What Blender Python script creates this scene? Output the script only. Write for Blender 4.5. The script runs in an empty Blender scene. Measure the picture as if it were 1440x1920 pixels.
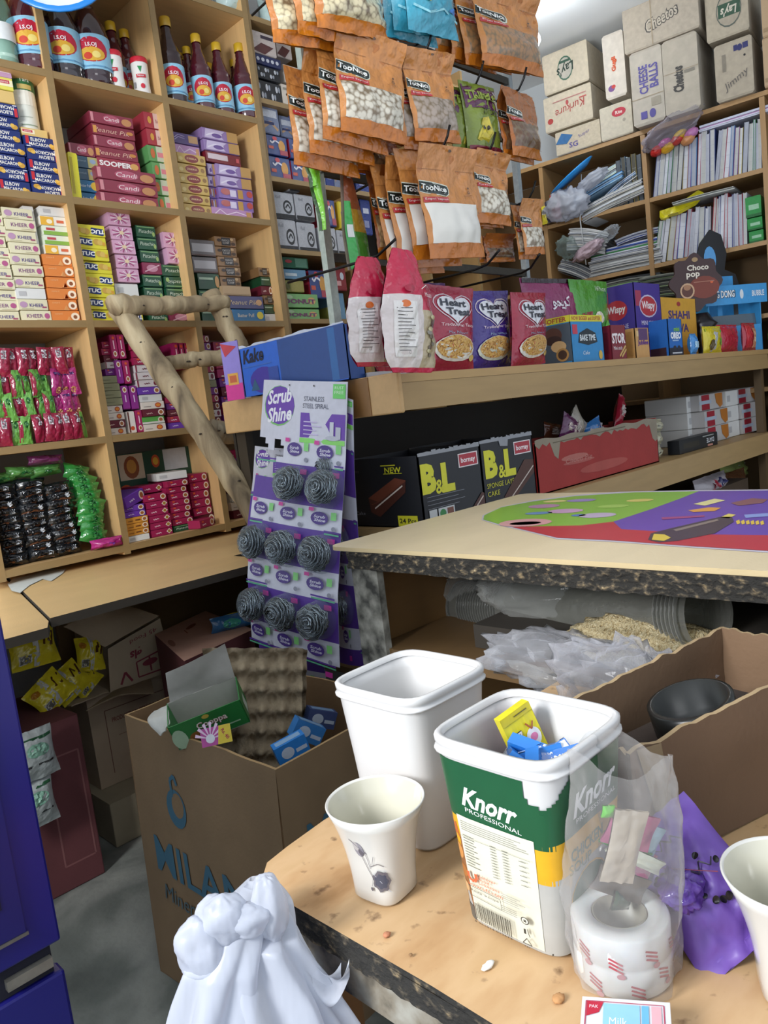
import bpy, bmesh, math, random
import numpy as np
from mathutils import Vector, Matrix, noise as mnoise
random.seed(7)
SC = bpy.context.scene
COL = SC.collection
# ------------------------------------------------------------------ camera
FPX, PITCH, ROLL, YAW, CAMZ = 1427.0, math.radians(7.15), math.radians(-6.87), math.radians(45.59), 1.25
def _rot(p, r, y):
    cy, sy = np.cos(y), np.sin(y)
    F = np.array([cy*np.cos(p), sy*np.cos(p), -np.sin(p)])
    R = np.array([sy, -cy, 0.]); Up = np.cross(R, F)
    c, s = np.cos(r), np.sin(r)
    return np.stack([c*R+s*Up, -s*R+c*Up, F])
CM = _rot(PITCH, ROLL, YAW)
C0 = np.array([0, 0, CAMZ])
cam = bpy.data.cameras.new('camera'); camo = bpy.data.objects.new('camera', cam); COL.objects.link(camo)
camo.matrix_world = Matrix(((CM[0][0], CM[1][0], -CM[2][0], 0), (CM[0][1], CM[1][1], -CM[2][1], 0),
                            (CM[0][2], CM[1][2], -CM[2][2], CAMZ), (0, 0, 0, 1)))
cam.sensor_fit = 'HORIZONTAL'; cam.sensor_width = 36; cam.lens = FPX/1440*36; cam.clip_start = .02
SC.camera = camo
# ------------------------------------------------------------------ world, lights, exposure
SC.view_settings.view_transform = 'Standard'; SC.view_settings.look = 'None'
SC.view_settings.gamma = 1; SC.view_settings.use_curve_mapping = False
SC.view_settings.exposure = -0.05
W = bpy.data.worlds.new('world'); SC.world = W; W.use_nodes = True
W.node_tree.nodes['Background'].inputs[0].default_value = (.8, .88, 1, 1)
W.node_tree.nodes['Background'].inputs[1].default_value = 1.25
def area(name, loc, target, sx, sy, power, col):
    l = bpy.data.lights.new(name, 'AREA'); l.shape = 'RECTANGLE'; l.size = sx; l.size_y = sy
    l.energy = power; l.color = col
    o = bpy.data.objects.new(name, l); COL.objects.link(o); o.location = loc
    o.rotation_euler = (Vector(target)-Vector(loc)).to_track_quat('-Z', 'Y').to_euler()
    return o
area('doorway_light', (-1.45, .75, 2.0), (1.7, 2.4, 1.5), .8, .8, 105, (.97, .98, 1))     # shop doorway behind and left of the camera
def point(name, loc, power, col, r=.04):
    l = bpy.data.lights.new(name, 'POINT'); l.energy = power; l.color = col; l.shadow_soft_size = r
    o = bpy.data.objects.new(name, l); COL.objects.link(o); o.location = loc; return o
BULB = (3.38, 2.06, 2.93)
point('bulb_light', (BULB[0], BULB[1], BULB[2]-.005), 62, (.93, .97, 1), .035)       # ceiling lamp over the right shelves
area('front_fill_light', (.3, -.4, 3.0), (.9, .9, 0), .9, .4, 4, (.98, .99, 1))         # added fill from above and behind the camera, no known lamp
# ------------------------------------------------------------------ pixel rays to world points
def ray(x, y):
    d = np.array([x-720, 960-y, FPX]) @ CM
    return d/np.linalg.norm(d)
def atz(x, y, z): d = ray(x, y); return C0+d*(z-CAMZ)/d[2]
def aty(x, y, Y): d = ray(x, y); return C0+d*Y/d[1]
def atx(x, y, X): d = ray(x, y); return C0+d*X/d[0]
def atd(x, y, D): return C0+(np.array([x-720, 960-y, FPX]) @ CM)/FPX*D
# ------------------------------------------------------------------ materials
def lin(h):
    if not isinstance(h, str): return tuple(h)
    h = h.lstrip('#'); c = [int(h[i:i+2], 16)/255 for i in (0, 2, 4)]
    return tuple(v/12.92 if v <= .04045 else ((v+.055)/1.055)**2.4 for v in c)
_M = {}
def mat(col, kind='card'):
    """one procedural material for each colour and finish"""
    key = (col, kind)
    if key in _M: return _M[key]
    m = bpy.data.materials.new(kind+'_'+str(col).strip('#')); m.use_nodes = True
    nt = m.node_tree; N = nt.nodes; L = nt.links; b = N['Principled BSDF']
    c = lin(col) if isinstance(col, str) and col.startswith('#') else (.5, .5, .5)
    tc = N.new('ShaderNodeTexCoord')
    def noise(scale, detail=3, stretch=None, vec='Object'):
        n = N.new('ShaderNodeTexNoise'); n.inputs['Scale'].default_value = scale; n.inputs['Detail'].default_value = detail
        if stretch:
            mp = N.new('ShaderNodeMapping'); mp.inputs['Scale'].default_value = stretch
            L.new(tc.outputs[vec], mp.inputs[0]); L.new(mp.outputs[0], n.inputs['Vector'])
        else: L.new(tc.outputs[vec], n.inputs['Vector'])
        return n
    def ramp(src, stops):
        r = N.new('ShaderNodeValToRGB'); e = r.color_ramp.elements
        e[0].position, e[0].color = stops[0][0], (*lin(stops[0][1]), 1)
        e[1].position, e[1].color = stops[-1][0], (*lin(stops[-1][1]), 1)
        for p, cc in stops[1:-1]:
            q = e.new(p); q.color = (*lin(cc), 1)
        L.new(src, r.inputs[0]); return r
    def bump(src, strength, dist=.01):
        u = N.new('ShaderNodeBump'); u.inputs['Strength'].default_value = strength; u.inputs['Distance'].default_value = dist
        L.new(src, u.inputs['Height']); L.new(u.outputs[0], b.inputs['Normal'])
    def vary(n, lo, hi):
        r = N.new('ShaderNodeMapRange'); r.inputs['To Min'].default_value = lo; r.inputs['To Max'].default_value = hi
        L.new(n.outputs[0], r.inputs[0])
        x = N.new('ShaderNodeMix'); x.data_type = 'RGBA'; x.blend_type = 'MULTIPLY'; x.inputs[0].default_value = 1
        x.inputs[6].default_value = (*c, 1); L.new(r.outputs[0], x.inputs[7]); L.new(x.outputs[2], b.inputs['Base Color'])
    b.inputs['Base Color'].default_value = (*c, 1)
    R = b.inputs['Roughness']
    if kind == 'card': R.default_value = .42; vary(noise(60), .88, 1.08)
    elif kind == 'matte': R.default_value = .85; vary(noise(40), .85, 1.1)
    elif kind == 'film':
        R.default_value = .2; n = noise(38, 2); vary(noise(15), .8, 1.15); bump(n.outputs[0], .55, .012); b.inputs['Coat Weight'].default_value = .4
        b.inputs['Coat Roughness'].default_value = .08
    elif kind == 'shrink':
        R.default_value = .25; n = noise(22, 2, (1, 1, 4)); vary(noise(50), .9, 1.1); bump(n.outputs[0], .25, .01); b.inputs['Coat Weight'].default_value = .6
        b.inputs['Coat Roughness'].default_value = .1
    elif kind == 'plastic': R.default_value = .3; vary(noise(12), .94, 1.03)
    elif kind == 'china':
        R.default_value = .16; vary(noise(9), .94, 1.03); b.inputs['Coat Weight'].default_value = .5
    elif kind == 'metal':
        b.inputs['Metallic'].default_value = .85; R.default_value = .38; vary(noise(70), .6, 1.1)
    elif kind == 'steel':
        b.inputs['Metallic'].default_value = 1; R.default_value = .22; vary(noise(300), .5, 1.2)
    elif kind == 'dirty':                      # painted metal with chips and grime
        R.default_value = .55; n = noise(30, 6)
        r = ramp(n.outputs[0], [(.35, '#2a2a26'), (.5, col), (.8, '#a8a79d')]); L.new(r.outputs[0], b.inputs['Base Color'])
    elif kind == 'board':                      # corrugated cardboard
        R.default_value = .85; n = noise(9, 5); w = N.new('ShaderNodeTexNoise'); w.inputs['Scale'].default_value = 140
        L.new(tc.outputs['Object'], w.inputs['Vector']); vary(n, .74, 1.16); bump(w.outputs[0], .12, .004)
    elif kind == 'ply':                        # shelf boards
        R.default_value = .5; n = noise(6, 5, (1, 8, 8)); vary(n, .82, 1.12)
    elif kind == 'plyv':
        R.default_value = .5; n = noise(6, 5, (8, 8, 1)); vary(n, .82, 1.12)
    elif kind == 'log':                        # weathered peeled branch
        R.default_value = .85; n = noise(14, 8, (1, 1, .12)); n.inputs['Distortion'].default_value = .6
        r = ramp(n.outputs[0], [(.25, '#3f3528'), (.42, '#8b7a5f'), (.58, col), (.8, '#cdbf9f')])
        L.new(r.outputs[0], b.inputs['Base Color']); bump(n.outputs[0], .9, .012)
    elif kind == 'edge':                       # chipped black edge of the chipboard counter
        R.default_value = .9; n = noise(75, 8, (1, 1, 1.6))
        r = ramp(n.outputs[0], [(.50, '#262420'), (.60, '#51493c'), (.70, '#8f7c5c'), (.80, '#d0c09c')])
        L.new(r.outputs[0], b.inputs['Base Color']); bump(n.outputs[0], 1, .01)
    elif kind == 'worn':                       # worn laminate of the small table
        R.default_value = .45; n = noise(7, 9, (1, 2.5, 1)); n2 = noise(45, 8)
        r = ramp(n.outputs[0], [(.28, '#9c7449'), (.40, '#bb956a'), (.52, '#c8a67c'), (.66, '#bd9a6e'), (.85, '#cdb08a')])
        r2 = ramp(n2.outputs[0], [(.27, '#6a5138'), (.37, '#ffffff'), (.8, '#ffffff')])
        x = N.new('ShaderNodeMix'); x.data_type = 'RGBA'; x.blend_type = 'MULTIPLY'; x.inputs[0].default_value = .7
        L.new(r.outputs[0], x.inputs[6]); L.new(r2.outputs[0], x.inputs[7]); L.new(x.outputs[2], b.inputs['Base Color'])
    elif kind == 'lam':
        R.default_value = .4; n = noise(5, 6, (1, 3, 1)); vary(n, .88, 1.08); n2 = noise(220, 2); bump(n2.outputs[0], .05)
    elif kind == 'cement':
        R.default_value = .7; n = noise(2.6, 9); n.inputs['Distortion'].default_value = .5
        r = ramp(n.outputs[0], [(.32, '#4b504c'), (.47, '#70756f'), (.56, '#92958e'), (.7, '#b0b1a8')])
        L.new(r.outputs[0], b.inputs['Base Color']); n2 = noise(60, 4); bump(n2.outputs[0], .15)
    elif kind == 'wall': R.default_value = .8; vary(noise(3, 6), .93, 1.04)
    elif kind == 'pulp':                       # egg tray fibre
        R.default_value = .95; n = noise(120, 6); vary(noise(30, 5), .75, 1.15); bump(n.outputs[0], .7, .004)
    elif kind == 'nuts':                       # pieces seen through the pouch window
        v = N.new('ShaderNodeTexVoronoi'); v.inputs['Scale'].default_value = 80; L.new(tc.outputs['Object'], v.inputs['Vector'])
        r = ramp(v.outputs['Distance'], [(0, col), (.4, col), (.8, '#7a674c')]); L.new(r.outputs[0], b.inputs['Base Color'])
        R.default_value = .25; bump(v.outputs['Distance'], -.9, .012); b.inputs['Coat Weight'].default_value = .7
    elif kind == 'noodle':
        v = noise(60, 4, (1, 1, 1)); v.inputs['Distortion'].default_value = 2.5
        r = ramp(v.outputs[0], [(.35, '#7a4a1c'), (.45, '#d9a04a'), (.55, col), (.66, '#b8452c')]); L.new(r.outputs[0], b.inputs['Base Color'])
        R.default_value = .4; bump(v.outputs[0], .5)
    elif kind == 'straw':
        v = noise(45, 5, (1, 6, 6)); v.inputs['Distortion'].default_value = 1.2
        r = ramp(v.outputs[0], [(.32, '#8a744c'), (.45, '#b9a67c'), (.6, col), (.75, '#ddd2b4')]); L.new(r.outputs[0], b.inputs['Base Color'])
        R.default_value = .5; bump(v.outputs[0], .7)
    elif kind in ('clear', 'smoke', 'blis'):           # clear film and thin clear plastic
        t = N.new('ShaderNodeBsdfTransparent'); t.inputs[0].default_value = (*(c if kind == 'smoke' else (.93, .95, .96)), 1)
        b.inputs['Base Color'].default_value = (*c, 1); R.default_value = .12
        n = noise(30, 3); bump(n.outputs[0], .5, .01)
        fz = N.new('ShaderNodeLayerWeight'); fz.inputs[0].default_value = .32
        mr = N.new('ShaderNodeMapRange'); mr.inputs['To Min'].default_value = .07 if kind == 'blis' else .14; mr.inputs['To Max'].default_value = .4 if kind == 'blis' else .75
        L.new(fz.outputs['Facing'], mr.inputs[0])
        mx = N.new('ShaderNodeMixShader'); L.new(mr.outputs[0], mx.inputs[0]); L.new(t.outputs[0], mx.inputs[1]); L.new(b.outputs[0], mx.inputs[2])
        L.new(mx.outputs[0], N['Material Output'].inputs[0])
    elif kind == 'bagwhite':                   # thin white carrier bags
        b.inputs['Base Color'].default_value = (.64, .67, .74, 1); R.default_value = .28
        tr = N.new('ShaderNodeBsdfTranslucent'); tr.inputs[0].default_value = (.72, .75, .82, 1)
        t = N.new('ShaderNodeBsdfTransparent'); t.inputs[0].default_value = (.95, .96, 1, 1)
        n = noise(9, 3, (3, 3, .5)); bump(n.outputs[0], .35, .015)
        mx = N.new('ShaderNodeMixShader'); mx.inputs[0].default_value = .35; L.new(b.outputs[0], mx.inputs[1]); L.new(tr.outputs[0], mx.inputs[2])
        m2 = N.new('ShaderNodeMixShader'); m2.inputs[0].default_value = .24; L.new(mx.outputs[0], m2.inputs[1]); L.new(t.outputs[0], m2.inputs[2])
        L.new(m2.outputs[0], N['Material Output'].inputs[0])
    elif kind == 'syrup':
        R.default_value = .1; b.inputs['Coat Weight'].default_value = 1; vary(noise(8), .7, 1.2)
    elif kind == 'tape':
        R.default_value = .2; b.inputs['Coat Weight'].default_value = .6; vary(noise(12), .95, 1.02)
        b.inputs['Subsurface Weight'].default_value = .15
    elif kind == 'emit':
        b.inputs['Emission Color'].default_value = (*c, 1); b.inputs['Emission Strength'].default_value = 6
    m.diffuse_color = (*c, 1)
    _M[key] = m
    return m
# ------------------------------------------------------------------ mesh collector
_T = {}
def textmesh(s, shear=0, bold=.0):
    key = (s, shear, bold)
    if key in _T: return _T[key]
    cu = bpy.data.curves.new('t', 'FONT'); cu.body = s; cu.size = 1; cu.shear = shear; cu.resolution_u = 2; cu.offset = bold
    cu.fill_mode = 'FRONT'
    o = bpy.data.objects.new('t', cu); COL.objects.link(o)
    dg = bpy.context.evaluated_depsgraph_get(); me = o.evaluated_get(dg).to_mesh()
    V = np.array([v.co[:2] for v in me.vertices]) if len(me.vertices) else np.zeros((1, 2))
    Fc = [tuple(p.vertices) for p in me.polygons]
    o.evaluated_get(dg).to_mesh_clear(); bpy.data.objects.remove(o); bpy.data.curves.remove(cu)
    lo, hi = V.min(0), V.max(0)
    if hi[1]-lo[1] < 1e-6: hi = lo+1
    V = V-lo; r = (V, Fc, hi[0]-lo[0], hi[1]-lo[1]); _T[key] = r
    return r
LAYER = .0007
class MB:
    def __init__(s): s.v = []; s.f = []; s.m = []; s.sm = []
    def add(s, V, F, m, smooth=False):
        n = len(s.v); s.v.extend([tuple(map(float, p)) for p in V])
        for f in F: s.f.append(tuple(i+n for i in f)); s.m.append(m); s.sm.append(smooth)
        return s
    def box(s, x0, x1, y0, y1, z0, z1, m):
        V = [(x, y, z) for z in (z0, z1) for y in (y0, y1) for x in (x0, x1)]
        return s.add(V, [(0, 2, 3, 1), (4, 5, 7, 6), (0, 1, 5, 4), (2, 6, 7, 3), (0, 4, 6, 2), (1, 3, 7, 5)], m)
    def obox(s, O, A, B, Cc, m):
        O, A, B, Cc = map(np.array, (O, A, B, Cc))
        V = [O+i*A+j*B+k*Cc for k in (0, 1) for j in (0, 1) for i in (0, 1)]
        return s.add(V, [(0, 2, 3, 1), (4, 5, 7, 6), (0, 1, 5, 4), (2, 6, 7, 3), (0, 4, 6, 2), (1, 3, 7, 5)], m)
    def lathe(s, prof, m, seg=20, c=(0, 0, 0), smooth=True, fn=None):
        V = []
        for r, z in prof:
            for i in range(seg):
                a = 2*math.pi*i/seg; k = fn(a, z) if fn else 1
                V.append((c[0]+r*k*math.cos(a), c[1]+r*k*math.sin(a), c[2]+z))
        F = [(j*seg+i, j*seg+(i+1) % seg, (j+1)*seg+(i+1) % seg, (j+1)*seg+i) for j in range(len(prof)-1) for i in range(seg)]
        return s.add(V, F, m, smooth)
    def tube(s, P, r, m, seg=8, cap=True, closed=False):
        P = [np.array(p, float) for p in P]; n = len(P); V = []
        R = r if hasattr(r, '__len__') else [r]*n
        up = np.array([0, 0, 1.]); prev = None
        for i in range(n):
            t = P[(i+1) % n if closed else min(i+1, n-1)]-P[i-1 if closed else max(i-1, 0)]; t = t/(np.linalg.norm(t)+1e-9)
            if prev is None:
                a = np.cross(t, up)
                if np.linalg.norm(a) < .1: a = np.cross(t, [1, 0, 0])
            else: a = prev-t*(prev@t)
            a = a/(np.linalg.norm(a)+1e-9); prev = a; b = np.cross(t, a)
            for k in range(seg):
                q = 2*math.pi*k/seg; V.append(P[i]+R[i]*(a*math.cos(q)+b*math.sin(q)))
        nn = n if closed else n-1
        F = [(i*seg+k, i*seg+(k+1) % seg, ((i+1) % n)*seg+(k+1) % seg, ((i+1) % n)*seg+k) for i in range(nn) for k in range(seg)]
        if cap and not closed: F += [tuple(range(seg-1, -1, -1)), tuple((n-1)*seg+k for k in range(seg))]
        return s.add(V, F, m, True)
    def grid(s, fn, nu, nv, m, smooth=True, region=None):
        V = [fn(i/nu, j/nv) for j in range(nv+1) for i in range(nu+1)]
        if region is None:
            F = [(j*(nu+1)+i, j*(nu+1)+i+1, (j+1)*(nu+1)+i+1, (j+1)*(nu+1)+i) for j in range(nv) for i in range(nu)]
            return s.add(V, F, m, smooth)
        n = len(s.v); s.v.extend([tuple(map(float, p)) for p in V])
        for j in range(nv):
            for i in range(nu):
                s.f.append(tuple(n+q for q in (j*(nu+1)+i, j*(nu+1)+i+1, (j+1)*(nu+1)+i+1, (j+1)*(nu+1)+i)))
                s.m.append(region((i+.5)/nu, (j+.5)/nv)); s.sm.append(smooth)
        return s
    def deco(s, fn, W, H, items, curved=False, kind='card', l0=1):
        """flat printed shapes laid on a surface fn(u, v, lift); W, H its size in metres"""
        for li, it in enumerate(items):
            l = (li*(.55 if curved else .15)+l0)*LAYER; k = it[0]; c = it[-1] if not isinstance(it[-1], dict) else it[-2]
            op = it[-1] if isinstance(it[-1], dict) else {}
            mm = mat(c, op.get('k', kind)) if isinstance(c, str) and c.startswith('#') else c
            if k == 'r':
                _, x0, y0, x1, y1 = it[:5]; n = 6 if curved else 1
                V = [fn(x0+(x1-x0)*i/n, y0+(y1-y0)*j/n, l) for j in range(n+1) for i in range(n+1)]
                F = [(j*(n+1)+i, j*(n+1)+i+1, (j+1)*(n+1)+i+1, (j+1)*(n+1)+i) for j in range(n) for i in range(n)]
                s.add(V, F, mm)
            elif k == 'e':
                _, cx, cy, rx, ry = it[:5]; seg = op.get('seg', 16); rg = 4 if curved else 1; a0 = op.get('a', 0)
                V = [fn(cx, cy, l)]
                for j in range(1, rg+1):
                    for i in range(seg):
                        a = 2*math.pi*i/seg; x, y = rx*W*math.cos(a)*j/rg, ry*H*math.sin(a)*j/rg
                        V.append(fn(cx+(x*math.cos(a0)-y*math.sin(a0))/W, cy+(x*math.sin(a0)+y*math.cos(a0))/H, l))
                F = [(0, 1+i, 1+(i+1) % seg) for i in range(seg)]
                F += [(1+(j-1)*seg+i, 1+j*seg+i, 1+j*seg+(i+1) % seg, 1+(j-1)*seg+(i+1) % seg) for j in range(1, rg) for i in range(seg)]
                s.add(V, F, mm)
            elif k == 'p':
                P = it[1]; n = len(P)
                if not curved: s.add([fn(x, y, l) for x, y in P], [tuple(range(n))], mm)
                else:
                    cx = sum(p[0] for p in P)/n; cy = sum(p[1] for p in P)/n; V = [fn(cx, cy, l)]
                    for j in (1, 2, 3, 4): V += [fn(cx+(x-cx)*j/4, cy+(y-cy)*j/4, l) for x, y in P]
                    s.add(V, [(0, 1+i, 1+(i+1) % n) for i in range(n)]+[(1+j*n+i, 1+j*n+n+i, 1+j*n+n+(i+1) % n, 1+j*n+(i+1) % n) for j in range(3) for i in range(n)], mm)
            elif k == 'l':                       # stroke along points, width in share of H
                P = it[1]; wd = it[2]*H/2
                for a, b in zip(P[:-1], P[1:]):
                    d = np.array([(b[0]-a[0])*W, (b[1]-a[1])*H]); n_ = np.linalg.norm(d)+1e-9; q = np.array([-d[1], d[0]])/n_*wd
                    V = [fn(p[0]+sg*q[0]/W, p[1]+sg*q[1]/H, l) for p, sg in ((a, -1), (b, -1), (b, 1), (a, 1))]
                    s.add(V, [(0, 1, 2, 3)], mm)
            elif k == 't':
                _, st, cx, cy, hh = it[:5]
                V, F, tw, th = textmesh(st, op.get('sh', 0), op.get('b', 0))
                sc = hh*H/th; sx = sc*op.get('wx', 1)
                if 'w' in op: sx = op['w']*W/tw
                a = op.get('a', 0); ca, sa = math.cos(a), math.sin(a); P = []; l += LAYER*2.4 if curved else 0
                for x, y in V:
                    X, Y = (x-tw/2)*sx, (y-th/2)*sc
                    if op.get('arc'): Y += op['arc']*H*(1-(2*X/(tw*sx))**2)
                    P.append(fn(cx+(X*ca-Y*sa)/W, cy+(X*sa+Y*ca)/H, l))
                s.add(P, F, mm)
        return s
    def mesh(s, name):
        me = bpy.data.meshes.new(name); me.from_pydata(s.v, [], s.f)
        slots = {}; idx = []
        for m in s.m:
            if m.name not in slots: slots[m.name] = len(slots); me.materials.append(m)
            idx.append(slots[m.name])
        me.polygons.foreach_set('material_index', idx); me.polygons.foreach_set('use_smooth', s.sm); me.update()
        return me
    def build(s, name, parent=None, loc=(0, 0, 0), rot=(0, 0, 0)):
        o = bpy.data.objects.new(name, s.mesh(name)); COL.objects.link(o); o.location = loc; o.rotation_euler = rot
        if parent is not None: o.parent = parent
        return o
def bevel(o, w, seg=2):
    b = o.modifiers.new('bevel', 'BEVEL'); b.width = w; b.segments = seg; b.limit_method = 'ANGLE'; b.angle_limit = math.radians(40)
    return o
def tag(o, label, cat, group=None, kind=None):
    o['label'] = label; o['category'] = cat
    if group: o['group'] = group
    if kind: o['kind'] = kind
    return o
def empty(name, loc=(0, 0, 0), rot=(0, 0, 0)):
    o = bpy.data.objects.new(name, None); COL.objects.link(o); o.location = loc; o.rotation_euler = rot
    o.empty_display_size = .05; return o
def struct(o): o['kind'] = 'structure'; return o
def copy_tree(o, parent=None):
    c = o.copy(); COL.objects.link(c)
    if parent is not None: c.parent = parent; c.matrix_parent_inverse = o.matrix_parent_inverse
    for ch in list(o.children): copy_tree(ch, c)
    return c
ORD = ['lowest', 'second', 'third', 'fourth', 'fifth', 'sixth', 'seventh', 'eighth', 'ninth', 'tenth', 'eleventh', 'twelfth', 'thirteenth',
       'fourteenth', 'fifteenth', 'sixteenth', 'seventeenth', 'eighteenth', 'nineteenth', 'twentieth', 'twenty-first', 'twenty-second', 'twenty-third', 'twenty-fourth', 'twenty-fifth', 'twenty-sixth']
def ordl(i): return 'first' if i == 0 else ORD[i]
def hnoise(p, s): return mnoise.noise(Vector(p)*s)
# ------------------------------------------------------------------ cartons
def faces(w, d, h):
    """surface functions of a box whose origin is the middle of its base; front is -Y, left is -X"""
    return dict(front=(lambda u, v, l: ((u-.5)*w, -d/2-l, v*h), w, h), left=(lambda u, v, l: (-w/2-l, d/2-u*d, v*h), d, h),
                right=(lambda u, v, l: (w/2+l, -d/2+u*d, v*h), d, h), top=(lambda u, v, l: ((u-.5)*w, -d/2+v*d, h+l), w, d))
def carton(w, d, h, col, kind='card', side=None, **art):
    mb = MB(); m = mat(col, kind); mb.box(-w/2, w/2, -d/2, d/2, 0, h, m)
    if side: mb.box(-w/2-.0002, w/2+.0002, -d/2+.0004, d/2+.0002, 0.0001, h*.999, mat(side, kind))
    fs = faces(w, d, h)
    for k, items in art.items():
        fn, a, b = fs[k]; mb.deco(fn, a, b, items, kind=kind)
    return mb
# ================================================================== room shell
floor = struct(MB().box(-1.6, 5.2, -1.6, 3.3, -.05, 0, mat('#7a7d79', 'cement')).build('floor'))
struct(MB().box(-1.6, 5.2, -1.6, 3.3, 3.15, 3.2, mat('#e8ecee', 'wall')).build('ceiling'))
struct(MB().box(-1.6, 5.2, 3.02, 3.1, 0, 3.15, mat('#c9ced0', 'wall')).build('wall_left'))
NR = np.array([math.cos(math.radians(7.63)), math.sin(math.radians(7.63)), 0]); WR = np.array([-NR[1], NR[0], 0])
_o = NR*4.70-WR*2.0
struct(MB().obox(_o, NR*.08, WR*5.6, (0, 0, 3.15), mat('#c9ced0', 'wall')).build('wall_right'))
def added_lamp_fixture(x, y, z, L, label):  # unseen tube fixture, added to go with the front fill light
    t = tag(empty('tube_lamp', (x, y, z)), label, 'lamp')
    MB().box(-L/2, L/2, -.03, .03, .05, .09, mat('#e6e8ea', 'plastic')).build('housing', t)
    MB().tube([(-L/2+.03, 0, .03), (L/2-.03, 0, .03)], .014, mat('#f4f8ff', 'emit'), 10).build('tube', t)
t = tag(empty('light_bulb', BULB), 'glowing white bulb hanging from the ceiling behind the top right pouch', 'lamp')
MB().lathe([(0, -.045), (.018, -.042), (.03, -.02), (.028, 0), (.016, .025), (.013, .04)], mat('#f4f8ff', 'emit'), 18).build('glass', t)
MB().lathe([(.014, .035), (.016, .04), (.016, .075), (.004, .08), (.004, .22)], mat('#dcdcdc', 'plastic'), 14).build('socket', t)
added_lamp_fixture(.3, -.4, 3.06, 1.2, 'added white tube lamp, out of view under the ceiling above the small table')
# ================================================================== left wall shelving
PLY, PLYV, PLYE = mat('#cfa974', 'ply'), mat('#d8b179', 'plyv'), mat('#93794f', 'ply')
YF = 2.6
UX = [.805, 1.237, 1.670, 2.103]; UZ = [.890, 1.284, 1.687, 2.103, 2.511, 2.922]
lu = tag(empty('shelving_unit', (UX[0], YF, 0)), 'tan wooden pigeonhole shelving on the left wall, packed with bottles and cartons', 'shelf')
def part(mb, name, par):
    o = mb.build(name, par); o.matrix_parent_inverse = par.matrix_world.inverted() if False else Matrix.Translation(-Vector(par.location)); return o
def slab(x0, x1, y0, y1, z0, z1, m, me):
    """board with a darker raw front edge"""
    b = MB(); b.box(x0, x1, y0+.003, y1, z0, z1, m); b.box(x0, x1, y0, y0+.003, z0, z1, me); return b
for x in UX: part(slab(x-.012, x+.012, YF, YF+.38, .868, 3.02, PLYV, PLYE), 'upright', lu)
for z in UZ:
    for a, b in zip(UX[:-1], UX[1:]): part(slab(a+.012, b-.012, YF+.001, YF+.37, z-.012, z+.012, PLY, PLYE), 'shelf', lu)
part(MB().box(UX[0], UX[-1], YF+.385, YF+.395, .868, 3.02, mat('#b9b7ae', 'wall')), 'back_panel', lu)
u2 = tag(empty('shelving_unit', (2.12, YF, 0)), 'dark wooden shelving behind the hanging snack pouches, full of foil packs', 'shelf')
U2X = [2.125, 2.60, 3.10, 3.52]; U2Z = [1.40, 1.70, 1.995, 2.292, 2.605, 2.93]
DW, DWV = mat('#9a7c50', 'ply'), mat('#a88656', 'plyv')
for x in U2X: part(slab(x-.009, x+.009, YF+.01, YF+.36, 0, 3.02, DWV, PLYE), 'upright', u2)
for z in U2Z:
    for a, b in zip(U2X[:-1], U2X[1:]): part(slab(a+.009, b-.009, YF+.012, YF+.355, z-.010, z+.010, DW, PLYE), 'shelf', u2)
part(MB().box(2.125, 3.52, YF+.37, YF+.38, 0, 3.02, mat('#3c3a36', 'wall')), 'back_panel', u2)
# base ledge under the left shelving
LAM = mat('#dcb982', 'lam')
def prism(P, z0, z1, m, me=None):
    b = MB(); n = len(P); b.add([(x, y, z1) for x, y in P], [tuple(range(n))], m); b.add([(x, y, z0) for x, y in P], [tuple(range(n))[::-1]], m)
    for i in range(n):
        (x0, y0), (x1, y1) = P[i], P[(i+1) % n]; b.add([(x0, y0, z0), (x1, y1, z0), (x1, y1, z1), (x0, y0, z1)], [(0, 1, 2, 3)], me or m)
    return b
ld = tag(empty('base_cabinet', (1.4, 2.2, 0)), 'low cabinet with pale laminate ledge below the left shelving', 'cabinet')
part(prism([(.69, 1.93), (1.378, 1.92), (1.378, 2.14), (2.105, 2.14), (2.105, 2.985), (.93, 2.985)], .828, .852, LAM, mat('#3b342a', 'matte')), 'countertop', ld)
part(MB().box(.96, 2.06, 2.64, 2.66, .0, .826, mat('#8a6f48', 'ply')), 'front_panel', ld)
part(MB().box(2.07, 2.10, 2.16, 2.88, 0, .826, mat('#8a6f48', 'ply')), 'side_panel', ld)
part(MB().box(1.33, 1.365, 1.96, 1.995, 0, .826, mat('#4a3f30', 'ply')), 'post', ld)
l2 = tag(empty('base_cabinet', (.4, 2.2, 0)), 'short pale laminate cabinet top left of the seam, beside the blue fridge', 'cabinet')
part(prism([(.1, 1.86), (.655, 1.86), (.685, 1.93), (.92, 2.985), (.1, 2.985)], .822, .846, LAM, mat('#3b342a', 'matte')), 'countertop', l2)
part(MB().box(.1, .12, 1.9, 2.95, 0, .82, mat('#8a6f48', 'ply')), 'side_panel', l2)
part(MB().box(.13, .6, 2.8, 2.82, 0, .82, mat('#4a3f30', 'ply')), 'back_panel', l2)
# torn paper on the ledge
b = MB(); random.seed(3)
P = [atz(x, y, .8535) for x, y in [(14, 1095), (25, 1085), (60, 1078), (95, 1066), (112, 1068), (124, 1066), (118, 1075), (96, 1090), (80, 1086), (55, 1098), (38, 1112), (22, 1108)]]
b.add([p for p in P]+[p+np.array([0, 0, .001]) for p in P], [tuple(range(12)), tuple(range(12, 24))], mat('#c8ccc6', 'matte'))
tag(b.build('torn_paper'), 'torn greyish paper scrap lying at the left end of the laminate ledge', 'paper')
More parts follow.
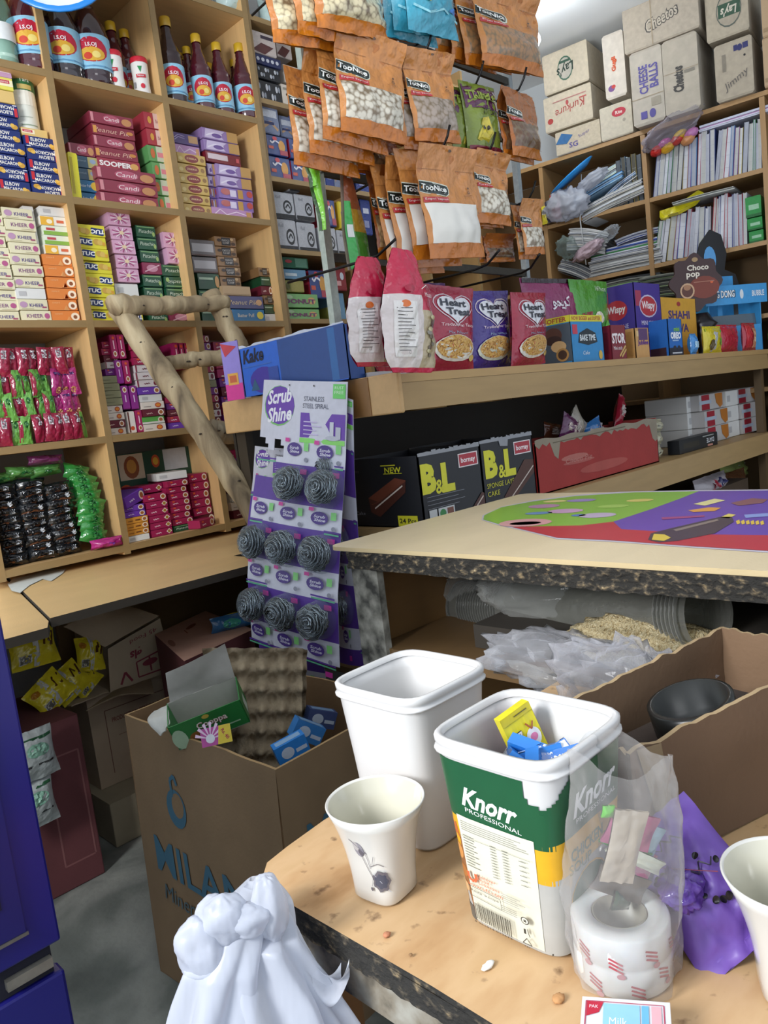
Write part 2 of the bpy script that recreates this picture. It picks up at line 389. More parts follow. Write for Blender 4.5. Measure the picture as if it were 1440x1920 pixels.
# ================================================================== middle counter
CW, CWE = mat('#a88a5c', 'ply'), mat('#a88a5c', 'ply')
mc = tag(empty('display_counter', (1.42, 1.34, 0)), 'long wooden display counter with snack bags on top and cake cartons on its lower shelf', 'counter')
XC = 1.407
part(MB().box(XC, 4.05, 1.32, 2.12, 1.327, 1.349, mat('#b3915f', 'ply')), 'countertop', mc)
part(MB().box(XC+.004, 4.04, 1.322, 1.342, 1.257, 1.3265, CW), 'front_rail', mc)
o = part(MB().box(XC-.016, XC-.001, 1.315, 2.10, 1.252, 1.354, mat('#cba673', 'ply')), 'end_rail', mc); bevel(o, .004)
part(MB().box(XC-.0185, XC-.0165, 1.42, 1.60, 1.254, 1.352, mat('#8a6337', 'ply')), 'stain_patch', mc)
part(MB().box(XC+.02, 4.04, 1.322, 2.1, .925, .945, mat('#a88a5c', 'ply')), 'lower_shelf', mc)
part(MB().box(XC+.02, 4.04, 1.316, 1.3215, .852, .944, mat('#a88a5c', 'ply')), 'lower_rail', mc)
part(MB().box(XC+.02, 4.04, 1.34, 2.1, .50, .52, mat('#7a6340', 'ply')), 'bottom_shelf', mc)
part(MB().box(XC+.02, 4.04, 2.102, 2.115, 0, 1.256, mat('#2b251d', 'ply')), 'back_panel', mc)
for x, y in ((XC+.022, 2.05), (4.0, 2.05), (4.0, 1.345), (XC+.022, 1.36)):
    part(MB().box(x, x+.035, y, y+.035, 0 if y > 2 or x > 3 else 0, .85 if (y < 2 and x < 3) else .924, mat('#5d4a30', 'plyv')), 'post', mc)
part(MB().box(XC+.022, XC+.05, 2.05, 2.1, .946, 1.256, mat('#3a3022', 'plyv')), 'post', mc)
part(MB().box(4.0, 4.035, 1.345, 1.38, .946, 1.256, mat('#5d4a30', 'plyv')), 'post', mc)
# ================================================================== big counter with the poster
bc = tag(empty('checkout_counter', (1.0, .3, 0)), 'broad chipboard counter with a worn black edge and an ice cream poster on top', 'counter')
def rc(cx, cy, r, a0, a1, n=5): return [(cx+r*math.cos(a0+(a1-a0)*i/n), cy+r*math.sin(a0+(a1-a0)*i/n)) for i in range(n+1)]
pi = math.pi
P = [(.992, -.9), (1.69, -.9)]+rc(1.665, 1.165, .025, 0, pi/2)+rc(1.02, 1.16, .03, pi/2, pi)
o = part(prism(P, .992, 1.0, mat('#d8c6a2', 'lam'), mat('#c8b48a', 'lam')), 'laminate_top', bc)
# rough chipped chipboard edge: displaced strip
random.seed(11)
def edgefn(u, v):
    y = -.9+u*2.03; z = .958+v*.034
    d = .006*hnoise((0, y, z), 60)+.004*hnoise((5, y, z), 140)
    dz = -.006*abs(hnoise((3, y, 0), 25))*(1-v)
    return (.992-.004-d*math.sin(pi*min(1, v*1.0+.05)), y, z+dz)
eb = MB().grid(edgefn, 420, 6, mat('#25231f', 'edge'))
eb.box(.993, 1.66, -.9, 1.13, .960, .9915, mat('#5a4a36', 'ply'))
part(eb, 'chipped_edge', bc)
DM = mat('#6b6a62', 'dirty')
part(MB().box(.995, 1.012, 1.056, 1.128, 0, .958, DM), 'leg', bc)
part(MB().box(1.012, 1.62, 1.10, 1.122, .02, .958, mat('#86653d', 'ply')), 'side_panel', bc)
part(MB().box(1.60, 1.625, -.9, 1.098, .02, .958, mat('#4d3d2a', 'ply')), 'back_panel', bc)
part(MB().box(1.004, 1.598, -.9, 1.098, .776, .796, mat('#6d5435', 'ply')), 'inner_shelf', bc)
part(MB().box(1.62, 1.64, 1.08, 1.128, 0, .958, DM), 'leg', bc)
part(MB().box(1.02, 1.598, -.9, -.88, .02, .958, mat('#6d5435', 'ply')), 'side_panel', bc)
# poster
def pz(x, y, l=0): return atz(x, y, 1.0006+l)
pb = MB()
def flat(P, col, l): pb.add([pz(x, y, l) for x, y in P], [tuple(range(len(P)))], mat(col, 'plastic'))
out = [(905, 966), (940, 950), (1000, 938), (1080, 928), (1160, 922), (1300, 919), (1500, 917), (1500, 1040), (1300, 1027), (1150, 1016), (1045, 1011), (985, 996), (935, 985), (903, 975)]
flat(out, '#c8c3cf', 0)
flat([(908, 966), (940, 951), (1000, 940), (1080, 930), (1190, 923), (1310, 921), (1275, 935), (1220, 955), (1150, 978), (1090, 985), (1000, 988), (940, 984), (906, 974)], '#86b544', .0004)
flat([(1310, 921), (1500, 919), (1500, 1004), (1330, 1003), (1160, 993), (1150, 978), (1220, 955), (1275, 935)], '#6a4aa6', .0004)
flat([(960, 988), (1090, 985), (1150, 978), (1165, 992), (1330, 1002), (1500, 1004), (1500, 1036), (1300, 1024), (1150, 1013), (1045, 1008)], '#b8343f', .0006)
for (x, y, rx, ry, c) in [(985, 980, 50, 7, '#d8a0a0'), (985, 981, 30, 3, '#6b4a40'), (1020, 949, 30, 3.5, '#b58aa8'), (1060, 958, 34, 4, '#c9a0c0'), (1090, 938, 28, 2.6, '#9a8ac0'),
                          (1120, 966, 36, 4.5, '#c2b0c8'), (1085, 966, 14, 2, '#5b7fbf'), (1150, 949, 30, 3, '#a5c860'), (1200, 938, 26, 2.5, '#d8c870'), (1040, 940, 22, 2, '#e0d088'), (1010, 962, 26, 2.4, '#6c8fb8')]:
    flat([(x+rx*math.cos(t), y+ry*math.sin(t)-rx*math.cos(t)*.05) for t in [i*pi/8 for i in range(16)]], c, .0009)
flat([(1215, 1012), (1220, 1000), (1255, 991), (1350, 969), (1372, 969), (1376, 978), (1340, 1000), (1270, 1014), (1235, 1017)], '#4a3c46', .001)
flat([(1262, 993), (1345, 973), (1348, 976), (1268, 996)], '#8a7a72', .0013)
flat([(1222, 1012), (1226, 1001), (1246, 1002), (1258, 1008), (1245, 1014)], '#dcc24a', .0013)
flat([(1350, 970), (1366, 963), (1380, 965), (1366, 972)], '#e3cf6a', .001)
flat([(1300, 945), (1340, 935), (1360, 938), (1322, 948)], '#e6dc9a', .001)
flat([(1290, 957), (1330, 951), (1352, 952), (1340, 958), (1300, 960)], '#e0a04a', .001)
flat([(1370, 943), (1410, 934), (1440, 936), (1430, 943), (1385, 948)], '#8a5a5a', .001)
flat([(1240, 970), (1320, 966), (1322, 969), (1242, 974)], '#a24a7a', .001)
flat([(1395, 965), (1440, 962), (1440, 968), (1398, 971)], '#8fa0d8', .001)
for i in range(6): flat([(1380+i*9, 977+i*.3), (1386+i*9, 974+i*.3), (1388+i*9, 981+i*.3), (1382+i*9, 983+i*.3)], '#e3c24a', .001)
part(pb, 'poster', bc)
# ================================================================== small table
tb = tag(empty('wooden_table', (.5, .3, 0)), 'small low wooden table with a worn peeling top and chipped corner', 'table')
TOP = [(.380, -.5), (.99, -.5), (.99, .664), (.50, .668), (.44, .661), (.408, .655), (.392, .640), (.384, .615), (.387, .60), (.379, .58), (.381, .4), (.377, .2)]
part(prism(TOP, .794, .8, mat('#dcb88c', 'worn'), mat('#2b2823', 'edge')), 'laminate_top', tb)
def te(u, v):
    y = -.5+u*1.10; z = .773+v*.0215
    return (.381-.004*abs(hnoise((1, y*1, z), 55))*(1-v)-.001, y, z)
eb = MB().grid(te, 260, 4, mat('#25231f', 'edge')); eb.box(.3815, .985, -.5, .60, .774, .7935, mat('#6b5234', 'ply')); part(eb.box(.40, .985, .60, .645, .774, .7935, mat('#6b5234', 'ply')), 'chipped_edge', tb)
part(MB().box(.388, .408, -.48, .585, .730, .7735, mat('#7d7566', 'dirty')), 'side_rail', tb)
part(MB().box(.45, .98, .628, .648, .730, .7735, mat('#7d6040', 'ply')), 'back_rail', tb)
for x, y in ((.40, .60), (.40, -.46), (.93, .60), (.93, -.46)):
    part(MB().box(x+.01, x+.05, y-.02, y+.02, 0, .7295, mat('#6d5435', 'plyv')), 'leg', tb)
part(MB().box(.415, .94, -.45, .59, .40, .415, mat('#6d5435', 'ply')), 'lower_shelf', tb)
# ================================================================== blue fridge
BL = mat('#191866', 'plastic'); BLD = mat('#101045', 'plastic')
fr = tag(empty('chest_fridge', (-.05, 1.1, 0)), 'dark blue painted drinks fridge at the left edge, door shut', 'fridge')
o = part(MB().box(-.40, .262, .925, 1.42, .03, 1.95, BLD), 'body', fr)
o = part(MB().box(-.40, .270, .90, .9245, .688, 1.95, BL), 'door', fr); bevel(o, .003)
d = part(MB().box(-.40, .234, .8965, .8995, .722, 1.9, mat('#171759', 'plastic')).box(-.40, .214, .8955, .8965, .76, 1.88, mat('#0b0d2c', 'plastic')), 'door_inset', fr)
part(MB().box(-.40, .236, .8945, .8964, .718, .7215, mat('#8b8a86', 'metal')), 'door_trim', fr)
o = part(MB().box(-.40, .268, .90, .9245, .03, .652, BL), 'lower_door', fr); bevel(o, .004)
part(MB().box(-.40, .258, .906, .9244, .653, .687, mat('#0a0a1c', 'matte')), 'door_gap', fr)
part(MB().box(.205, .256, .897, .9055, .664, .676, mat('#a7a59c', 'metal')), 'handle', fr)
part(MB().box(-.40, .15, .896, .8995, .640, .651, mat('#7176a8', 'plastic')), 'door_lip', fr)
part(MB().box(-.35, .22, .98, 1.38, 0, .03, mat('#111111', 'matte')), 'plinth', fr)
# ================================================================== carton designs (unit boxes: width 1 x depth 1 x height 1, scaled when placed)
KINDS = {}
def design(key, name, desc, cat, col, kind='shrink', asp=3.0, side=None, items=(), left=None, top=None):
    KINDS[key] = dict(name=name, desc=desc, cat=cat, col=col, kind=kind, asp=asp, side=side, items=items, left=left, top=top, proto=None)
def proto_mesh(K):
    """box of height 1 and width asp, so that lettering keeps its shape; scaled uniformly to the measured height"""
    mb = MB(); w = K['asp']; d = 2.2; m = mat(K['col'], K['kind'])
    c = .035
    V = []                                        # chamfered carton
    for z in (0, c, 1-c, 1):
        i = c if z in (0, 1) else 0
        V += [(-w/2+i, -d/2+i, z), (w/2-i, -d/2+i, z), (w/2-i, d/2-i, z), (-w/2+i, d/2-i, z)]
    F = [(3, 2, 1, 0), (12, 13, 14, 15)]+[(4*k+i, 4*k+(i+1) % 4, 4*k+4+(i+1) % 4, 4*k+4+i) for k in range(3) for i in range(4)]
    mb.add(V, F, m)
    global LAYER
    L0 = LAYER; LAYER = .012
    fs = faces(w, d, 1); mb.deco(fs['front'][0], w, 1, K['items'], kind=K['kind'])
    if K['left']: mb.deco(fs['left'][0], d, 1, K['left'], kind=K['kind'])
    if K['side']: mb.deco(fs['left'][0], d, 1, [('r', .0, 0.04, 1, .96, K['side'])], kind=K['kind']); mb.deco(fs['right'][0], d, 1, [('r', 0, .04, 1, .96, K['side'])], kind=K['kind'])
    if K['top']: mb.deco(fs['top'][0], w, d, K['top'], kind=K['kind'])
    LAYER = L0
    return mb.mesh(K['name'])
def put(key, x, y, z, w, h, d, label, group, flip=False, rz=0, rx=0, ry=0, desc=None):
    """a carton whose front-bottom middle sits at x, y, z"""
    K = KINDS[key]
    if K['proto'] is None: K['proto'] = proto_mesh(K)
    o = bpy.data.objects.new(K['name'], K['proto']); COL.objects.link(o)
    s = (w/K['asp'], d/2.2, h)
    M = Matrix.Translation((x, y, z+h/2)) @ Matrix.Rotation(rz, 4, 'Z') @ Matrix.Rotation(rx, 4, 'X') @ Matrix.Rotation(ry+(pi if flip else 0), 4, 'Y') @ Matrix.Translation((0, d/2, -h/2)) @ Matrix.Diagonal((*s, 1))
    o.matrix_world = M
    tag(o, label, K['cat'], group)
    return o
def stack(bl, br, top, keys, where, Y=2.63, depth=.2, shelf=None, jit=.004, grp=None, single=None):
    """cartons piled bottom to top between two base points and a top point seen in the photograph"""
    A = aty(*bl, Y); B = aty(*br, Y); T = aty(*top, Y)
    z0 = A[2] if shelf is None else shelf; z1 = T[2]; n = len(keys); tot = sum(KINDS[k.strip('^')].get('hh', 1) for k in keys)
    w = B[0]-A[0]; xc = (A[0]+B[0])/2; z = z0
    for i, k in enumerate(keys):
        f = k.endswith('^'); k = k.strip('^'); K = KINDS[k]; h = (z1-z0)/tot*K.get('hh', 1)
        j = random.uniform(-jit, jit); wh = ('topmost' if i == n-1 and n > 1 else ORD[i]) if n > 1 else ''
        lab = (f"{K['desc']}, {wh} in {where}" if n > 1 else f"{K['desc']} in {where}")
        put(k, xc+j, Y+random.uniform(0, jit*2), z+.0004, w*.985, h*.97, depth, lab, grp or (K['cat']+'s in '+where.split(' of ')[-1]), f, rz=random.uniform(-.02, .02))
        z += h
WH, CR = '#e9e6e0', '#e2dcbb'
T_ = lambda s, x, y, h, c, **k: ('t', s, x, y, h, c, k)
design('mac', 'macaroni_box', 'navy elbow macaroni box', 'box', '#1f2f6c', 'card', 2.9, items=[('r', .03, .3, .13, .98, '#c22a36'), T_('ELBOW', .42, .70, .3, WH, b=.02), T_('MACARONI', .46, .32, .28, WH, b=.02), ('e', .86, .25, .11, .2, '#c99a3c'), ('e', .80, .38, .07, .14, '#e0b654'), ('r', .03, .06, .16, .14, '#d8d8e8')])
design('vermy', 'vermicelli_box', 'yellow vermicelli box', 'box', '#dfd85e', 'card', 2.4, items=[('r', .55, .3, 1, .8, '#efe9c0'), ('r', .55, .5, .9, .78, '#c03a4a'), T_('vermi', .72, .64, .18, WH), ('p', [(0, 0), (.6, 0), (.5, .25), (0, .3)], '#cfc23c')])
design('verml', 'vermicelli_box', 'pale gold vermicelli box', 'box', '#d9b974', 'card', 2.4, items=[('r', .0, .3, .5, .8, '#efe2c0'), ('r', .03, .45, .42, .74, '#c03a4a'), T_('vermi', .22, .6, .18, WH)])
design('pink', 'custard_box', 'pale pink custard box', 'box', '#c9a2c4', 'card', 2.4, items=[('r', .3, .35, .95, .8, '#e3d4e2'), T_('pista', .6, .6, .25, '#a04a6a')])
design('kheer', 'pudding_mix_box', 'cream rice pudding mix box', 'box', '#ddd7b6', 'card', 2.6, items=[T_('KHEER', .62, .45, .3, '#5a4a86', b=.01), ('e', .18, .5, .13, .28, '#b892b0'), ('r', .8, .2, .95, .34, '#a34d6e'), ('r', .1, .1, .5, .14, '#b7b08c')])
design('kheer2', 'pudding_mix_box', 'cream lettered-side pudding mix box', 'box', '#dfd9b8', 'card', 2.6, items=[T_('KHEER', .45, .5, .34, '#84557e', b=.01), ('e', .86, .5, .09, .26, '#b25a86'), ('r', .5, .12, .9, .16, '#b7b08c')])
design('orange', 'custard_box', 'orange custard powder box', 'box', '#dd8440', 'card', 2.6, items=[('e', .84, .45, .15, .36, '#efe2cc'), ('e', .84, .42, .07, .18, '#8a5436'), T_('custard', .27, .72, .16, '#f0c08a'), ('p', [(0, 0), (.5, 0), (.62, .5), (.55, 0), (.7, 0), (.7, .05)], '#e6a566')])
design('wy', 'jelly_box', 'white and yellow dessert box', 'box', '#eae6da', 'card', 2.6, items=[('r', 0, 0, .45, .9, '#e6b13e'), ('r', .55, .3, .8, .6, '#d26a4a'), ('e', .3, .4, .1, .25, '#f2e7c8')])
design('wg', 'jelly_box', 'white and green dessert box', 'box', '#dfe6d2', 'card', 2.6, items=[('r', 0, 0, 1, .4, '#86b04c'), ('r', .1, .5, .4, .75, '#bb4a50')])
design('white', 'blank_box', 'plain white box', 'box', '#dcdcd8', 'card', 2.6, items=[('r', .1, .3, .35, .7, '#b7b7b7')])
MR = '#8c3246'
design('candi', 'biscuit_pack', 'maroon oval-badge biscuit pack', 'biscuits', MR, asp=3.4, items=[('e', .5, .5, .2, .36, '#b3566c'), T_('Candi', .5, .5, .36, '#f0dfe0', sh=.2), ('e', .84, .42, .12, .34, '#c48a5a'), ('r', .02, .1, .08, .9, '#d28a92')])
design('peanut', 'biscuit_pack', 'maroon script-lettered peanut biscuit pack', 'biscuits', '#8a2f40', asp=2.9, items=[T_('Peanut Pik', .45, .48, .4, '#dcae9c', sh=.3), ('r', .02, .15, .1, .8, '#d89a4a'), ('e', .88, .55, .08, .16, '#c98742')])
design('sooper', 'biscuit_pack', 'red block-lettered biscuit pack', 'biscuits', '#9c3042', asp=3.2, items=[T_('SOOPER', .42, .5, .5, '#f2e9e6', b=.04), ('e', .86, .5, .1, .3, '#d9a55a')])
design('puff', 'biscuit_pack', 'blue yellow-disc butter biscuit pack', 'biscuits', '#1f6a96', asp=2.1, items=[('e', .78, .52, .17, .36, '#d8b63c'), T_('Butter Puff', .4, .5, .24, '#d7e3ea', w=.42), ('r', .02, .2, .1, .85, '#c97a3c')])
design('coco', 'biscuit_pack', 'slate blue coconut biscuit pack', 'biscuits', '#3b5a70', asp=2.1, items=[('r', .6, 0.04, 1, .96, '#b2a86a'), ('e', .8, .6, .12, .2, '#8fa0b8'), T_('Coconut', .3, .6, .2, '#9fb6c6')])
design('pinkg', 'biscuit_pack', 'green pink-ended biscuit pack', 'biscuits', '#5f9a5c', asp=1.8, items=[('r', .45, .04, 1, .96, '#b9c7b4'), ('e', .25, .5, .12, .3, '#c2683c'), ('r', .5, .3, .9, .6, '#cf7f90')])
design('redg', 'biscuit_pack', 'red gold-dotted biscuit pack', 'biscuits', '#a33544', asp=1.8, items=[('r', .5, .04, 1, .96, '#d6b9b6'), ('e', .28, .5, .1, .22, '#cc9a44'), T_('bisc', .75, .5, .25, '#8a2f40')])
design('yell', 'snack_bag', 'yellow crinkled snack packet', 'snack', '#d8cf2e', asp=.34, items=[('r', .1, .1, .4, .9, '#b9a82a')])
design('gold', 'biscuit_pack', 'gold maroon-medallion biscuit pack', 'biscuits', '#b38f3e', asp=2.0, items=[('r', .02, .03, .98, .97, '#c7a654'), ('e', .5, .5, .24, .4, '#7c2522'), T_('ZEERA', .5, .5, .17, '#ecd39a'), ('e', .87, .5, .07, .22, '#8c6424'), ('e', .12, .4, .07, .2, '#dfc77c')])
design('purp', 'wafer_pack', 'lilac and violet wafer pack', 'wafers', '#9a7fb6', asp=3.0, items=[('r', .7, .04, 1, .96, '#c59a5a'), ('p', [(.05, .1), (.6, .1), (.5, .5), (.65, .9), (.1, .9)], '#cdbedd'), ('l', [(.1, .3), (.3, .6), (.55, .5)], .12, '#e8e0f0'), ('e', .4, .4, .14, .2, '#6a4a96')])
design('purpd', 'wafer_pack', 'deep purple swirl wafer pack', 'wafers', '#53407c', asp=2.6, items=[('r', .6, .2, .97, .85, '#b99062'), ('l', [(.05, .3), (.2, .6), (.45, .5)], .06, '#b6a6d2'), ('l', [(.05, .5), (.2, .8), (.45, .7)], .06, '#b6a6d2')])
design('redw', 'wafer_pack', 'dark red white-banded wafer pack', 'wafers', '#7c1f2a', asp=3.2, items=[('r', .05, .3, .62, .8, '#d9c7cc'), ('r', .86, .3, .95, .7, '#c9525a')])
design('purpr', 'wafer_pack', 'violet strawberry wafer pack', 'wafers', '#8568b0', asp=3.0, items=[('e', .2, .6, .14, .3, '#b9625e'), ('e', .9, .6, .09, .3, '#c24a44'), ('r', .55, .1, .7, .9, '#c89a4a'), ('r', .32, .2, .5, .8, '#d9cfe6')])
design('plil', 'wafer_pack', 'pink-lilac glossy wafer pack', 'wafers', '#b888b8', asp=5, items=[('l', [(.05, .2), (.2, .8), (.35, .3), (.6, .7), (.9, .4)], .1, '#e6cfe4'), ('r', .84, .2, .96, .8, '#c9945a')])
design('tuc', 'cracker_pack', 'yellow blue-badge cracker pack', 'crackers', '#dcd23c', 'card', asp=1.9, items=[('p', [(.06, .34), (.46, .24), (.5, .3), (.48, .8), (.1, .9), (.05, .8)], '#22356c'), T_('TUC', .27, .57, .36, '#f2f2ee', b=.04, sh=.15), ('e', .66, .6, .12, .26, '#c9a24c'), ('e', .78, .55, .1, .24, '#d9b860'), ('r', .86, .3, .96, .6, '#d8a43c')])
design('swirl', 'cookie_pack', 'pink patterned cookie pack', 'biscuits', '#d9a8c4', asp=1.5, items=[x for i in range(7) for x in (('l', [(.5, .5), (.5+.45*math.cos(i*.9), .5+.42*math.sin(i*.9))], .07, '#a8487c'), ('l', [(.5, .5), (.5+.4*math.cos(i*.9+.4), .5+.38*math.sin(i*.9+.4))], .06, '#f2dfe8'))]+[('e', .5, .5, .1, .14, '#e8d0a8')])
design('pist', 'biscuit_pack', 'dark green pistachio biscuit pack', 'biscuits', '#1c5036', asp=2.2, items=[T_('Pistachio', .5, .5, .3, '#cfe0cc', w=.75, sh=.2), ('l', [(.05, .85), (.95, .85)], .08, '#7fae72'), ('e', .88, .3, .07, .2, '#9ab86a')])
design('redfoil', 'biscuit_pack', 'crimson foil biscuit pack', 'biscuits', '#8c3050', asp=1.3, items=[('e', .5, .5, .3, .3, '#c68aa0'), ('l', [(.1, .2), (.9, .8)], .08, '#dcb4c2')])
design('choco', 'biscuit_pack', 'brown chocolate chip cookie pack', 'biscuits', '#8a6844', asp=1.8, items=[('e', .2, .6, .1, .16, '#3a2a22'), ('e', .85, .3, .1, .16, '#4a3626'), ('e', .8, .75, .08, .14, '#c4a47a'), ('r', .3, .12, .72, .9, '#2a2526'), T_('CHOCO', .51, .62, .2, '#c9c4bc', w=.36), T_('CHIP', .51, .36, .18, '#c9c4bc')])
design('silv', 'biscuit_pack', 'glossy grey wrapped biscuit tray', 'biscuits', '#6d6665', asp=2.0, items=[('r', .05, .25, .92, .75, '#b7b4b6'), ('r', .0, .0, 1, .1, '#54382e')])
design('marie', 'biscuit_pack', 'dark green marie biscuit pack', 'biscuits', '#1f4a2e', asp=3.0, items=[('r', .05, .6, .7, .75, '#9fb79c'), ('e', .88, .5, .1, .36, '#b88a52')])
design('plain', 'blank_box', 'plain tan carton', 'box', '#b59a78', 'card', asp=2.6, items=[('r', .04, .1, .96, .18, '#9c8260')])
design('pinkik', 'biscuit_pack', 'slate violet script biscuit pack', 'biscuits', '#4b4870', asp=2.9, items=[T_('Peanut Pik', .45, .5, .36, '#c7b08c', sh=.3), ('e', .88, .5, .08, .24, '#c79a6a')])
design('bpuff', 'biscuit_pack', 'bright blue butter puff pack', 'biscuits', '#1f6ea2', asp=3.0, items=[('e', .88, .52, .09, .3, '#dcc83c'), T_('Butter Puff', .5, .52, .28, '#efe9d2', w=.44), ('r', .02, .15, .13, .9, '#cf8a3a')])
Ov = lambda x, c='#e9e0d2': [('e', x, .5, .13, .4, c), ('e', x, .5, .085, .26, '#a5622e')]
def sq(x, y, c): return ('l', [(x, y), (x+.05, y-.12), (x+.1, y+.04), (x+.15, y-.1), (x+.2, y+.06), (x+.26, y-.08)], .09, c)
design('spm', 'spice_box', 'magenta curry spice box', 'box', '#a0204e', 'card', 2.8, items=Ov(.84)+[sq(.16, .42, '#f0d9de'), ('e', .2, .74, .07, .12, '#d8562e')])
design('spp', 'spice_box', 'purple spice mix box', 'box', '#782a86', 'card', 2.8, items=Ov(.84)+[sq(.2, .5, '#e6cfe8'), ('e', .2, .78, .07, .12, '#d8562e')])
design('spd', 'spice_box', 'dark maroon spice box', 'box', '#651c2c', 'card', 2.8, items=Ov(.8, '#efe6da')+[sq(.15, .45, '#d9b8b0')])
design('spw', 'spice_box', 'white spice box', 'box', '#d6cfcf', 'card', 2.8, items=[('e', .82, .5, .1, .34, '#7c2a3c'), sq(.3, .5, '#6a2038'), ('r', 0, .04, .06, .96, '#8a3048')])
design('spo', 'spice_box', 'mustard yellow spice box', 'box', '#d3933a', 'card', 2.8, items=Ov(.84)+[('r', .4, .4, .64, .6, '#6a3a20'), ('r', .06, .4, .3, .5, '#7a4a24')])
design('spv', 'spice_box', 'violet spice box', 'box', '#6b3aa8', 'card', 2.8, items=Ov(.84)+[sq(.2, .5, '#dccdf0')])
design('spg', 'spice_box', 'green striped spice box', 'box', '#5aa548', 'card', 2.8, items=Ov(.84)+[('r', .0, .04, 1, .3, '#d8d4cc')])
design('spk', 'spice_box', 'khaki plain spice box', 'box', '#8f9070', 'card', 2.6, items=[('r', .1, .4, .6, .46, '#6d6d50')])
design('spc', 'spice_box', 'pale red-ringed spice box', 'box', '#ddd4c8', 'card', 2.8, items=[('e', .72, .5, .14, .34, '#b8402a'), ('e', .72, .5, .1, .22, '#d98a2e'), ('r', .08, .3, .4, .38, '#8c8078')])
design('spr', 'spice_box', 'magenta square-badge spice box', 'box', '#9c1f50', 'card', 2.8, items=[('p', [(.7, .5), (.83, .15), (.98, .5), (.85, .88)], '#eadfcf'), ('e', .84, .5, .07, .22, '#a5802e'), sq(.2, .5, '#f0d0da')])
design('spu', 'spice_box', 'upright purple spice box', 'box', '#8a2a86', 'card', .42, items=[('e', .5, .82, .3, .12, '#e9e0d2'), ('e', .5, .82, .18, .075, '#a5622e'), ('r', .4, .3, .55, .6, '#e2c4e6')])
design('spq', 'spice_box', 'upright magenta spice box', 'box', '#a3205c', 'card', .42, items=[('e', .5, .2, .3, .12, '#e9e0d2'), ('e', .5, .2, .18, .075, '#a5622e'), ('r', .4, .4, .55, .75, '#f0cfdc'), ('e', .5, .86, .2, .06, '#d8562e')])
design('spt', 'spice_box', 'upright white and red spice box', 'box', '#dcd4cc', 'card', .36, items=[('e', .5, .22, .28, .1, '#c2502a'), ('r', .0, .03, .2, .97, '#5a2a20')])
# ================================================================== goods in the left shelving
zA, zB, zC, zD, zE = [z+.0125 for z in (2.511, 2.103, 1.687, 1.284, .890)]
# second row, left column: macaroni
stack((2, 360), (61, 366), (0, 118), ['mac', 'mac^', 'mac', 'mac', 'mac', 'mac', 'mac^', 'verml', 'vermy', 'pink'], 'left stack of the macaroni shelf', shelf=zB, depth=.14)
stack((63, 366), (124, 371), (50, 262-84), ['mac^', 'mac', 'mac', 'mac^', 'mac'], 'right stack of the macaroni shelf', shelf=zB, depth=.14) if 0 else None
A = aty(63, 366, 2.63); B = aty(124, 371, 2.63)
for i, f in enumerate((1, 0, 0, 1, 0)):
    put('mac', (A[0]+B[0])/2, 2.63, zB+.001+i*.0385, (B[0]-A[0])*.98, .0378, .14, f"navy elbow macaroni box, {ORD[i] if i < 4 else 'topmost'} in right stack of the macaroni shelf", 'boxes in the macaroni shelf', bool(f))
put('verml', (A[0]+B[0])/2-.012, 2.64, zB+.1945, .085, .027, .13, 'small pale gold vermicelli box under the green-lidded jar', 'boxes in the macaroni shelf')
# jar with green lid
def jar(x, y, z, h, r, label):
    t = tag(empty('food_jar', (x, y, z)), label, 'jar')
    b = MB(); b.lathe([(0, 0), (r*.94, 0), (r, .006), (r, h*.70), (r*.98, h*.76)], mat('#d8dcd2', 'plastic'), 24)
    b.deco(lambda u, v, l: ((r+l)*math.cos(-pi/2+(u-.5)*2.2), (r+l)*math.sin(-pi/2+(u-.5)*2.2), v*h*.76), r*2.2, h*.76, [('r', .2, .1, .75, .13, '#8a9a86'), ('r', .1, .6, .8, .95, '#e3e2d6'), ('r', .2, .3, .6, .32, '#b0b8ac')], True)
    b.build('body', t)
    c = MB().lathe([(r*1.02, h*.72), (r*1.04, h*.74), (r*1.04, h*.96), (r*.98, h), (0, h)], mat('#2c6b42', 'plastic'), 24)
    c.deco(lambda u, v, l: ((r*1.04+l)*math.cos(-pi/2+(u-.5)*2.2), (r*1.04+l)*math.sin(-pi/2+(u-.5)*2.2), h*(.74+v*.22)), r*2.2, h*.22, [('r', .25, .0, .7, .4, '#c9b46a'), T_('Tara', .48, .75, .3, '#dfe8dc')], True)
    c.build('lid', t); return t
jar(float((A[0]+B[0])/2)-.012, 2.70, zB+.2225, .175, .045, 'white jar with a green lid standing on the macaroni boxes')
# third row, left column
stack((-26, 600), (39, 601), (-30, 379), ['kheer', 'kheer2']*5+['kheer'], 'leftmost stack of the pudding shelf', shelf=zC, depth=.2)
stack((41, 603), (97, 603), (20, 388), ['kheer2', 'kheer', 'white', 'kheer', 'kheer2', 'kheer', 'kheer2', 'kheer', 'kheer2', 'kheer'], 'second stack of the pudding shelf', shelf=zC, depth=.2)
stack((98, 600), (152, 600), (77, 474), ['orange']*6, 'right stack of the pudding shelf', shelf=zC, depth=.2)
Az = aty(77, 474, 2.63)[2]
X0, X1 = aty(88, 474, 2.63)[0], aty(141, 474, 2.63)[0]
for i, k in enumerate(['wy', 'wg', 'wg', 'wy', 'white']):
    put(k, (X0+X1)/2+random.uniform(-.003, .003), 2.635, Az+.0005+i*.0315, X1-X0, .031, .18, f"{KINDS[k]['desc']}, {['lowest', 'second', 'third', 'fourth', 'topmost'][i]} of those above the orange boxes", 'dessert boxes above the orange ones')
put('white', X0-.030, 2.65, Az+.001, .034, .155, .1, 'tall white box standing on end beside the second cream stack', 'dessert boxes above the orange ones')
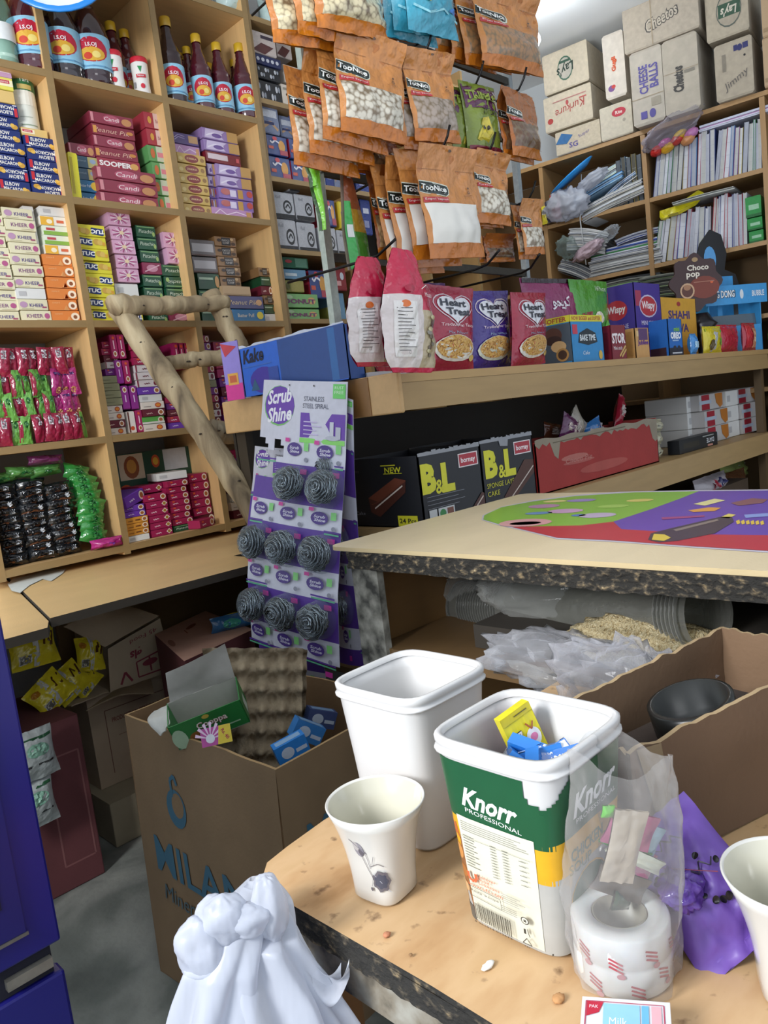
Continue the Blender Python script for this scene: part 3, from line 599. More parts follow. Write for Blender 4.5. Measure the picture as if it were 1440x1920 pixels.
# second row, middle column: biscuits
W1 = 'the biscuit shelf under the big bottles'
def st(xl, xr, yb, xt, yt, keys, where, **k): stack((xl, yb), (xr, yb+(xr-xl)*.1), (xt, yt), keys, where, **k)
st(147, 195, 375, 118, 262, ['puff', 'puff', 'coco', 'coco', 'candi'], 'blue stack of the maroon shelf', shelf=zB, Y=2.66)
put('yell', aty(148, 374, 2.62)[0], 2.622, zB+.001, .034, .155, .04, 'yellow crinkled packet standing before the blue biscuit packs', None, ry=.05, rz=.1)
st(190, 302, 384, 174, 308, ['candi', 'candi', 'candi'], 'long low pile of the maroon shelf', shelf=zB, Y=2.635)
st(182, 262, 300, 164, 205, ['sooper', 'peanut', 'candi', 'peanut', 'candi'], 'upper pile of the maroon shelf', Y=2.66, shelf=aty(185, 309, 2.635)[2])
st(296, 330, 392, 268, 205, ['pinkg', 'pinkg', 'pinkg', 'pinkg', 'redg', 'redg'], 'right stack of the maroon shelf', shelf=zB, Y=2.65)
# second row, right column
st(346, 400, 397, 324, 282, ['gold']*6, 'gold stack of the gold and lilac shelf', shelf=zB, Y=2.632)
X0, X1 = aty(330, 277, 2.66)[0], aty(376, 277, 2.66)[0]
for i, k in enumerate(['plil', 'purpd']): put(k, (X0+X1)/2, 2.67, aty(330, 282, 2.632)[2]+.001+i*.044, X1-X0, .042, .15, f"{KINDS[k]['desc']} lying {'on' if i == 0 else 'two above'} the gold stack", 'wafers in the gold and lilac shelf')
st(398, 476, 402, 390, 385, ['plil'], 'the gold and lilac shelf at the bottom right', shelf=zB, Y=2.635)
st(414, 478, 385, 403, 304, ['purpr', 'purpr', 'purp', 'purp'], 'right stack of the gold and lilac shelf', Y=2.645, shelf=zB+.0355)
st(398, 412, 384, 385, 304, ['purpr', 'purpr', 'purp', 'purp'], 'narrow stack beside the gold packs', Y=2.66, shelf=zB+.0355)
st(388, 454, 304, 388, 238, ['redw', 'purp', 'purp'], 'top pile of the gold and lilac shelf', Y=2.655, shelf=aty(405, 302, 2.645)[2])
# third row, middle column
st(173, 226, 600, 152, 418, ['tuc', 'tuc', 'tuc', 'tuc^', 'tuc', 'tuc', 'tuc', 'tuc^'], 'left cracker stack of the third row', shelf=zC, Y=2.632)
st(228, 272, 602, 216, 530, ['tuc^', 'tuc', 'white'], 'short cracker stack behind the ladder rung', shelf=zC, Y=2.65)
st(222, 264, 526, 205, 394, ['swirl']*5, 'tall pink column of the third row', Y=2.65, shelf=aty(218, 528, 2.65)[2]) if 1 else None
st(282, 318, 603, 258, 420, ['pist', 'pist^', 'pist', 'pist', 'redfoil', 'pist', 'pist', 'pist'], 'green stack of the third row', shelf=zC, Y=2.66)
st(320, 365, 606, 310, 495, ['redfoil', 'pist', 'pist', 'pist^', 'pist'], 'right green stack of the third row', shelf=zC, Y=2.655)
st(316, 350, 494, 303, 432, ['swirl', 'swirl'], 'small pink pile above the green packs', Y=2.655, shelf=aty(318, 495, 2.655)[2]+.002)
# third row, right column
st(383, 424, 606, 366, 510, ['marie', 'pist', 'marie'], 'left pile of the chocolate cookie shelf', shelf=zC, Y=2.66)
st(366, 412, 510, 356, 446, ['silv', 'silv'], 'grey pair above the dark green packs', Y=2.67, shelf=aty(372, 510, 2.66)[2]+.002)
st(428, 500, 606, 424, 553, ['bpuff', 'pinkik'], 'low blue pair of the chocolate cookie shelf', shelf=zC, Y=2.632)
st(420, 474, 553, 416, 534, ['plain'], 'the chocolate cookie shelf above the blue pair', shelf=aty(426, 553, 2.632)[2]+.001, Y=2.64)
st(416, 456, 534, 392, 440, ['choco']*5, 'brown cookie column', shelf=aty(420, 534, 2.64)[2]+.0015, Y=2.665)
st(500, 522, 606, 486, 500, ['white', 'marie', 'choco', 'spd', 'marie', 'choco'], 'jumbled pile by the right upright', shelf=zC, Y=2.65)
# fourth row, middle and right columns: spice boxes
st(205, 241, 816, 190, 705, ['spc', 'spd', 'spc', 'spc', 'spk', 'spk', 'spk', 'spk'], 'khaki stack of the fourth row', shelf=zD, Y=2.65)
st(200, 228, 704, 184, 640, ['spp', 'spw', 'spd', 'spm', 'spm'], 'small pile above the khaki stack', Y=2.66, shelf=aty(192, 705, 2.65)[2]+.002)
st(273, 316, 812, 246, 642, ['spc', 'spg', 'spd', 'spc', 'white', 'spv', 'spw', 'spw', 'spw', 'spm', 'spm', 'spm'], 'middle spice stack of the fourth row', shelf=zD, Y=2.645)
for (a, b, y0, y1, k, w_) in [(245, 258, 815, 770, 'spt', 'lowest'), (260, 272, 814, 768, 'spq', 'lowest right'), (233, 246, 768, 722, 'spu', 'middle'), (249, 262, 768, 722, 'spu', 'middle right'),
                              (222, 234, 720, 674, 'spu', 'upper left'), (236, 248, 720, 674, 'spq', 'upper right'), (212, 224, 673, 626, 'spq', 'topmost left'), (226, 238, 673, 626, 'spq', 'topmost right')]:
    P0, P1, P2 = aty(a, y0, 2.65), aty(b, y0, 2.65), aty(a, y1, 2.65)
    z0 = {814: zD, 815: zD}.get(y0, float(P0[2]))+.001
    put(k, (P0[0]+P1[0])/2, 2.652, z0, P1[0]-P0[0], P2[2]-z0-.002, .15, f"{KINDS[k]['desc']}, {w_} in the standing double column", 'standing spice boxes in the fourth row')
st(318, 360, 808, 306, 745, ['spv', 'spm', 'spd', 'spp', 'spm'], 'pile behind the ladder rail', shelf=zD, Y=2.66)
for i in range(3):
    P0 = aty(338+i*10, 690, 2.68); put('spq', P0[0], 2.69, P0[2], .028, .1, .12, f"upright magenta spice box, {ORD[i+1] if i else 'first'} beside the shelf divider above the rail", 'standing spice boxes by the divider')
st(392, 420, 806, 376, 628, ['spd', 'spw', 'spd', 'spm', 'spp', 'spk', 'spw', 'spm', 'white', 'spp', 'spp', 'spm'], 'left spice stack behind the ladder', shelf=zD, Y=2.64)
st(424, 456, 804, 410, 640, ['spp', 'spm', 'spp', 'spd', 'spp', 'spq', 'spm', 'spp', 'spm'], 'right spice stack behind the ladder', shelf=zD, Y=2.66) if 1 else None
st(460, 510, 800, 446, 660, ['spp', 'spm', 'spw', 'spp', 'spd', 'spm', 'spp', 'spm'], 'spice stack nearest the end upright', shelf=zD, Y=2.66)
# bottom row, middle column
P0, P1 = aty(222, 905, 2.72), aty(362, 895, 2.72)
b = MB(); w_ = .40; hh = .17
b.box(-w_/2, w_/2, -.01, .01, 0, hh, mat('#1d4636', 'card'))
b.deco(lambda u, v, l: ((u-.5)*w_, -.01-l, v*hh), w_, hh, [('r', 0, .45, .17, .98, '#717c7c'), ('r', .18, .4, .44, .98, '#c7b79c'), ('e', .31, .68, .08, .26, '#8a4a26'), ('e', .31, .7, .05, .16, '#c28a3c'), ('e', .57, .75, .045, .15, '#c2502a'), ('e', .57, .75, .03, .09, '#dcae3a'), ('r', .66, .5, .92, .99, '#b9bdc0'), ('e', .22, .2, .06, .1, '#c2502a'), ('e', .55, .2, .07, .1, '#c2502a')])
o = b.build('opened_carton_flap', None, (float(aty(290, 860, 2.74)[0]), 2.80, zE+.001+.15)); tag(o, 'large dark green printed carton sheet standing behind the spice boxes', 'box')
o2 = MB().box(-.18, .18, -.012, .012, 0, .149, mat('#3a3c3a', 'card')).build('display_carton', None, (float(aty(290, 860, 2.74)[0]), 2.80, zE+.001)); tag(o2, 'dark grey carton standing under the green printed sheet at the back', 'box')
st(242, 285, 1023, 233, 950, ['white', 'spo', 'spo', 'spo', 'spv', 'spv'], 'yellow and violet stack of the bottom row', shelf=zE, Y=2.625)
st(286, 328, 1016, 268, 945-15, ['spr', 'spr', 'spr', 'spr', 'spr', 'spm'], 'second stack of the bottom row', shelf=zE, Y=2.628)
st(328, 368, 1010, 300, 905, ['pist', 'spm', 'spm', 'spm', 'spm', 'spm', 'spm', 'spm'], 'third stack of the bottom row', shelf=zE, Y=2.64)
st(368, 404, 985, 355, 890, ['spm', 'spm', 'spm', 'spm', 'spm'], 'fourth stack of the bottom row', shelf=aty(372, 968, 2.66)[2], Y=2.66)
st(366, 408, 996, 362, 968, ['spd'], 'the bottom row under the fourth stack', shelf=zE, Y=2.67)
P0 = aty(390, 1000, 2.61); put('spm', P0[0], 2.605, zE+.001, .088, .032, .12, 'single magenta curry spice box pulled out to the shelf edge', 'boxes in bottom row', rz=.35)
P0 = aty(252, 940, 2.64); put('spv', P0[0], 2.632, aty(233, 950, 2.625)[2]+.002, .11, .042, .12, 'violet lentil spice box tipped askew on the short yellow stack', 'boxes in bottom row', rz=.4, ry=-.22)
P0 = aty(340, 895, 2.66); put('white', P0[0]-.04, 2.66, aty(300, 905, 2.64)[2]+.003, .12, .03, .14, 'white box lying crooked on top of the third stack', 'boxes in bottom row', rz=-.2)
P0 = aty(283, 900, 2.66); put('spr', P0[0], 2.67, aty(268, 930, 2.628)[2]+.004, .1, .03, .12, 'magenta box lying crooked over the second stack', 'boxes in bottom row', rz=.1)
P0, P1 = aty(424, 985, 2.66), aty(440, 985, 2.66)
for i, (a, k) in enumerate([(405, 'spt'), (414, 'spt')]):
    P0 = aty(a+8, 985, 2.69); put(k, P0[0], 2.69, zE+.001, .03, .16, .12, f"tall white and red box on end, {'left' if i == 0 else 'right'} one by the bottom divider", 'boxes in bottom row')
st(440, 480, 980, 428, 905-60, ['spd', 'spc', 'white', 'spd', 'spg', 'spm', 'spp', 'spm'], 'bottom right spice stack behind the ladder', shelf=zE, Y=2.66)
# ------------------------------------------------------------------ packets
def pillow(w, h, t, m, m2=None, crimp=.07, seed=0, nu=8, nv=12, amp=.12, region=None, back=None):
    """filled film packet standing on its crimped end; front is -Y; returns builder and front surface"""
    rs = seed*7.3
    def bul(u, v):
        a = 1-abs(2*u-1)**2.6; b = max(0, math.sin(pi*min(1, max(0, (v-crimp)/(1-2*crimp)))))**.55
        return t/2*max(0, a)**.6*b
    def x(u, v):
        b = max(0, math.sin(pi*min(1, max(0, (v-crimp)/(1-2*crimp)))))
        return (u-.5)*w*(1-.08*b)
    def fr(u, v, l=0):
        n = amp*t*hnoise((u*w*3+rs, v*h*3, rs), 9/max(w, h)*.6)*(4*u*(1-u))
        return (x(u, v)+.15*n, -bul(u, v)-n-.0008-l, v*h+.04*t*hnoise((u*9, rs, 0), 1))
    def bk(u, v, l=0): return (x(1-u, v), bul(1-u, v)+.0008+amp*t*.5*hnoise((u*3, v*5+rs, 3), 2)*(4*u*(1-u)), v*h)
    mb = MB(); mb.grid(fr, nu, nv, m, True, region); mb.grid(bk, nu, nv, back or m2 or m, True)
    return mb, fr
PKT = {}
def packet(key, name, w, h, t, col, items, label, group, M, cat='packet', kind='film', amp=.35, seeds=3, back=None):
    s = random.randrange(seeds); kk = (key, s)
    if kk not in PKT:
        mb, fr = pillow(w, h, t, mat(col, kind), seed=s, amp=amp, back=back and mat(back, kind))
        mb.deco(fr, w, h, items, True, kind, l0=1.5); PKT[kk] = mb.mesh(name)
    o = bpy.data.objects.new(name, PKT[kk]); COL.objects.link(o); o.matrix_world = M; tag(o, label, cat, group); return o
def TR(x, y, z, rz=0, rx=0, ry=0): return Matrix.Translation((x, y, z)) @ Matrix.Rotation(rz, 4, 'Z') @ Matrix.Rotation(rx, 4, 'X') @ Matrix.Rotation(ry, 4, 'Y')
PG = [('r', .0, .05, .3, .95, '#93243f'), ('e', .62, .7, .18, .12, '#2a6a34'), ('r', .75, .05, 1, .95, '#6fae4e')]
PM = [('r', .3, .6, .7, .95, '#c9c4c8'), ('r', .36, .65, .64, .88, '#77707a')]
PP = [('e', .5, .2, .25, .12, '#c08a5a'), ('r', .2, .75, .8, .85, '#4a2a66')]
rows = [(zD+.002, 11, 'bottom'), (zD+.080, 11, 'second'), (zD+.155, 11, 'third'), (zD+.228, 11, 'fourth')]
for r, (z, n, rn) in enumerate(rows):
    for i in range(n):
        x = .845+i*.0325; u = i/(n-1)
        if r == 0: key = 'pg' if i in (1, 3, 4, 10) else 'pr'
        elif r == 3: key = 'pr'
        else: key = 'pp' if i > 7 else ('pg' if (i+r) % 5 else 'pr')
        if r == 3 and i < 2: key = 'pg'
        col, it, d = {'pg': ('#6aa84a', PG, 'green and maroon'), 'pr': ('#96213f', PM, 'crimson barcode-backed'), 'pp': ('#a3286e', PP, 'pink and purple')}[key]
        if r == 0 and 5 <= i <= 9: y = 2.615
        else: y = 2.66+.012*((i+r) % 2)
        packet(key, 'candy_packet', .042, .094, .026, col, it, f"{d} sweet packet, {ordl(i)} from left in the {rn} packet row", 'sweet packets on edge in the fourth row', TR(x, y, z, rz=random.uniform(-.5, .4), ry=random.uniform(-.12, .12)), back='#7a2a3c')
for r, (z, n) in enumerate([(zD+.004, 11), (zD+.083, 11), (zD+.158, 10)]):    # a second rank behind
    pass
# black packets lying flat, bottom left
BKI = [('e', .3, .5, .16, .3, '#15171b'), ('r', .6, .3, .75, .65, '#b9bfc6'), ('l', [(.1, .15), (.45, .25), (.8, .15)], .12, '#8a5a3c')]
for c, (xc, n) in enumerate([(.868, 10), (.962, 10), (1.052, 9)]):
    for i in range(n):
        packet('bk', 'snack_packet', .106, .044, .06, '#14181c', BKI, f"black glossy snack packet, {ORD[i] if i < n-1 else 'topmost'} in the {['left', 'middle', 'right'][c]} black pile", 'black snack packets in the bottom row',
               TR(xc+random.uniform(-.006, .006), 2.66+random.uniform(0, .015), zE+.002+i*.0262, rz=random.uniform(-.15, .15), rx=-.12, ry=random.uniform(-.08, .08)), amp=.3)
GI = [('l', [(.1, .5), (.5, .8), (.9, .4)], .12, '#8ec67c'), ('e', .5, .4, .15, .2, '#1c5a2a')]
for i in range(9):
    packet('gp', 'snack_packet', .10, .055, .05, '#2f8a3c', GI, f"bright green snack packet, {ORD[i] if i < 8 else 'topmost'} of the slumped green column", 'green snack packets in the bottom row',
           TR(1.145-.004*abs(i-4)+.004, 2.64+i*.006, zE+.026+i*.0285, rz=random.uniform(-.3, .3), rx=-.2, ry=.35+.1*math.sin(i*2)))
for i, (x, z, a) in enumerate([(.88, .275, -.1), (.95, .287, .12), (1.03, .282, -.05)]):
    packet('gp2', 'snack_packet', .115, .036, .05, '#4f8a44', GI, f"dull green packet, {['left', 'middle', 'right'][i]} of three lying across the black piles", 'green packets across the black piles', TR(x, 2.68, zE+z, rz=.1, ry=a))
packet('pk2', 'snack_packet', .12, .03, .05, '#6a2a5a', [('l', [(.1, .3), (.9, .7)], .2, '#a3406e')], 'purple packet lying topmost above the green packets', None, TR(1.03, 2.67, zE+.322, ry=.05))
packet('pk3', 'snack_packet', .115, .034, .055, '#b0257a', [('l', [(.1, .3), (.9, .7)], .2, '#d45aa0'), ('e', .6, .4, .1, .2, '#6a2a8a')], 'magenta packet lying at the shelf edge below the green column', None, TR(1.17, 2.612, zE+.004, rz=-.15))
# ------------------------------------------------------------------ bottles
BT = {}
def bottle(x, y, z, s, label, cap='#c9a227', big=False, group=None, liquid='#4a1222', rz=0):
    key = (cap, big, liquid)
    if key not in BT:
        t = empty('syrup_bottle'); h = .27
        if not big: prof = [(0, 0), (.034, 0), (.037, .006), (.037, .125), (.034, .135), (.0365, .14), (.031, .15), (.029, .158), (.023, .178), (.0165, .195), (.0175, .199), (.0150, .203), (.0155, .215), (.0130, .222), (.0130, .238)]
        else: prof = [(0, 0), (.05, 0), (.058, .012), (.056, .03), (.058, .035), (.057, .16), (.054, .172), (.050, .19), (.042, .21), (.03, .235), (.024, .246), (.026, .25), (.016, .256), (.016, .275)]
        MB().lathe(prof, mat(liquid, 'syrup'), 22).build('glass_body', t)
        top = prof[-1][1]; R = prof[3][0] if not big else .058; r = prof[-1][0]+.003
        MB().lathe([(r, top-.014), (r+.001, top-.012), (r+.0005, top+.012), (r-.002, top+.014), (0, top+.014)], mat(cap, 'plastic'), 18).build('cap', t)
        z0, z1 = (.022, .108) if not big else (.045, .15)
        lb = MB(); fn = lambda u, v, l: ((R+.0008+l)*math.cos(-2.05+(u-.5)*3.6), (R+.0008+l)*math.sin(-2.05+(u-.5)*3.6), z0+v*(z1-z0))
        lb.grid(lambda u, v: fn(u, v, 0), 20, 3, mat('#8fc3dc', 'card'))
        lb.deco(fn, R*3.6, z1-z0, [('e', .5, .55, .24, .36, '#b81f3a'), ('e', .5, .42, .19, .2, '#d9a93a'), ('e', .44, .36, .06, .1, '#c7402a'), ('e', .56, .4, .06, .1, '#e6d27a'),
                              T_('I.S.OJ', .5, .66, .14, '#f2e3e6', b=.03), ('r', .05, .06, .95, .1, '#5f94b8')], True)
        lb.build('label', t)
        for ch in t.children: pass
        BT[key] = t; o = t
    else: o = copy_tree(BT[key])
    o.location = (x, y, z); o.scale = (s, s, s); o.rotation_euler[2] = rz
    tag(o, label, 'bottle', group); return o
def bpx(px, py, Y, z): return float(aty(px, py, Y)[0])
za = zA+.0005
G0 = 'red syrup bottles in the top row'
bottle(aty(62, 118, 2.68)[0], 2.68, za, 1.12, 'large syrup bottle beside the green soda bottle at top left', big=True, group=G0)
bottle(aty(34, 110, 2.74)[0]-.01, 2.78, za, 1.12, 'syrup bottle half hidden behind the leftmost large syrup bottle', big=True, group=G0)
bottle(aty(124, 140, 2.69)[0], 2.69, za, 1.12, 'broad dark syrup bottle right of the divider, under the blue basin', cap='#b8922a', big=True, group=G0, liquid='#1d0b12')
bottle(aty(180, 150, 2.68)[0], 2.68, za, 1.12, 'tall dark syrup bottle between broad bottle and white canisters', cap='#b8922a', big=True, group=G0, liquid='#2c0c16')
bottle(aty(214, 150, 2.78)[0]-.01, 2.83, za, 1.12, 'slim syrup bottle rearmost behind the left white canister', group=G0)
bottle(aty(228, 158, 2.74)[0], 2.76, za, 1.2, 'slim syrup bottle standing directly behind the left white canister', group=G0)
bottle(aty(250, 165, 2.74)[0], 2.75, za, 1.12, 'slim syrup bottle between the two white canisters', group=G0)
bottle(aty(329, 182, 2.66)[0], 2.66, za, 1.28, 'dark syrup bottle leftmost in the right-hand bottle compartment', group=G0, liquid='#240a14', cap='#b8922a')
for i, (px_, Y, s) in enumerate([(350, 2.74, .82), (364, 2.70, .85), (384, 2.66, .97), (401, 2.80, .9), (420, 2.665, .95), (440, 2.76, .85), (449, 2.72, .9), (462, 2.65, 1.0)]):
    d = ['second small', 'third small', 'prominent fourth', 'hidden fifth', 'prominent sixth', 'hidden seventh', 'eighth', 'front rightmost'][i]
    bottle(aty(px_, 200, Y)[0]+(.0 if i != 7 else .0), Y, za, s*1.2, f"{d} gold-capped syrup bottle in the right-hand bottle compartment", group=G0)
# green soda bottle, canisters
t = tag(empty('soda_bottle', (float(aty(12, 110, 2.66)[0])-.005, 2.67, za)), 'clear green soda bottle cut by the left frame edge in top row', 'bottle')
MB().lathe([(0, 0), (.04, 0), (.047, .01), (.045, .03), (.047, .05), (.047, .15), (.044, .19), (.03, .23), (.014, .255), (.014, .27)], mat('#7fb29a', 'clear'), 22).build('body', t)
MB().lathe([(.0405, .012), (.0455, .02), (.0455, .10), (0, .10)], mat('#a9c9b8', 'syrup'), 22).build('drink', t)
MB().lathe([(.0478, .075), (.0478, .13)], mat('#dfe3e2', 'card'), 22).build('label', t)
MB().lathe([(.016, .258), (.016, .282), (0, .282)], mat('#b8c83a', 'plastic'), 16).build('cap', t)
CANI = []
for i, (px_, d) in enumerate([(221, 'left'), (268, 'right')]):
    x = float(aty(px_, 165, 2.65)[0]); t = tag(empty('powder_canister', (x, 2.655, za), (0, 0, i*.2)), f"white powder canister with a red lid, {d} of the pair", 'canister', 'white red-lidded canisters')
    R = .031; bd = MB().lathe([(0, 0), (R, 0), (R*1.02, .006), (R*.93, .05), (R, .10), (R, .118)], mat('#e4e2dd', 'plastic'), 20)
    fn = lambda u, v, l: ((R*.985+.001+l)*math.cos(-2.3+(u-.5)*2.4), (R*.985+.001+l)*math.sin(-2.3+(u-.5)*2.4), .012+v*.10)
    bd.deco(fn, R*2.4, .1, [('p', [(.4, .9), (.62, .9), (.52, .68)], '#2a8a4c'), ('r', .3, .5, .75, .62, '#c4283a'), T_('Noor', .52, .56, .07, '#f4f4f4'), ('e', .55, .2, .1, .09, '#c4283a'), ('r', .1, .15, .22, .35, '#8a8a8a')], True)
    bd.build('body', t)
    MB().lathe([(R*1.03, .118), (R*1.05, .12), (R*1.05, .134), (R*.98, .138), (0, .138)], mat('#c22436', 'plastic'), 20).build('lid', t)
    MB().lathe([(R*1.03, .0005), (R*1.03, .007)], mat('#2a8a5c', 'plastic'), 20).build('base_ring', t)
# blue and white basin hanging at the top edge
P0 = aty(104, -46, 2.5); t = tag(empty('plastic_basin', tuple(map(float, P0))), 'blue and white plastic basin hanging at the top left', 'basin')
t.rotation_euler = (math.radians(78), 0, math.radians(-30)); t.scale = (1.6, 1.6, 1.2)
MB().lathe([(0, 0), (.07, 0), (.085, .02), (.1, .05)], mat('#dfe9f0', 'plastic'), 32).build('bowl', t)
MB().lathe([(.098, .046), (.112, .052), (.112, .058), (.1, .056)], mat('#1f7fd0', 'plastic'), 32).build('rim', t)
b = MB().tube([(float(P0[0]), float(P0[1])+.02, float(P0[2])+.07), (float(P0[0]), 2.62, 2.94)], .002, mat('#888888', 'plastic'), 6); tag(b.build('hanging_string'), 'thin grey string holding up the blue basin', 'string')
# ================================================================== ladder of peeled branches
def fwd(px, py, D): return atd(px, py, D)
lad = tag(empty('wooden_ladder', tuple(map(float, atz(522, 1028, .852)))), 'rough ladder of peeled grey branches leaning in front of the left shelving', 'ladder')
def branch(pts, rad, name, par=None, seed=0, col='#ab9a7a'):
    P = [np.array(p, float) for p in pts]; Q = []; R = []
    n = 26
    for i in range(n+1):
        t = i/n*(len(P)-1); k = min(int(t), len(P)-2); f = t-k
        q = P[k]*(1-f)+P[k+1]*f
        q = q+np.array([hnoise((i*.35, seed, 0), 1), hnoise((i*.35, seed, 5), 1), hnoise((i*.35, seed, 9), 1)])*.008
        Q.append(q); rr = rad[0]*(1-i/n)+rad[1]*i/n; R.append(rr*(1+.16*hnoise((i*.6, seed, 3), 1)))
    mb = MB().tube(Q, R, mat(col, 'log'), 14)
    V = np.array(mb.v)
    for i in range(len(mb.v)):
        p = V[i]; d = .003*hnoise(p*28, 1); mb.v[i] = tuple(p+d)
    for j in range(5):                        # knots
        k = 3+(j*5+seed) % 20; c = Q[k]; to = C0-c; to = to/np.linalg.norm(to); s_ = np.cross(to, [0, 0, 1]); c = c+to*R[k]*.98+s_*R[k]*.3*((j % 3)-1)
        mb.lathe([(0, -.004), (.006, -.002), (.004, .002), (0, .003)], mat('#3a3026', 'matte'), 8, c)
    return part(mb, name, par) if par else mb.build(name)
A = aty(222, 578, 2.50); Cx = atz(522, 1028, .866); B = A*.5+Cx*.5+np.array([0, -.01, .004])
branch([A, B, Cx], (.038, .042), 'left_rail', lad, 1)
A2 = aty(394, 548, 2.50); B2 = aty(455, 665, 2.43); d2 = B2-A2; e2 = A2+d2*((A2[2]-.868)/(A2[2]-B2[2])); e2[1] = 2.30
branch([A2, B2, e2], (.034, .040), 'right_rail', lad, 2)
branch([aty(212, 573, 2.465), aty(320, 573, 2.45), aty(424, 567, 2.455)], (.036, .027), 'rung', lad, 3)
branch([aty(313, 682, 2.42), aty(380, 672, 2.40), aty(478, 668, 2.38)], (.026, .030), 'rung', lad, 4)
branch([aty(393, 806, 2.35), aty(440, 815, 2.33), aty(545, 800, 2.33)], (.040, .034), 'rung', lad, 5, '#8f8470')
# ================================================================== goods on the darker shelving behind the pouches
design('tissue', 'foil_bag', 'white and grey printed pack', 'pack', '#b9bcc2', 'film', asp=1.15, items=[('r', .0, .0, 1, .16, '#2c2f33'), ('e', .7, .45, .2, .26, '#33363a'), ('e', .7, .45, .14, .17, '#b9bcc2'), ('l', [(.6, .4), (.72, .55), (.8, .4)], .06, '#33363a'), T_('Roll', .3, .8, .12, '#8a8d94', sh=.3)])
design('bluered', 'biscuit_box', 'blue red-sided biscuit box', 'biscuits', '#2b3f7a', 'shrink', asp=1.3, side='#a32a3c', items=[('e', .72, .5, .17, .3, '#c9913f'), ('r', .6, .05, 1, .3, '#a33a4a'), ('r', .05, .3, .3, .45, '#c2503c'), ('l', [(.15, .7), (.25, .6), (.4, .75), (.6, .65)], .08, '#e2dfe6'), ('e', .4, .85, .12, .1, '#b82c3c')])
design('foil', 'foil_bag', 'silver and blue foil pack', 'pack', '#7f8aa6', 'film', asp=.9, items=[('r', .1, .55, .9, .8, '#c9ced8'), ('l', [(.1, .2), (.5, .4), (.9, .15)], .1, '#c6a27a'), ('r', .15, .3, .7, .4, '#3a3f66')])
design('bfoil', 'foil_bag', 'blue foil pack with white lettering', 'pack', '#2f4488', 'film', asp=.8, items=[('r', .2, .6, .8, .75, '#c9cedc'), ('r', .2, .2, .7, .4, '#8a92b8')])
design('leaf', 'foil_bag', 'black and white leaf-patterned pack', 'pack', '#20232a', 'film', asp=1.5, items=[('e', .2+.2*i, .3+.4*(i % 2), .05, .16, '#c9ccd2') for i in range(4)]+[('e', .1+.2*i, .7-.4*(i % 2), .04, .14, '#9aa0aa') for i in range(5)])
design('bflow', 'foil_bag', 'navy pack with white flowers', 'pack', '#26305e', 'film', asp=1.7, items=[('e', .12+.18*i, .5, .06, .2, '#d5d8e2') for i in range(5)])
design('wbrown', 'foil_bag', 'white and brown wrapped pack', 'pack', '#c9bdb6', 'film', asp=1.2, items=[('p', [(0, .1), (.5, .0), (.9, .4), (.4, .5)], '#5a3030'), ('r', .4, .7, .9, .85, '#3a3040')])
design('beigeb', 'foil_bag', 'beige leaf-marked box', 'box', '#c8beb0', 'card', asp=.9, items=[('e', .6, .5, .12, .2, '#a8606a'), ('r', .1, .75, .6, .85, '#8a8478')])
design('donut', 'biscuit_box', 'green ring-cake box', 'cakes', '#76a866', 'shrink', asp=1.7, items=[('e', .8, .5, .12, .26, '#c9a060'), ('e', .8, .5, .05, .1, '#76a866'), T_('DONUT', .45, .45, .34, '#6a2a5a', b=.04), ('e', .15, .75, .1, .14, '#a8c79c')])
design('gfoil', 'foil_bag', 'dark green foil pack', 'pack', '#1f5a40', 'film', asp=1.6, items=[('r', .5, .1, .95, .9, '#5c8a74'), ('e', .25, .6, .13, .16, '#a3343c')])
design('lblue', 'foil_bag', 'pale blue pack', 'pack', '#6f9ab8', 'film', asp=2, items=[('r', .1, .3, .6, .6, '#c9d8de')])
design('olive', 'foil_bag', 'olive green pack', 'pack', '#8a8a3c', 'film', asp=1.5, items=[('r', .35, .05, 1, .95, '#a39a54'), ('e', .2, .5, .1, .3, '#5a5a20')])
design('redp', 'foil_bag', 'dark red pack', 'pack', '#8a2c36', 'film', asp=1.2, items=[('e', .7, .6, .14, .16, '#c9ced8'), ('r', .1, .2, .6, .4, '#d8a4a4')])
design('yelb', 'foil_bag', 'yellow and blue box', 'box', '#d8c43c', 'card', asp=1.2, items=[('r', .1, .3, .9, .6, '#2c4a9a')])
def row2(z, specs, Y=2.64):
    """(left px, right px, base py, top py, key, label)"""
    for (xl, xr, yb, yt, key, label, *o) in specs:
        yy = Y+(o[0] if o else 0); A = aty(xl, yb, yy); B = aty(xr, yb+(xr-xl)*.17, yy); T = aty(xl-(yb-yt)*.13, yt, yy)
        zz = z if z else float(A[2])+.001
        put(key, (A[0]+B[0])/2, yy, zz+.0005, (B[0]-A[0])*.97, T[2]-zz-.002, .2, label, 'packs on the darker shelving')
zs = lambda i: U2Z[i]+.0105
row2(zs(4), [(484, 530, 183, 146, 'leaf', 'black and white leaf-patterned pack, lower, beside the end upright'), (531, 560, 195, 155, 'beigeb', 'beige box on the top shelf right of the leaf packs')])
row2(None, [(482, 526, 145, 118, 'leaf', 'black and white leaf-patterned pack, upper, beside the end upright'), (478, 528, 117, 97, 'bflow', 'navy pack with white flowers above the leaf packs'), (473, 519, 96, 52, 'wbrown', 'white and brown pack topmost beside the end upright'), (520, 548, 105, 60, 'wbrown', 'second white and brown pack, half behind the first', .06), (534, 562, 154, 118, 'beigeb', 'beige box standing on another beige box on the top shelf', .02)])
row2(zs(3), [(508, 547, 330, 290, 'bluered', 'blue biscuit box, lower left, beside the end upright'), (549, 583, 338, 299, 'bluered', 'blue biscuit box, lower second, behind the steel post')])
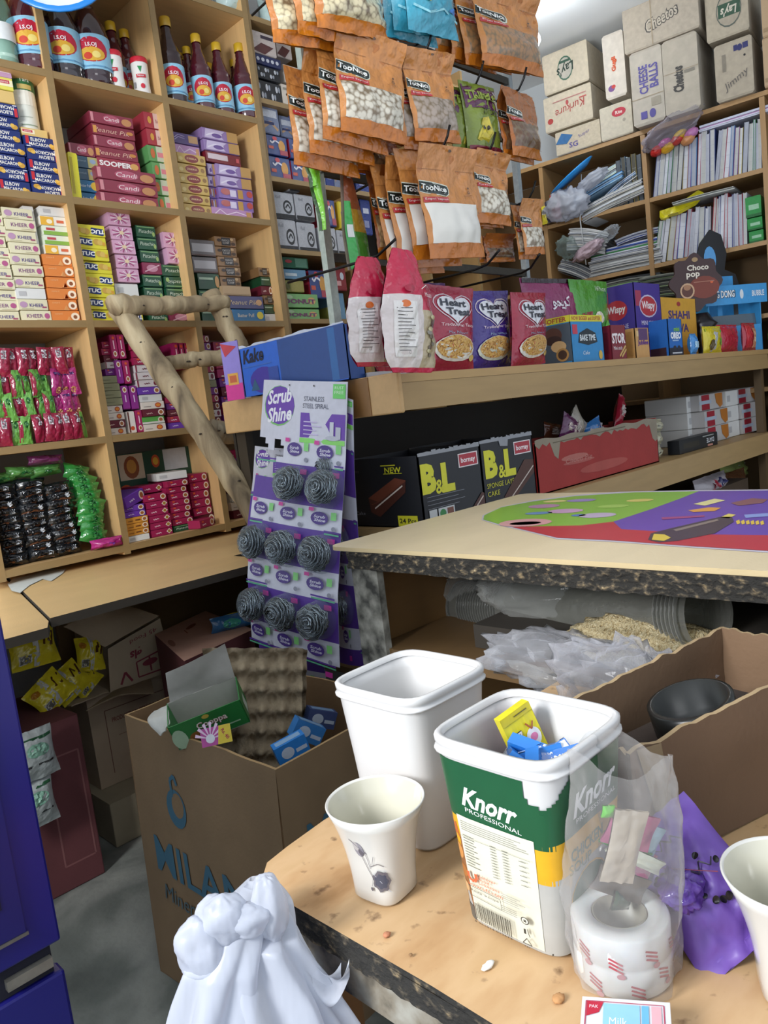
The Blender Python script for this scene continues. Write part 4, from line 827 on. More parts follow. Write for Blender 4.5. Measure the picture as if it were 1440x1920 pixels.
row2(None, [(503, 541, 289, 250, 'bluered', 'blue biscuit box, upper left, beside the end upright'), (545, 580, 297, 258, 'bluered', 'blue biscuit box, upper second, behind the steel post'), (493, 526, 248, 190, 'foil', 'silver foil pack standing on the blue biscuit boxes'), (527, 553, 256, 214, 'foil', 'small silver foil pack right of the standing one', .02), (555, 572, 258, 210, 'bfoil', 'blue foil pack left of the steel post')])
row2(zs(3), [(596+i*16, 611+i*16, 343+i*3, 268+i*3, 'bfoil' if i % 2 else 'foil', f"{['silver', 'blue'][i % 2]} foil pack, {ORD[i+1] if i else 'first'} right of the steel post") for i in range(4)])
row2(zs(3), [(668, 700, 358, 290, 'bfoil', 'blue foil pack right of the narrow divider')])
row2(zs(4), [(600, 616, 208, 150, 'bfoil', 'blue foil pack on the top shelf right of the steel post')])
row2(zs(2), [(519, 560, 461, 408, 'tissue', 'white and grey printed pack, lower left by the end upright'), (562, 596, 467, 415, 'tissue', 'white and grey printed pack, lower second'), (603, 634, 472, 424, 'tissue', 'white and grey printed pack, lower third right of the post'), (636, 664, 478, 430, 'tissue', 'white and grey printed pack, lower fourth under the hanging packet')])
row2(None, [(512, 555, 407, 356, 'tissue', 'white and grey printed pack, upper left by the end upright'), (557, 592, 412, 362, 'tissue', 'white and grey printed pack, upper second'), (543, 562, 358, 336, 'tissue', 'small white pack perched on the printed packs', .03), (613, 632, 424, 372, 'bluered', 'blue and red box on the printed packs right of post'), (640, 662, 428, 376, 'yelb', 'pale box behind the hanging green and orange packet'), (682, 700, 440, 372, 'bfoil', 'blue foil pack far right behind the pouches'), (665, 690, 478, 440, 'redp', 'dark red pack near the narrow divider')])
row2(zs(1), [(538, 604, 612, 578, 'donut', 'green ring-cake box, lower of the two'), (618, 660, 622, 575, 'olive', 'olive pack behind the steel post foot', .05)])
row2(None, [(534, 600, 577, 549, 'donut', 'green ring-cake box, upper of the two'), (533, 572, 548, 524, 'olive', 'olive green pack above the ring-cake boxes'), (531, 576, 523, 503, 'lblue', 'pale blue pack above the olive one'), (529, 580, 502, 480, 'gfoil', 'dark green foil pack topmost on the third shelf'), (584, 618, 560, 505, 'bluered', 'large blue biscuit box tilted beside the steel post', .02), (626, 652, 545, 498, 'redp', 'dark red pack standing right of the steel post'), (628, 650, 600, 548, 'lblue', 'pale pack low behind the pink snack bags', .02)])
# pale wrapped bundles on top
for i, (px_, py_, w_) in enumerate([(452, 20, .16), (530, 18, .17)]):
    P0 = aty(px_, py_, 2.62); mb, fr = pillow(w_, .12, .12, mat('#b9d0cc', 'film'), seed=9+i); mb.deco(fr, w_, .12, [('e', .5, .5, .3, .2, '#8fb8b4')], True, 'film')
    o = mb.build('wrapped_bundle', None, (float(P0[0]), 2.68, 2.936)); tag(o, f"pale mint wrapped bundle on the top shelf, {['left', 'right'][i]} one", 'bundle')
# ================================================================== right wall shelving
RD = 4.3; RZ = -math.radians(82.37)
def atn(px_, py_, D=RD): r_ = ray(px_, py_); P = C0+r_*D/(r_@NR); return float(P@WR), float(P[2])
def rw(w, d, z): P = NR*d+WR*w; return (float(P[0]), float(P[1]), z)
ru = tag(empty('bookshelf', rw(1.2, RD, 0)), 'wooden shelves on the right wall, crammed with books under big cartons', 'shelf')
RM, RE = mat('#a98455', 'ply'), mat('#8d7148', 'ply')
def rpart(w0, w1, d0, d1, z0, z1, name, m=RM):
    mb = MB(); P = np.array(rw(w1, d0, z0))-np.array([ru.location[0], ru.location[1], 0])
    mb.obox(P, NR*(d1-d0), -WR*(w1-w0), (0, 0, z1-z0), m); return mb.build(name, ru)
RWP = [.167, .761, 1.336, 1.924, 2.43]; RZS = [1.153, 1.519, 1.871, 2.213, 2.5615]
for w in RWP: rpart(w-.012, w+.012, RD, RD+.33, 0, 2.549, 'upright', mat('#a58052', 'plyv'))
for z in RZS:
    if z == RZS[-1]: rpart(.155, 2.442, RD-.002, RD+.34, z-.011, z+.011, 'top_board')
    else:
        for a, b_ in zip(RWP[:-1], RWP[1:]): rpart(a+.0125, b_-.0125, RD+.002, RD+.33, z-.011, z+.011, 'shelf')
rpart(.155, 2.442, RD+.335, RD+.345, 0, 2.548, 'back_panel', mat('#6d5638', 'wall'))
def rput(key, bl, br, tl, D, depth, label, grp, z=None, flip=False, ry=0):
    a, b_, t_ = atn(*bl, D), atn(*br, D), atn(*tl, D); z0 = a[1] if z is None else z
    w_ = a[0]-b_[0]; return put(key, *rw((a[0]+b_[0])/2, D, z0+.0006), w_, t_[1]-z0-.001, depth, label, grp, flip, RZ, ry=ry)
BX = '#b8ab98'
design('lays', 'snack_carton', 'beige carton', 'box', '#c9bda6', 'board', asp=1.5, items=[('e', .5, .5, .17, .3, '#4a6a58'), ('e', .5, .5, .15, .26, '#b8b2a4'), T_("Lay's", .5, .5, .3, '#33423a', sh=.2, a=.15, b=.02), ('r', .38, .3, .62, .36, '#3d5a4a')])
design('kurk', 'snack_carton', 'beige carton', 'box', '#c9bda6', 'board', asp=1.7, items=[T_('Kurkure', .45, .5, .22, '#a8403c', sh=.2, a=.1), ('e', .88, .7, .06, .08, '#a8403c'), ('r', .1, .3, .25, .34, '#b8605a'), ('r', .1, .2, .8, .23, '#b8807a'), ('e', .5, .33, .03, .07, '#b05050')])
design('papr', 'snack_carton', 'beige carton', 'box', '#c4b79f', 'board', asp=1.7, items=[T_('SG', .4, .3, .22, '#5a5490', b=.02), ('r', .1, .55, .3, .7, '#2c4a78'), ('p', [(.0, .5), (.15, .9), (.4, .7), (.25, .4)], '#3a6a98'), T_('Super', .65, .6, .18, '#6a628c', a=.3)])
design('gugli', 'snack_carton', 'white carton', 'box', '#d9d0c2', 'board', asp=.42, items=[T_('Gugli', .5, .52, .11, '#cf5a34', a=pi/2, b=.05), ('e', .3, .16, .16, .05, '#7a5a8c'), ('e', .4, .18, .1, .03, '#c24a44')])
design('rlogo', 'snack_carton', 'beige carton', 'box', '#c9c0ac', 'board', asp=1.0, items=[('e', .6, .72, .22, .13, '#b8404c'), T_('Rite', .6, .72, .1, '#e8dcd4', b=.02), ('e', .75, .45, .05, .05, '#a8a090')])
design('cheet', 'snack_carton', 'wide grey-beige carton', 'box', '#b3a897', 'board', asp=1.9, items=[T_('Cheetos', .52, .5, .30, '#54524e', sh=.2, a=.22, b=.07, w=.46), T_('Cheetos', .52, .5, .26, '#c2b8a6', sh=.2, a=.22, b=.02, w=.43), ('r', .38, 0.0, .395, 1, '#a3947c')])
design('chball', 'snack_carton', 'tall grey-beige carton panel', 'box', '#b8b0a2', 'board', asp=.42, items=[T_('CHEESE', .4, .6, .12, '#5d5794', a=pi/2, b=.03, w=.9), T_('BALLS', .72, .62, .12, '#5d5794', a=pi/2, b=.03, w=.75), ('r', .25, .08, .45, .18, '#5d5794'), ('e', .62, .13, .1, .06, '#5d5794'), ('r', .0, .36, 1, .37, '#a3947c'), ('r', .6, .22, .9, .33, '#a09888')])
design('chtos', 'snack_carton', 'tall grey-beige carton panel', 'box', '#b5ac9c', 'board', asp=.42, items=[T_('Cheetos', .42, .45, .13, '#4d4b48', a=pi/2, b=.05, sh=.2, w=.8), ('r', .0, .55, 1, .558, '#a3947c'), ('r', .6, .5, .9, .54, '#8a8478')])
design('lays2', 'snack_carton', 'beige carton', 'box', '#b3a894', 'board', asp=1.1, items=[('e', .55, .5, .3, .33, '#5b635c'), ('e', .55, .5, .28, .3, '#aaa08e'), ('r', .3, .38, .82, .64, '#3f5a48'), T_("Lay's", .55, .5, .22, '#cfc8b8', sh=.2, a=pi, b=.03)])
design('yummi', 'snack_carton', 'beige carton', 'box', '#b0a592', 'board', asp=.62, items=[('r', .52, .8, .62, .9, '#3a3c6a'), ('e', .68, .84, .07, .06, '#3a3c6a'), ('r', .76, .8, .9, .9, '#3a3c6a'), ('r', .2, .5, .3, .8, '#8a8274'), T_('Jimmy', .55, .3, .16, '#6a6560', a=.5, sh=.3), ('e', .8, .68, .03, .02, '#333333')])
KINDS['cheet']['hh'] = 1
RT = RZS[-1]+.0115
G = 'snack cartons on top of the right shelves'
rput('papr', (1045, 301), (1128, 274), (1024, 256), 4.285, .3, 'beige carton with blue scribbles, lowest of the left pile', G, RT)
rput('kurk', (1024, 252), (1112, 217), (1013, 188), 4.285, .3, 'beige carton with red lettering, middle of the left pile', G, flip=True)
rput('lays', (1022, 181), (1105, 149), (1012, 108), 4.28, .3, 'beige carton with upside-down crisp logo topping left pile', G, flip=True)
rput('rlogo', (1129, 274), (1188, 252), (1122, 205), 4.285, .3, 'beige carton with red oval logo under the orange-lettered one', G, RT)
rput('gugli', (1137, 190), (1176, 178), (1125, 70), 4.29, .3, 'white carton with vertical orange lettering', G)
rput('chball', (1190, 250), (1249, 232), (1169, 106), 4.24, .34, 'tall carton with violet lettering under the cheese snack carton', G, RT)
rput('chtos', (1250, 232), (1315, 212), (1234, 82), 4.24, .34, 'tall carton with vertical grey logo beside violet-lettered one', G, RT)
rput('cheet', (1172, 104), (1312, 54), (1153, 26), 4.23, .34, 'wide carton with slanting logo lying across the tall ones', G)
rput('yummi', (1345, 203), (1415, 178), (1333, 90), 4.27, .3, 'beige carton with grey scribbles at the top right', G, RT)
rput('lays2', (1326, 83), (1405, 54), (1315, -12), 4.26, .3, 'carton with circled upside-down crisp logo near top right corner', G)
rput('plain', (1434, 172), (1490, 150), (1425, 74), 4.27, .3, 'plain carton cut by the right frame edge, lower', G, RT)
rput('plain', (1430, 72), (1488, 50), (1420, -20), 4.27, .3, 'plain carton cut by the right frame edge, upper', G)
# books
BK = {}
def book(w, h, dp, cover, page='#c9cbd2'):
    k = (round(w, 3), round(h, 3), cover, page)
    if k not in BK:
        mb = MB(); c = mat(cover, 'card'); mb.box(-w/2+.0012, w/2-.0012, 0, dp, .002, h-.002, mat(page, 'matte'))
        mb.box(-w/2, -w/2+.0022, -.002, dp, 0, h, c); mb.box(w/2-.0022, w/2, -.002, dp, 0, h, c)
        for j in range(3): mb.box(-w/2+.0012, w/2-.0012, -.0004, -.0001, h*(.2+.25*j), h*(.205+.25*j), mat('#a9abb2', 'matte'))
        BK[k] = mb.mesh('exercise_book')
    return BK[k]
def books(bl, n, brx, zs_, top_l, cols, where, D=RD+.012, lean=.12, h=None):
    a = atn(bl[0], bl[1], D)[0]; b_ = atn(brx, bl[1]-60, D)[0]; hh = h or (atn(*top_l, D)[1]-zs_)
    ws = [random.choice([.014, .02, .026, .018, .03]) for _ in range(n)]; sc = (a-b_)/sum(ws); x = a
    for i, w_ in enumerate(ws):
        w_ = round(w_*sc, 3); col, nm = cols[i % len(cols)]; ht = round(hh*random.choice([.94, 1, .97, 1.02]), 3)
        o = bpy.data.objects.new('exercise_book', book(w_*.9, ht, .2, col, random.choice(['#c9cbd2', '#b4b7c2', '#d6d8de', '#a9adb8', '#bfc0bc']))); COL.objects.link(o)
        o.matrix_world = Matrix.Translation(rw(x-w_/2-.0, D+random.uniform(0, .012), zs_+.0012)) @ Matrix.Rotation(RZ, 4, 'Z') @ Matrix.Rotation(lean*(1-.75*i/n)+random.uniform(-.012, .02), 4, 'Y')
        tag(o, f"{nm} exercise book, {ordl(i)} from the left {where}", 'book', 'exercise books on the right shelves'); x -= w_
CV = [('#3a4a86', 'blue-edged'), ('#c5c8d2', 'white'), ('#c8ccd0', 'pale'), ('#2f7a4a', 'green-edged'), ('#cfd2da', 'white'), ('#4a4c58', 'dark grey'), ('#b9a84a', 'yellow-edged'), ('#7a3a90', 'purple-edged'), ('#5a86b8', 'sky-edged'), ('#a8485a', 'red-edged'), ('#d2d4dc', 'white'), ('#b3b6c4', 'grey')]
books((1223, 366), 13, 1338, RZS[3]+.0115, (1222, 292), CV, 'on upper right shelf, left part', h=.25, lean=.17)
books((1340, 345), 11, 1426, RZS[3]+.0115, (1340, 270), CV[::-1], 'on upper right shelf, right part', h=.232, lean=.14)
books((1224, 492), 12, 1330, RZS[2]+.0115, (1222, 410), CV[3:]+CV[:3], 'on lower right shelf, left part', h=.235, lean=.22)
books((1332, 466), 10, 1398, RZS[2]+.0115, (1330, 380), [('#b33a44', 'red-edged'), ('#c9ccd6', 'white'), ('#3a4a9a', 'blue-edged'), ('#cfd2da', 'white')], 'on lower right shelf, right part', h=.265, lean=.1)
design('gpk', 'snack_packet', 'green packet', 'packet', '#2f9a48', 'film', asp=1.1, items=[('r', .2, .35, .85, .6, '#a9d8b4'), ('r', .0, .0, 1, .14, '#1f6a30')])
for i, (y0, y1) in enumerate([(454, 436), (434, 412), (410, 372)]):
    rput('gpk', (1403+2-i*3, y0), (1432-i*2, y0-8), (1400-i*3, y1), RD+.01, .12, f"green snack packet by the far right post, {['lowest', 'middle', 'topmost'][i]}", 'green packets by the far right post', z=RZS[2]+.012 if i == 0 else None)
def slabobj(name, P, w, d_, h, cols, label, cat, rz=0, ry=0, rx=0, grp=None, wav=0, n=8):
    """a flat pile sheet by sheet: stacked layers with slightly shifted edges, one mesh for one bound item"""
    mb = MB(); random.seed(int(abs(P[0]*1000+P[2]*77)) % 9999)
    for i in range(n):
        z0 = h*i/n; z1 = h*(i+.82)/n; dx, dy = random.uniform(-.006, .006), random.uniform(-.006, .006); m = mat(cols[i % len(cols)], 'matte')
        mb.grid(lambda u, v: ((u-.5)*w+dx, (v)*d_+dy, z1+wav*math.sin(u*3+.5)), 6, 2, m, False)
        mb.grid(lambda u, v: ((u-.5)*w+dx, dy, z0+(z1-z0)*v+wav*math.sin(u*3+.5)), 6, 1, m, False)
        mb.box(-w/2+dx, w/2+dx, dy+.002, dy+d_, z0, z0+.0005, m)
    o = mb.build(name); o.matrix_world = Matrix.Translation(P) @ Matrix.Rotation(rz, 4, 'Z') @ Matrix.Rotation(ry, 4, 'Y') @ Matrix.Rotation(rx, 4, 'X'); tag(o, label, cat, grp); return o
NP = ['#b3b4b2', '#c9c9c6', '#a2a4a6', '#bdbab2', '#8f9296', '#cfd0d0']
def ratz(px_, py_, D, z): w_, _ = atn(px_, py_, D); return rw(w_, D, z)
s1, s2, s0 = RZS[2]+.012, RZS[3]+.012, RZS[1]+.012
slabobj('exercise_book_bundle', ratz(1163, 385, RD+.01, s1), .40, .22, .085, NP, 'thick pile of grey exercise books lying left of the post', 'books', RZ, 0, wav=.004, n=12)
slabobj('ream_of_paper', ratz(1166, 445, RD+.02, s1+.092), .37, .2, .05, ['#c6c9d4', '#d0d3dc', '#3f8a4a', '#c2c5d2', '#3a55a8', '#d0d3dc'], 'white ream with a green base lying on the grey book pile', 'books', RZ, 0, n=6)
slabobj('newspaper_pile', ratz(1100, 500, RD-.03, s1+.135), .22, .2, .12, NP, 'slumped fan of newspapers at the left end of lower shelf', 'newspapers', RZ+.15, .25, wav=.012, n=14)
slabobj('newspaper_pile', ratz(1150, 385, RD+.0, s2), .36, .2, .075, ['#cfd0d0', '#a8aaa8', '#b8b4a8', '#c9ccd2'], 'tilted stack of magazines on the upper shelf left section', 'newspapers', RZ, -.22, wav=.008, n=10)
slabobj('magazine', ratz(1120, 340, RD-.01, s2+.10), .3, .18, .035, ['#9ac0dc', '#5a96d0', '#c9d8e0'], 'pale blue folded magazine lying on the magazine stack', 'newspapers', RZ, -.3, wav=.006, n=5)
slabobj('newspaper_pile', ratz(1135, 320, RD+.03, s2+.155), .3, .18, .05, ['#c6d4c4', '#b6c9d0', '#d4d8dc', '#d8dcd8'], 'pale green-topped wrapped papers leaning at upper left', 'newspapers', RZ, -.35, wav=.01, n=6)
slabobj('ream_of_paper', ratz(1380, 268, RD+.01, s2+.252), .34, .2, .032, ['#c9ccdc', '#d0d2e0', '#b890b8', '#c9ccdc'], 'lilac-white papers lying across the upright books', 'books', RZ, -.0, n=5)
slabobj('magazine', ratz(1320, 395, RD-.02, s1+.27), .30, .18, .014, ['#b9bcb8', '#cfd0c8', '#8a8c88'], 'glossy magazine lying across the lower row of books', 'newspapers', RZ, -.02, wav=.004, n=4)
slabobj('newspaper_pile', ratz(1270, 560, RD-.03, s0+.15), .40, .22, .12, ['#5a5c54', '#7a8a6a', '#4a4c48', '#8a8c80', '#3a3c3a'], 'dark heap of old magazines below the lower row of books', 'newspapers', RZ, .06, wav=.015, n=14)
tag(MB().obox(np.array(rw(1.30, RD+.02, s0)), -WR*.42, NR*.2, (0, 0, .117), mat('#3b3a36', 'card')).build('storage_box'), 'dark box under the heap of old magazines', 'box')
tag(MB().obox(np.array(rw(.73, RD+.03, s0)), -WR*.45, NR*.2, (0, 0, .2), mat('#6d5638', 'board')).build('storage_box'), 'brown box on the low right shelf behind the blue stand', 'box')
# upright dark books at the right end of the left section
for i in range(5):
    o = bpy.data.objects.new('hardback_book', book(.024, .24+.01*(i % 2), .18, ['#23282c', '#8a7a3c', '#2b3034', '#31506a', '#4a4440'][i], ['#5a6066', '#55534a'][i % 2])); COL.objects.link(o)
    o.matrix_world = Matrix.Translation(rw(1.37+.028*i, RD+.02, s2+.001)) @ Matrix.Rotation(RZ, 4, 'Z'); tag(o, f"dark hardback book, {ordl(i)} left of the middle post on upper shelf", 'book', 'dark hardbacks left of the middle post')
for i, (x, y, z_, w_, h_, c_, l_, ry_) in enumerate([(1075, 480, s1+.02, .24, .07, ['#8a8c8e', '#c2c3c0', '#70747a'], 'crumpled newspapers spilling at the far left of lower book shelf', .5), (1200, 470, s1+.15, .25, .03, ['#b8bcc8', '#3a4a9a', '#cfd2da'], 'white and blue booklet on top of the white ream', -.12),
                                      (1165, 360, s2+.085, .22, .03, ['#e0e4e8', '#5a90c8'], 'white and blue notepad sliding off the magazine stack', -.5), (1060, 520, s0+.28, .3, .05, ['#6a6c6c', '#a8aaa6', '#8a5a6a'], 'grey magazines under the lower book shelf at left', .1), (1180, 540, s0+.24, .34, .07, ['#5c6058', '#9a9c94', '#3f4244', '#7a9a6a'], 'dark magazines lying left of the heap under the books', .0)]):
    slabobj('newspaper_pile', ratz(x, y, RD+.02, z_), w_, .2, h_, c_, l_, 'newspapers', RZ+.1*(i % 2), ry_, wav=.01, n=7)
# yellow folded poster, toy bag, white plastic bag, blue tray, clear balls
P = [atn(x, y, RD-.02) for x, y in [(1238, 408), (1236, 395), (1262, 385), (1310, 357), (1318, 360), (1300, 378), (1272, 398), (1252, 402), (1246, 408)]]
mb = MB(); mb.add([rw(w, RD-.03+.02*(i % 3), z) for i, (w, z) in enumerate(P)]+[rw(w, RD-.01+.02*(i % 3), z-.01) for i, (w, z) in enumerate(P)], [tuple(range(9)), tuple(range(17, 8, -1))]+[(i, (i+1) % 9, 9+(i+1) % 9, 9+i) for i in range(9)], mat('#d8cc22', 'film'))
tag(mb.build('rolled_poster'), 'bright yellow rolled poster lying on the lower row of books', 'poster')
def blob(name, P, r, m, label, cat, sq=(1, 1, 1), seed=0, amp=.25, fr=3, seg=22, rot=(0, 0, 0), deco=None, parent=None, crumple=.0):
    mb = MB(); V = []; n = seg
    def f(u, v):
        a, b_ = u*2*pi, (v-.5)*pi; d = np.array([math.cos(a)*math.cos(b_), math.sin(a)*math.cos(b_), math.sin(b_)])
        k = 1+amp*hnoise(d*fr+seed, 1)+amp*.5*abs(hnoise(d*fr*2.3+seed, 1))+crumple*abs(hnoise(d*fr*5+seed, 1))
        return d*k*r*np.array(sq)
    mb.grid(f, seg*2, seg, m, True); o = mb.build(name, parent, tuple(map(float, P)), rot)
    if label: tag(o, label, cat)
    return o
b_ = blob('toy_bag', ratz(1262, 270, RD-.02, s2+.305), .075, mat('#c9c0cc', 'clear'), 'clear bag of red and yellow toys on top of the books', 'bag', (2.0, .8, .8), 5, crumple=.1, rot=(0, -.35, RZ))
for i, (x, y, c) in enumerate([(1232, 283, '#c2302c'), (1246, 270, '#b85a9a'), (1252, 277, '#d8a52c'), (1270, 262, '#c2403c'), (1275, 254, '#d8b03c'), (1296, 250, '#c07ab0'), (1290, 262, '#c98a5a')]):
    w, z = atn(x, y, RD); o = blob('plastic_toy', rw(w, RD-.0, z), .026, mat(c, 'plastic'), '', '', (1.4, 1, .9), i, .1); o.rotation_euler = (0, -.4, RZ)
    tag(o, f"{['red', 'pink', 'yellow', 'dark red', 'golden', 'mauve', 'tan'][i]} glossy plastic toy inside the clear toy bag", 'toy', 'toys in the clear bag')
blob('carrier_bag', ratz(1062, 372, RD-.06, s2+.07), .085, mat('#dfe3e8', 'bagwhite'), 'crumpled white carrier bag on the upper shelf, far left section', 'bag', (1.3, .7, .85), 2, .35, crumple=.35, rot=(0, 0, RZ))
mb = MB().lathe([(0, .012), (.07, .012), (.10, .022), (.102, .018), (.07, .006), (0, .006)], mat('#2a8fd8', 'plastic'), 28)
o = mb.build('plastic_plate', None, tuple(map(float, ratz(1075, 318, RD-.03, s2+.20)))); o.rotation_euler = (.3, -.5, RZ); o.scale = (1.4, 1, 1.3); tag(o, 'bright blue plastic plate sticking out under the top cartons', 'plate')
blob('ball_bag', ratz(1060, 425, RD-.1, s1+.17), .06, mat('#8fa098', 'clear'), 'clear bag of small grey beads hanging at the left of the bookshelf', 'bag', (1.3, .7, .9), 7, .3, crumple=.25)
for i, (x, y, w_, h_, c, d_) in enumerate([(1012, 452, .05, .14, '#c98a3c', 'orange'), (1026, 450, .04, .1, '#d8c93c', 'yellow'), (1034, 448, .045, .12, '#3a3c50', 'dark'), (1047, 446, .06, .15, '#c23a48', 'red'), (998, 455, .05, .14, '#6a5a90', 'violet')]):
    P0 = ratz(x, y, RD-.04, s2-.0); mb, fr = pillow(w_, h_, .03, mat(c, 'film'), seed=i); mb.deco(fr, w_, h_, [('r', .2, .5, .8, .75, '#d8d4cc')], True, 'film')
    o = mb.build('sachet', None, P0, (0, 0, RZ)); tag(o, f"{d_} sachet standing at the left end of the upper book shelf", 'sachet', 'sachets at the left end of the upper book shelf')
tag(MB().tube([ratz(1088, 300, RD-.02, 2.44), ratz(1085, 380, RD-.05, 2.2), ratz(1095, 450, RD-.04, 1.95)], .003, mat('#c9cccc', 'plastic'), 6).build('hanging_string'), 'thin white string hanging before the left section of books', 'string')
for i, (x, y, D_, z_, r_, c_, k_, l_) in enumerate([(1100, 440, RD-.05, s1+.14, .05, '#b8a0a8', 'film', 'pinkish crumpled wrapper before the newspapers'), (1135, 440, RD-.03, s1+.20, .045, '#d0d4d8', 'clear', 'clear crumpled bag over the newspaper fan'), (1110, 345, RD-.05, s2+.16, .05, '#e2e6ea', 'bagwhite', 'small white bag beside the blue plate')]):
    blob('plastic_wrapper', ratz(x, y, D_, z_), r_, mat(c_, k_), l_, 'wrapper', (1.7, .7, .6), 20+i, .3, crumple=.35, rot=(0, -.4, RZ))
# ================================================================== steel rack with hanging pouches
RKY = 1.60
CT = 1.3495
rk = tag(empty('hook_rack', (1.47, RKY, CT)), 'grey steel hook rack standing on the display counter, full of hanging pouches', 'rack')
STL, STD = mat('#8f9690', 'metal'), mat('#2b2a2a', 'metal')
def rkp(mb, name): return part(mb, name, rk)
rkp(MB().box(1.462, 1.489, RKY-.004, RKY+.018, CT, 2.42, mat('#b9c2b8', 'metal')), 'post')
rkp(MB().box(2.43, 2.45, RKY-.004, RKY+.018, CT, 2.42, mat('#a7aeb0', 'metal')), 'post')
for z in (1.70, 1.93, 2.16, 2.36): rkp(MB().box(1.490, 2.429, RKY, RKY+.012, z-.012, z+.012, mat('#4a453e', 'metal')), 'crossbar')
def hook(x, z, y1, name='hook'):
    P = [(x, RKY-.002, z), (x, RKY-.08, z+.006), (x, (RKY+y1)/2, z+.006), (x, y1+.02, z+.012), (x, y1, z+.035), (x, y1-.012, z+.06)]
    rkp(MB().tube(P, .0032, STD, 7), name)
# ---- printed pouch
def pouch_mesh(w, h, t, win, seed, band='#c07020', up='#c98646', smile=False, win_r=(.13, .50), text=True, header=.80):
    def bul(u, v):
        a = max(0, 1-abs(2*u-1)**2.4)**.7
        b = math.exp(-((v-.26)/.24)**2) if v > .26 else math.exp(-((v-.26)/.17)**2)
        return t*.5*a*b
    def fr(u, v, l=0):
        n = .10*t*hnoise((u*2.2+seed*3, v*3.1, seed), 3)+.05*t*hnoise((u*6, v*7+seed, 1), 2)
        fold = -.5*t*max(0, v-header)/(1-header)*(1 if seed % 2 else -.3)
        return ((u-.5)*w*(1-.05*math.exp(-((v-.25)/.2)**2)), -bul(u, v)-n+fold-l-.0006, (v-1)*h)
    def bk(u, v, l=0):
        x, y, z = fr(1-u, v); return (x, y+bul(1-u, v)*1.9+.0012, z)
    mb = MB(); O = mat(up, 'film'); Bn = mat(band, 'film')
    reg = lambda u, v: (Bn if v < win_r[0] else (win if (v < win_r[1] and .05 < u < .95) else O))
    mb.grid(fr, 18, 30, None, True, reg); mb.grid(bk, 8, 16, mat('#b8702c', 'film'), True)
    it = []
    if text:
        it = [('p', [(-.0+.01, .60), (.10, .585), (.30, .57), (.42, .56), (.47, .58), (.48, .625), (.46, .66), (.40, .675), (.2, .69), (.01, .70)], '#d6dccb'),
              ('p', [(.01, .605), (.10, .592), (.30, .578), (.42, .568), (.455, .585), (.465, .625), (.45, .652), (.39, .666), (.2, .68), (.01, .69)], '#1f2a26'),
              T_('TooNice', .225, .632, .052, '#eef0ea', a=-.06, b=.03, w=.40), ('r', .04, .505, .44, .553, '#b83238'), T_('Enpoi kapnoi', .24, .53, .024, '#f2dcd6', w=.36),
              ('l', [(.01, header), (.99, header+.004)], .004, '#96602c'), ('l', [(.78, .60), (.81, .625), (.84, .60), (.78, .60)], .006, '#6a4420'), ('e', .81, .645, .016, .01, '#6a4420'), ('e', .50, .955, .03, .012, '#5a3a1a'),
              ('r', .74, .578, .88, .582, '#96602c'), ('r', .70, .565, .90, .568, '#96602c'), ('l', [(.03, win_r[0]), (.97, win_r[0]-.004)], .004, '#8a4f18')]
    mb.deco(fr, w, h, it, True, 'film', l0=1.4); return mb, fr
WINS = dict(cashew=mat('#dccfa8', 'nuts'), almond=mat('#a97c50', 'nuts'), white=mat('#e6e3da', 'plastic'), dark=mat('#6a4a32', 'nuts'), seed=mat('#d9d2c0', 'nuts'), tan=mat('#c0a070', 'nuts'), grey=mat('#a8988a', 'nuts'))
PN = 0
def pouches(tl, tr, bh, Y, n, win, label, dy=.022, dx=-.012, dz=-.006, tilt=0, rz=0, t=.05, group=None, hk=True, col='#c98646', band='#c07020', name='snack_pouch', bcol=None, text=True, cat='pouch', meshfn=None, x0=None):
    """n pouches hanging one behind another on a hook; the first hangs in front. tl, tr: top corners, bh: a base point"""
    global PN
    A, B = aty(*tl, Y), aty(*tr, Y); Hh = A[2]-aty(*bh, Y)[2]; w = float(B[0]-A[0]); tilt = max(-.1, min(.22, .8*math.atan2(A[2]-B[2], w))); cx, ztop = float((A[0]+B[0])/2), float((A[2]+B[2])/2)
    for i in range(n):
        PN += 1
        mb, fr = (meshfn or pouch_mesh)(w, float(Hh), t*(1 if i == 0 else .8), WINS[win], PN % 7, band, col, text=text)
        o = mb.build(name, None, (cx+dx*i+random.uniform(-.006, .006)*(i > 0), Y+dy*i, ztop+dz*i+random.uniform(-.012, .012)*(i > 0)), (0, tilt+random.uniform(-.03, .03)*(i > 0), rz+random.uniform(-.10, .10)*(i > 0)))
        lb = f"{label}, {'front one' if i == 0 else ['second', 'third', 'fourth', 'fifth', 'sixth'][i-1]+' from the front'}" if n > 1 else label
        tag(o, lb, cat, group or 'pouches on the steel rack')
    if hk: hook(cx, ztop-.012, Y-.02)
pouches((628, 45), (745, 98), (660, 243), 1.29, 4, 'seed', 'orange cashew-piece pouch high on the left hook', tilt=.05, rz=-.12, dx=-.022, dy=.035, dz=-.015)
pouches((752, 94), (838, 110), (792, 268), 1.28, 3, 'grey', 'orange nut pouch on the second hook of the middle row', tilt=.06, rz=-.05, dx=-.02)
pouches((772, 274), (882, 284), (785, 486), 1.27, 4, 'white', 'large orange coconut pouch low in the middle', tilt=-.0, dx=-.022, dy=.03, t=.045)
pouches((882, 282), (946, 296), (916, 420), 1.29, 3, 'seed', 'orange pale-nut pouch right of the coconut pouch', tilt=.05, dx=-.016)
pouches((970, 375), (1010, 376), (978, 478), 1.33, 2, 'seed', 'small orange pouch lowest at the right edge of the rack', tilt=.02, t=.035)
pouches((704, 312), (752, 320), (708, 478), 1.37, 2, 'tan', 'narrow dark orange pouch left of coconut pouch', col='#96511e', hk=False, t=.04)
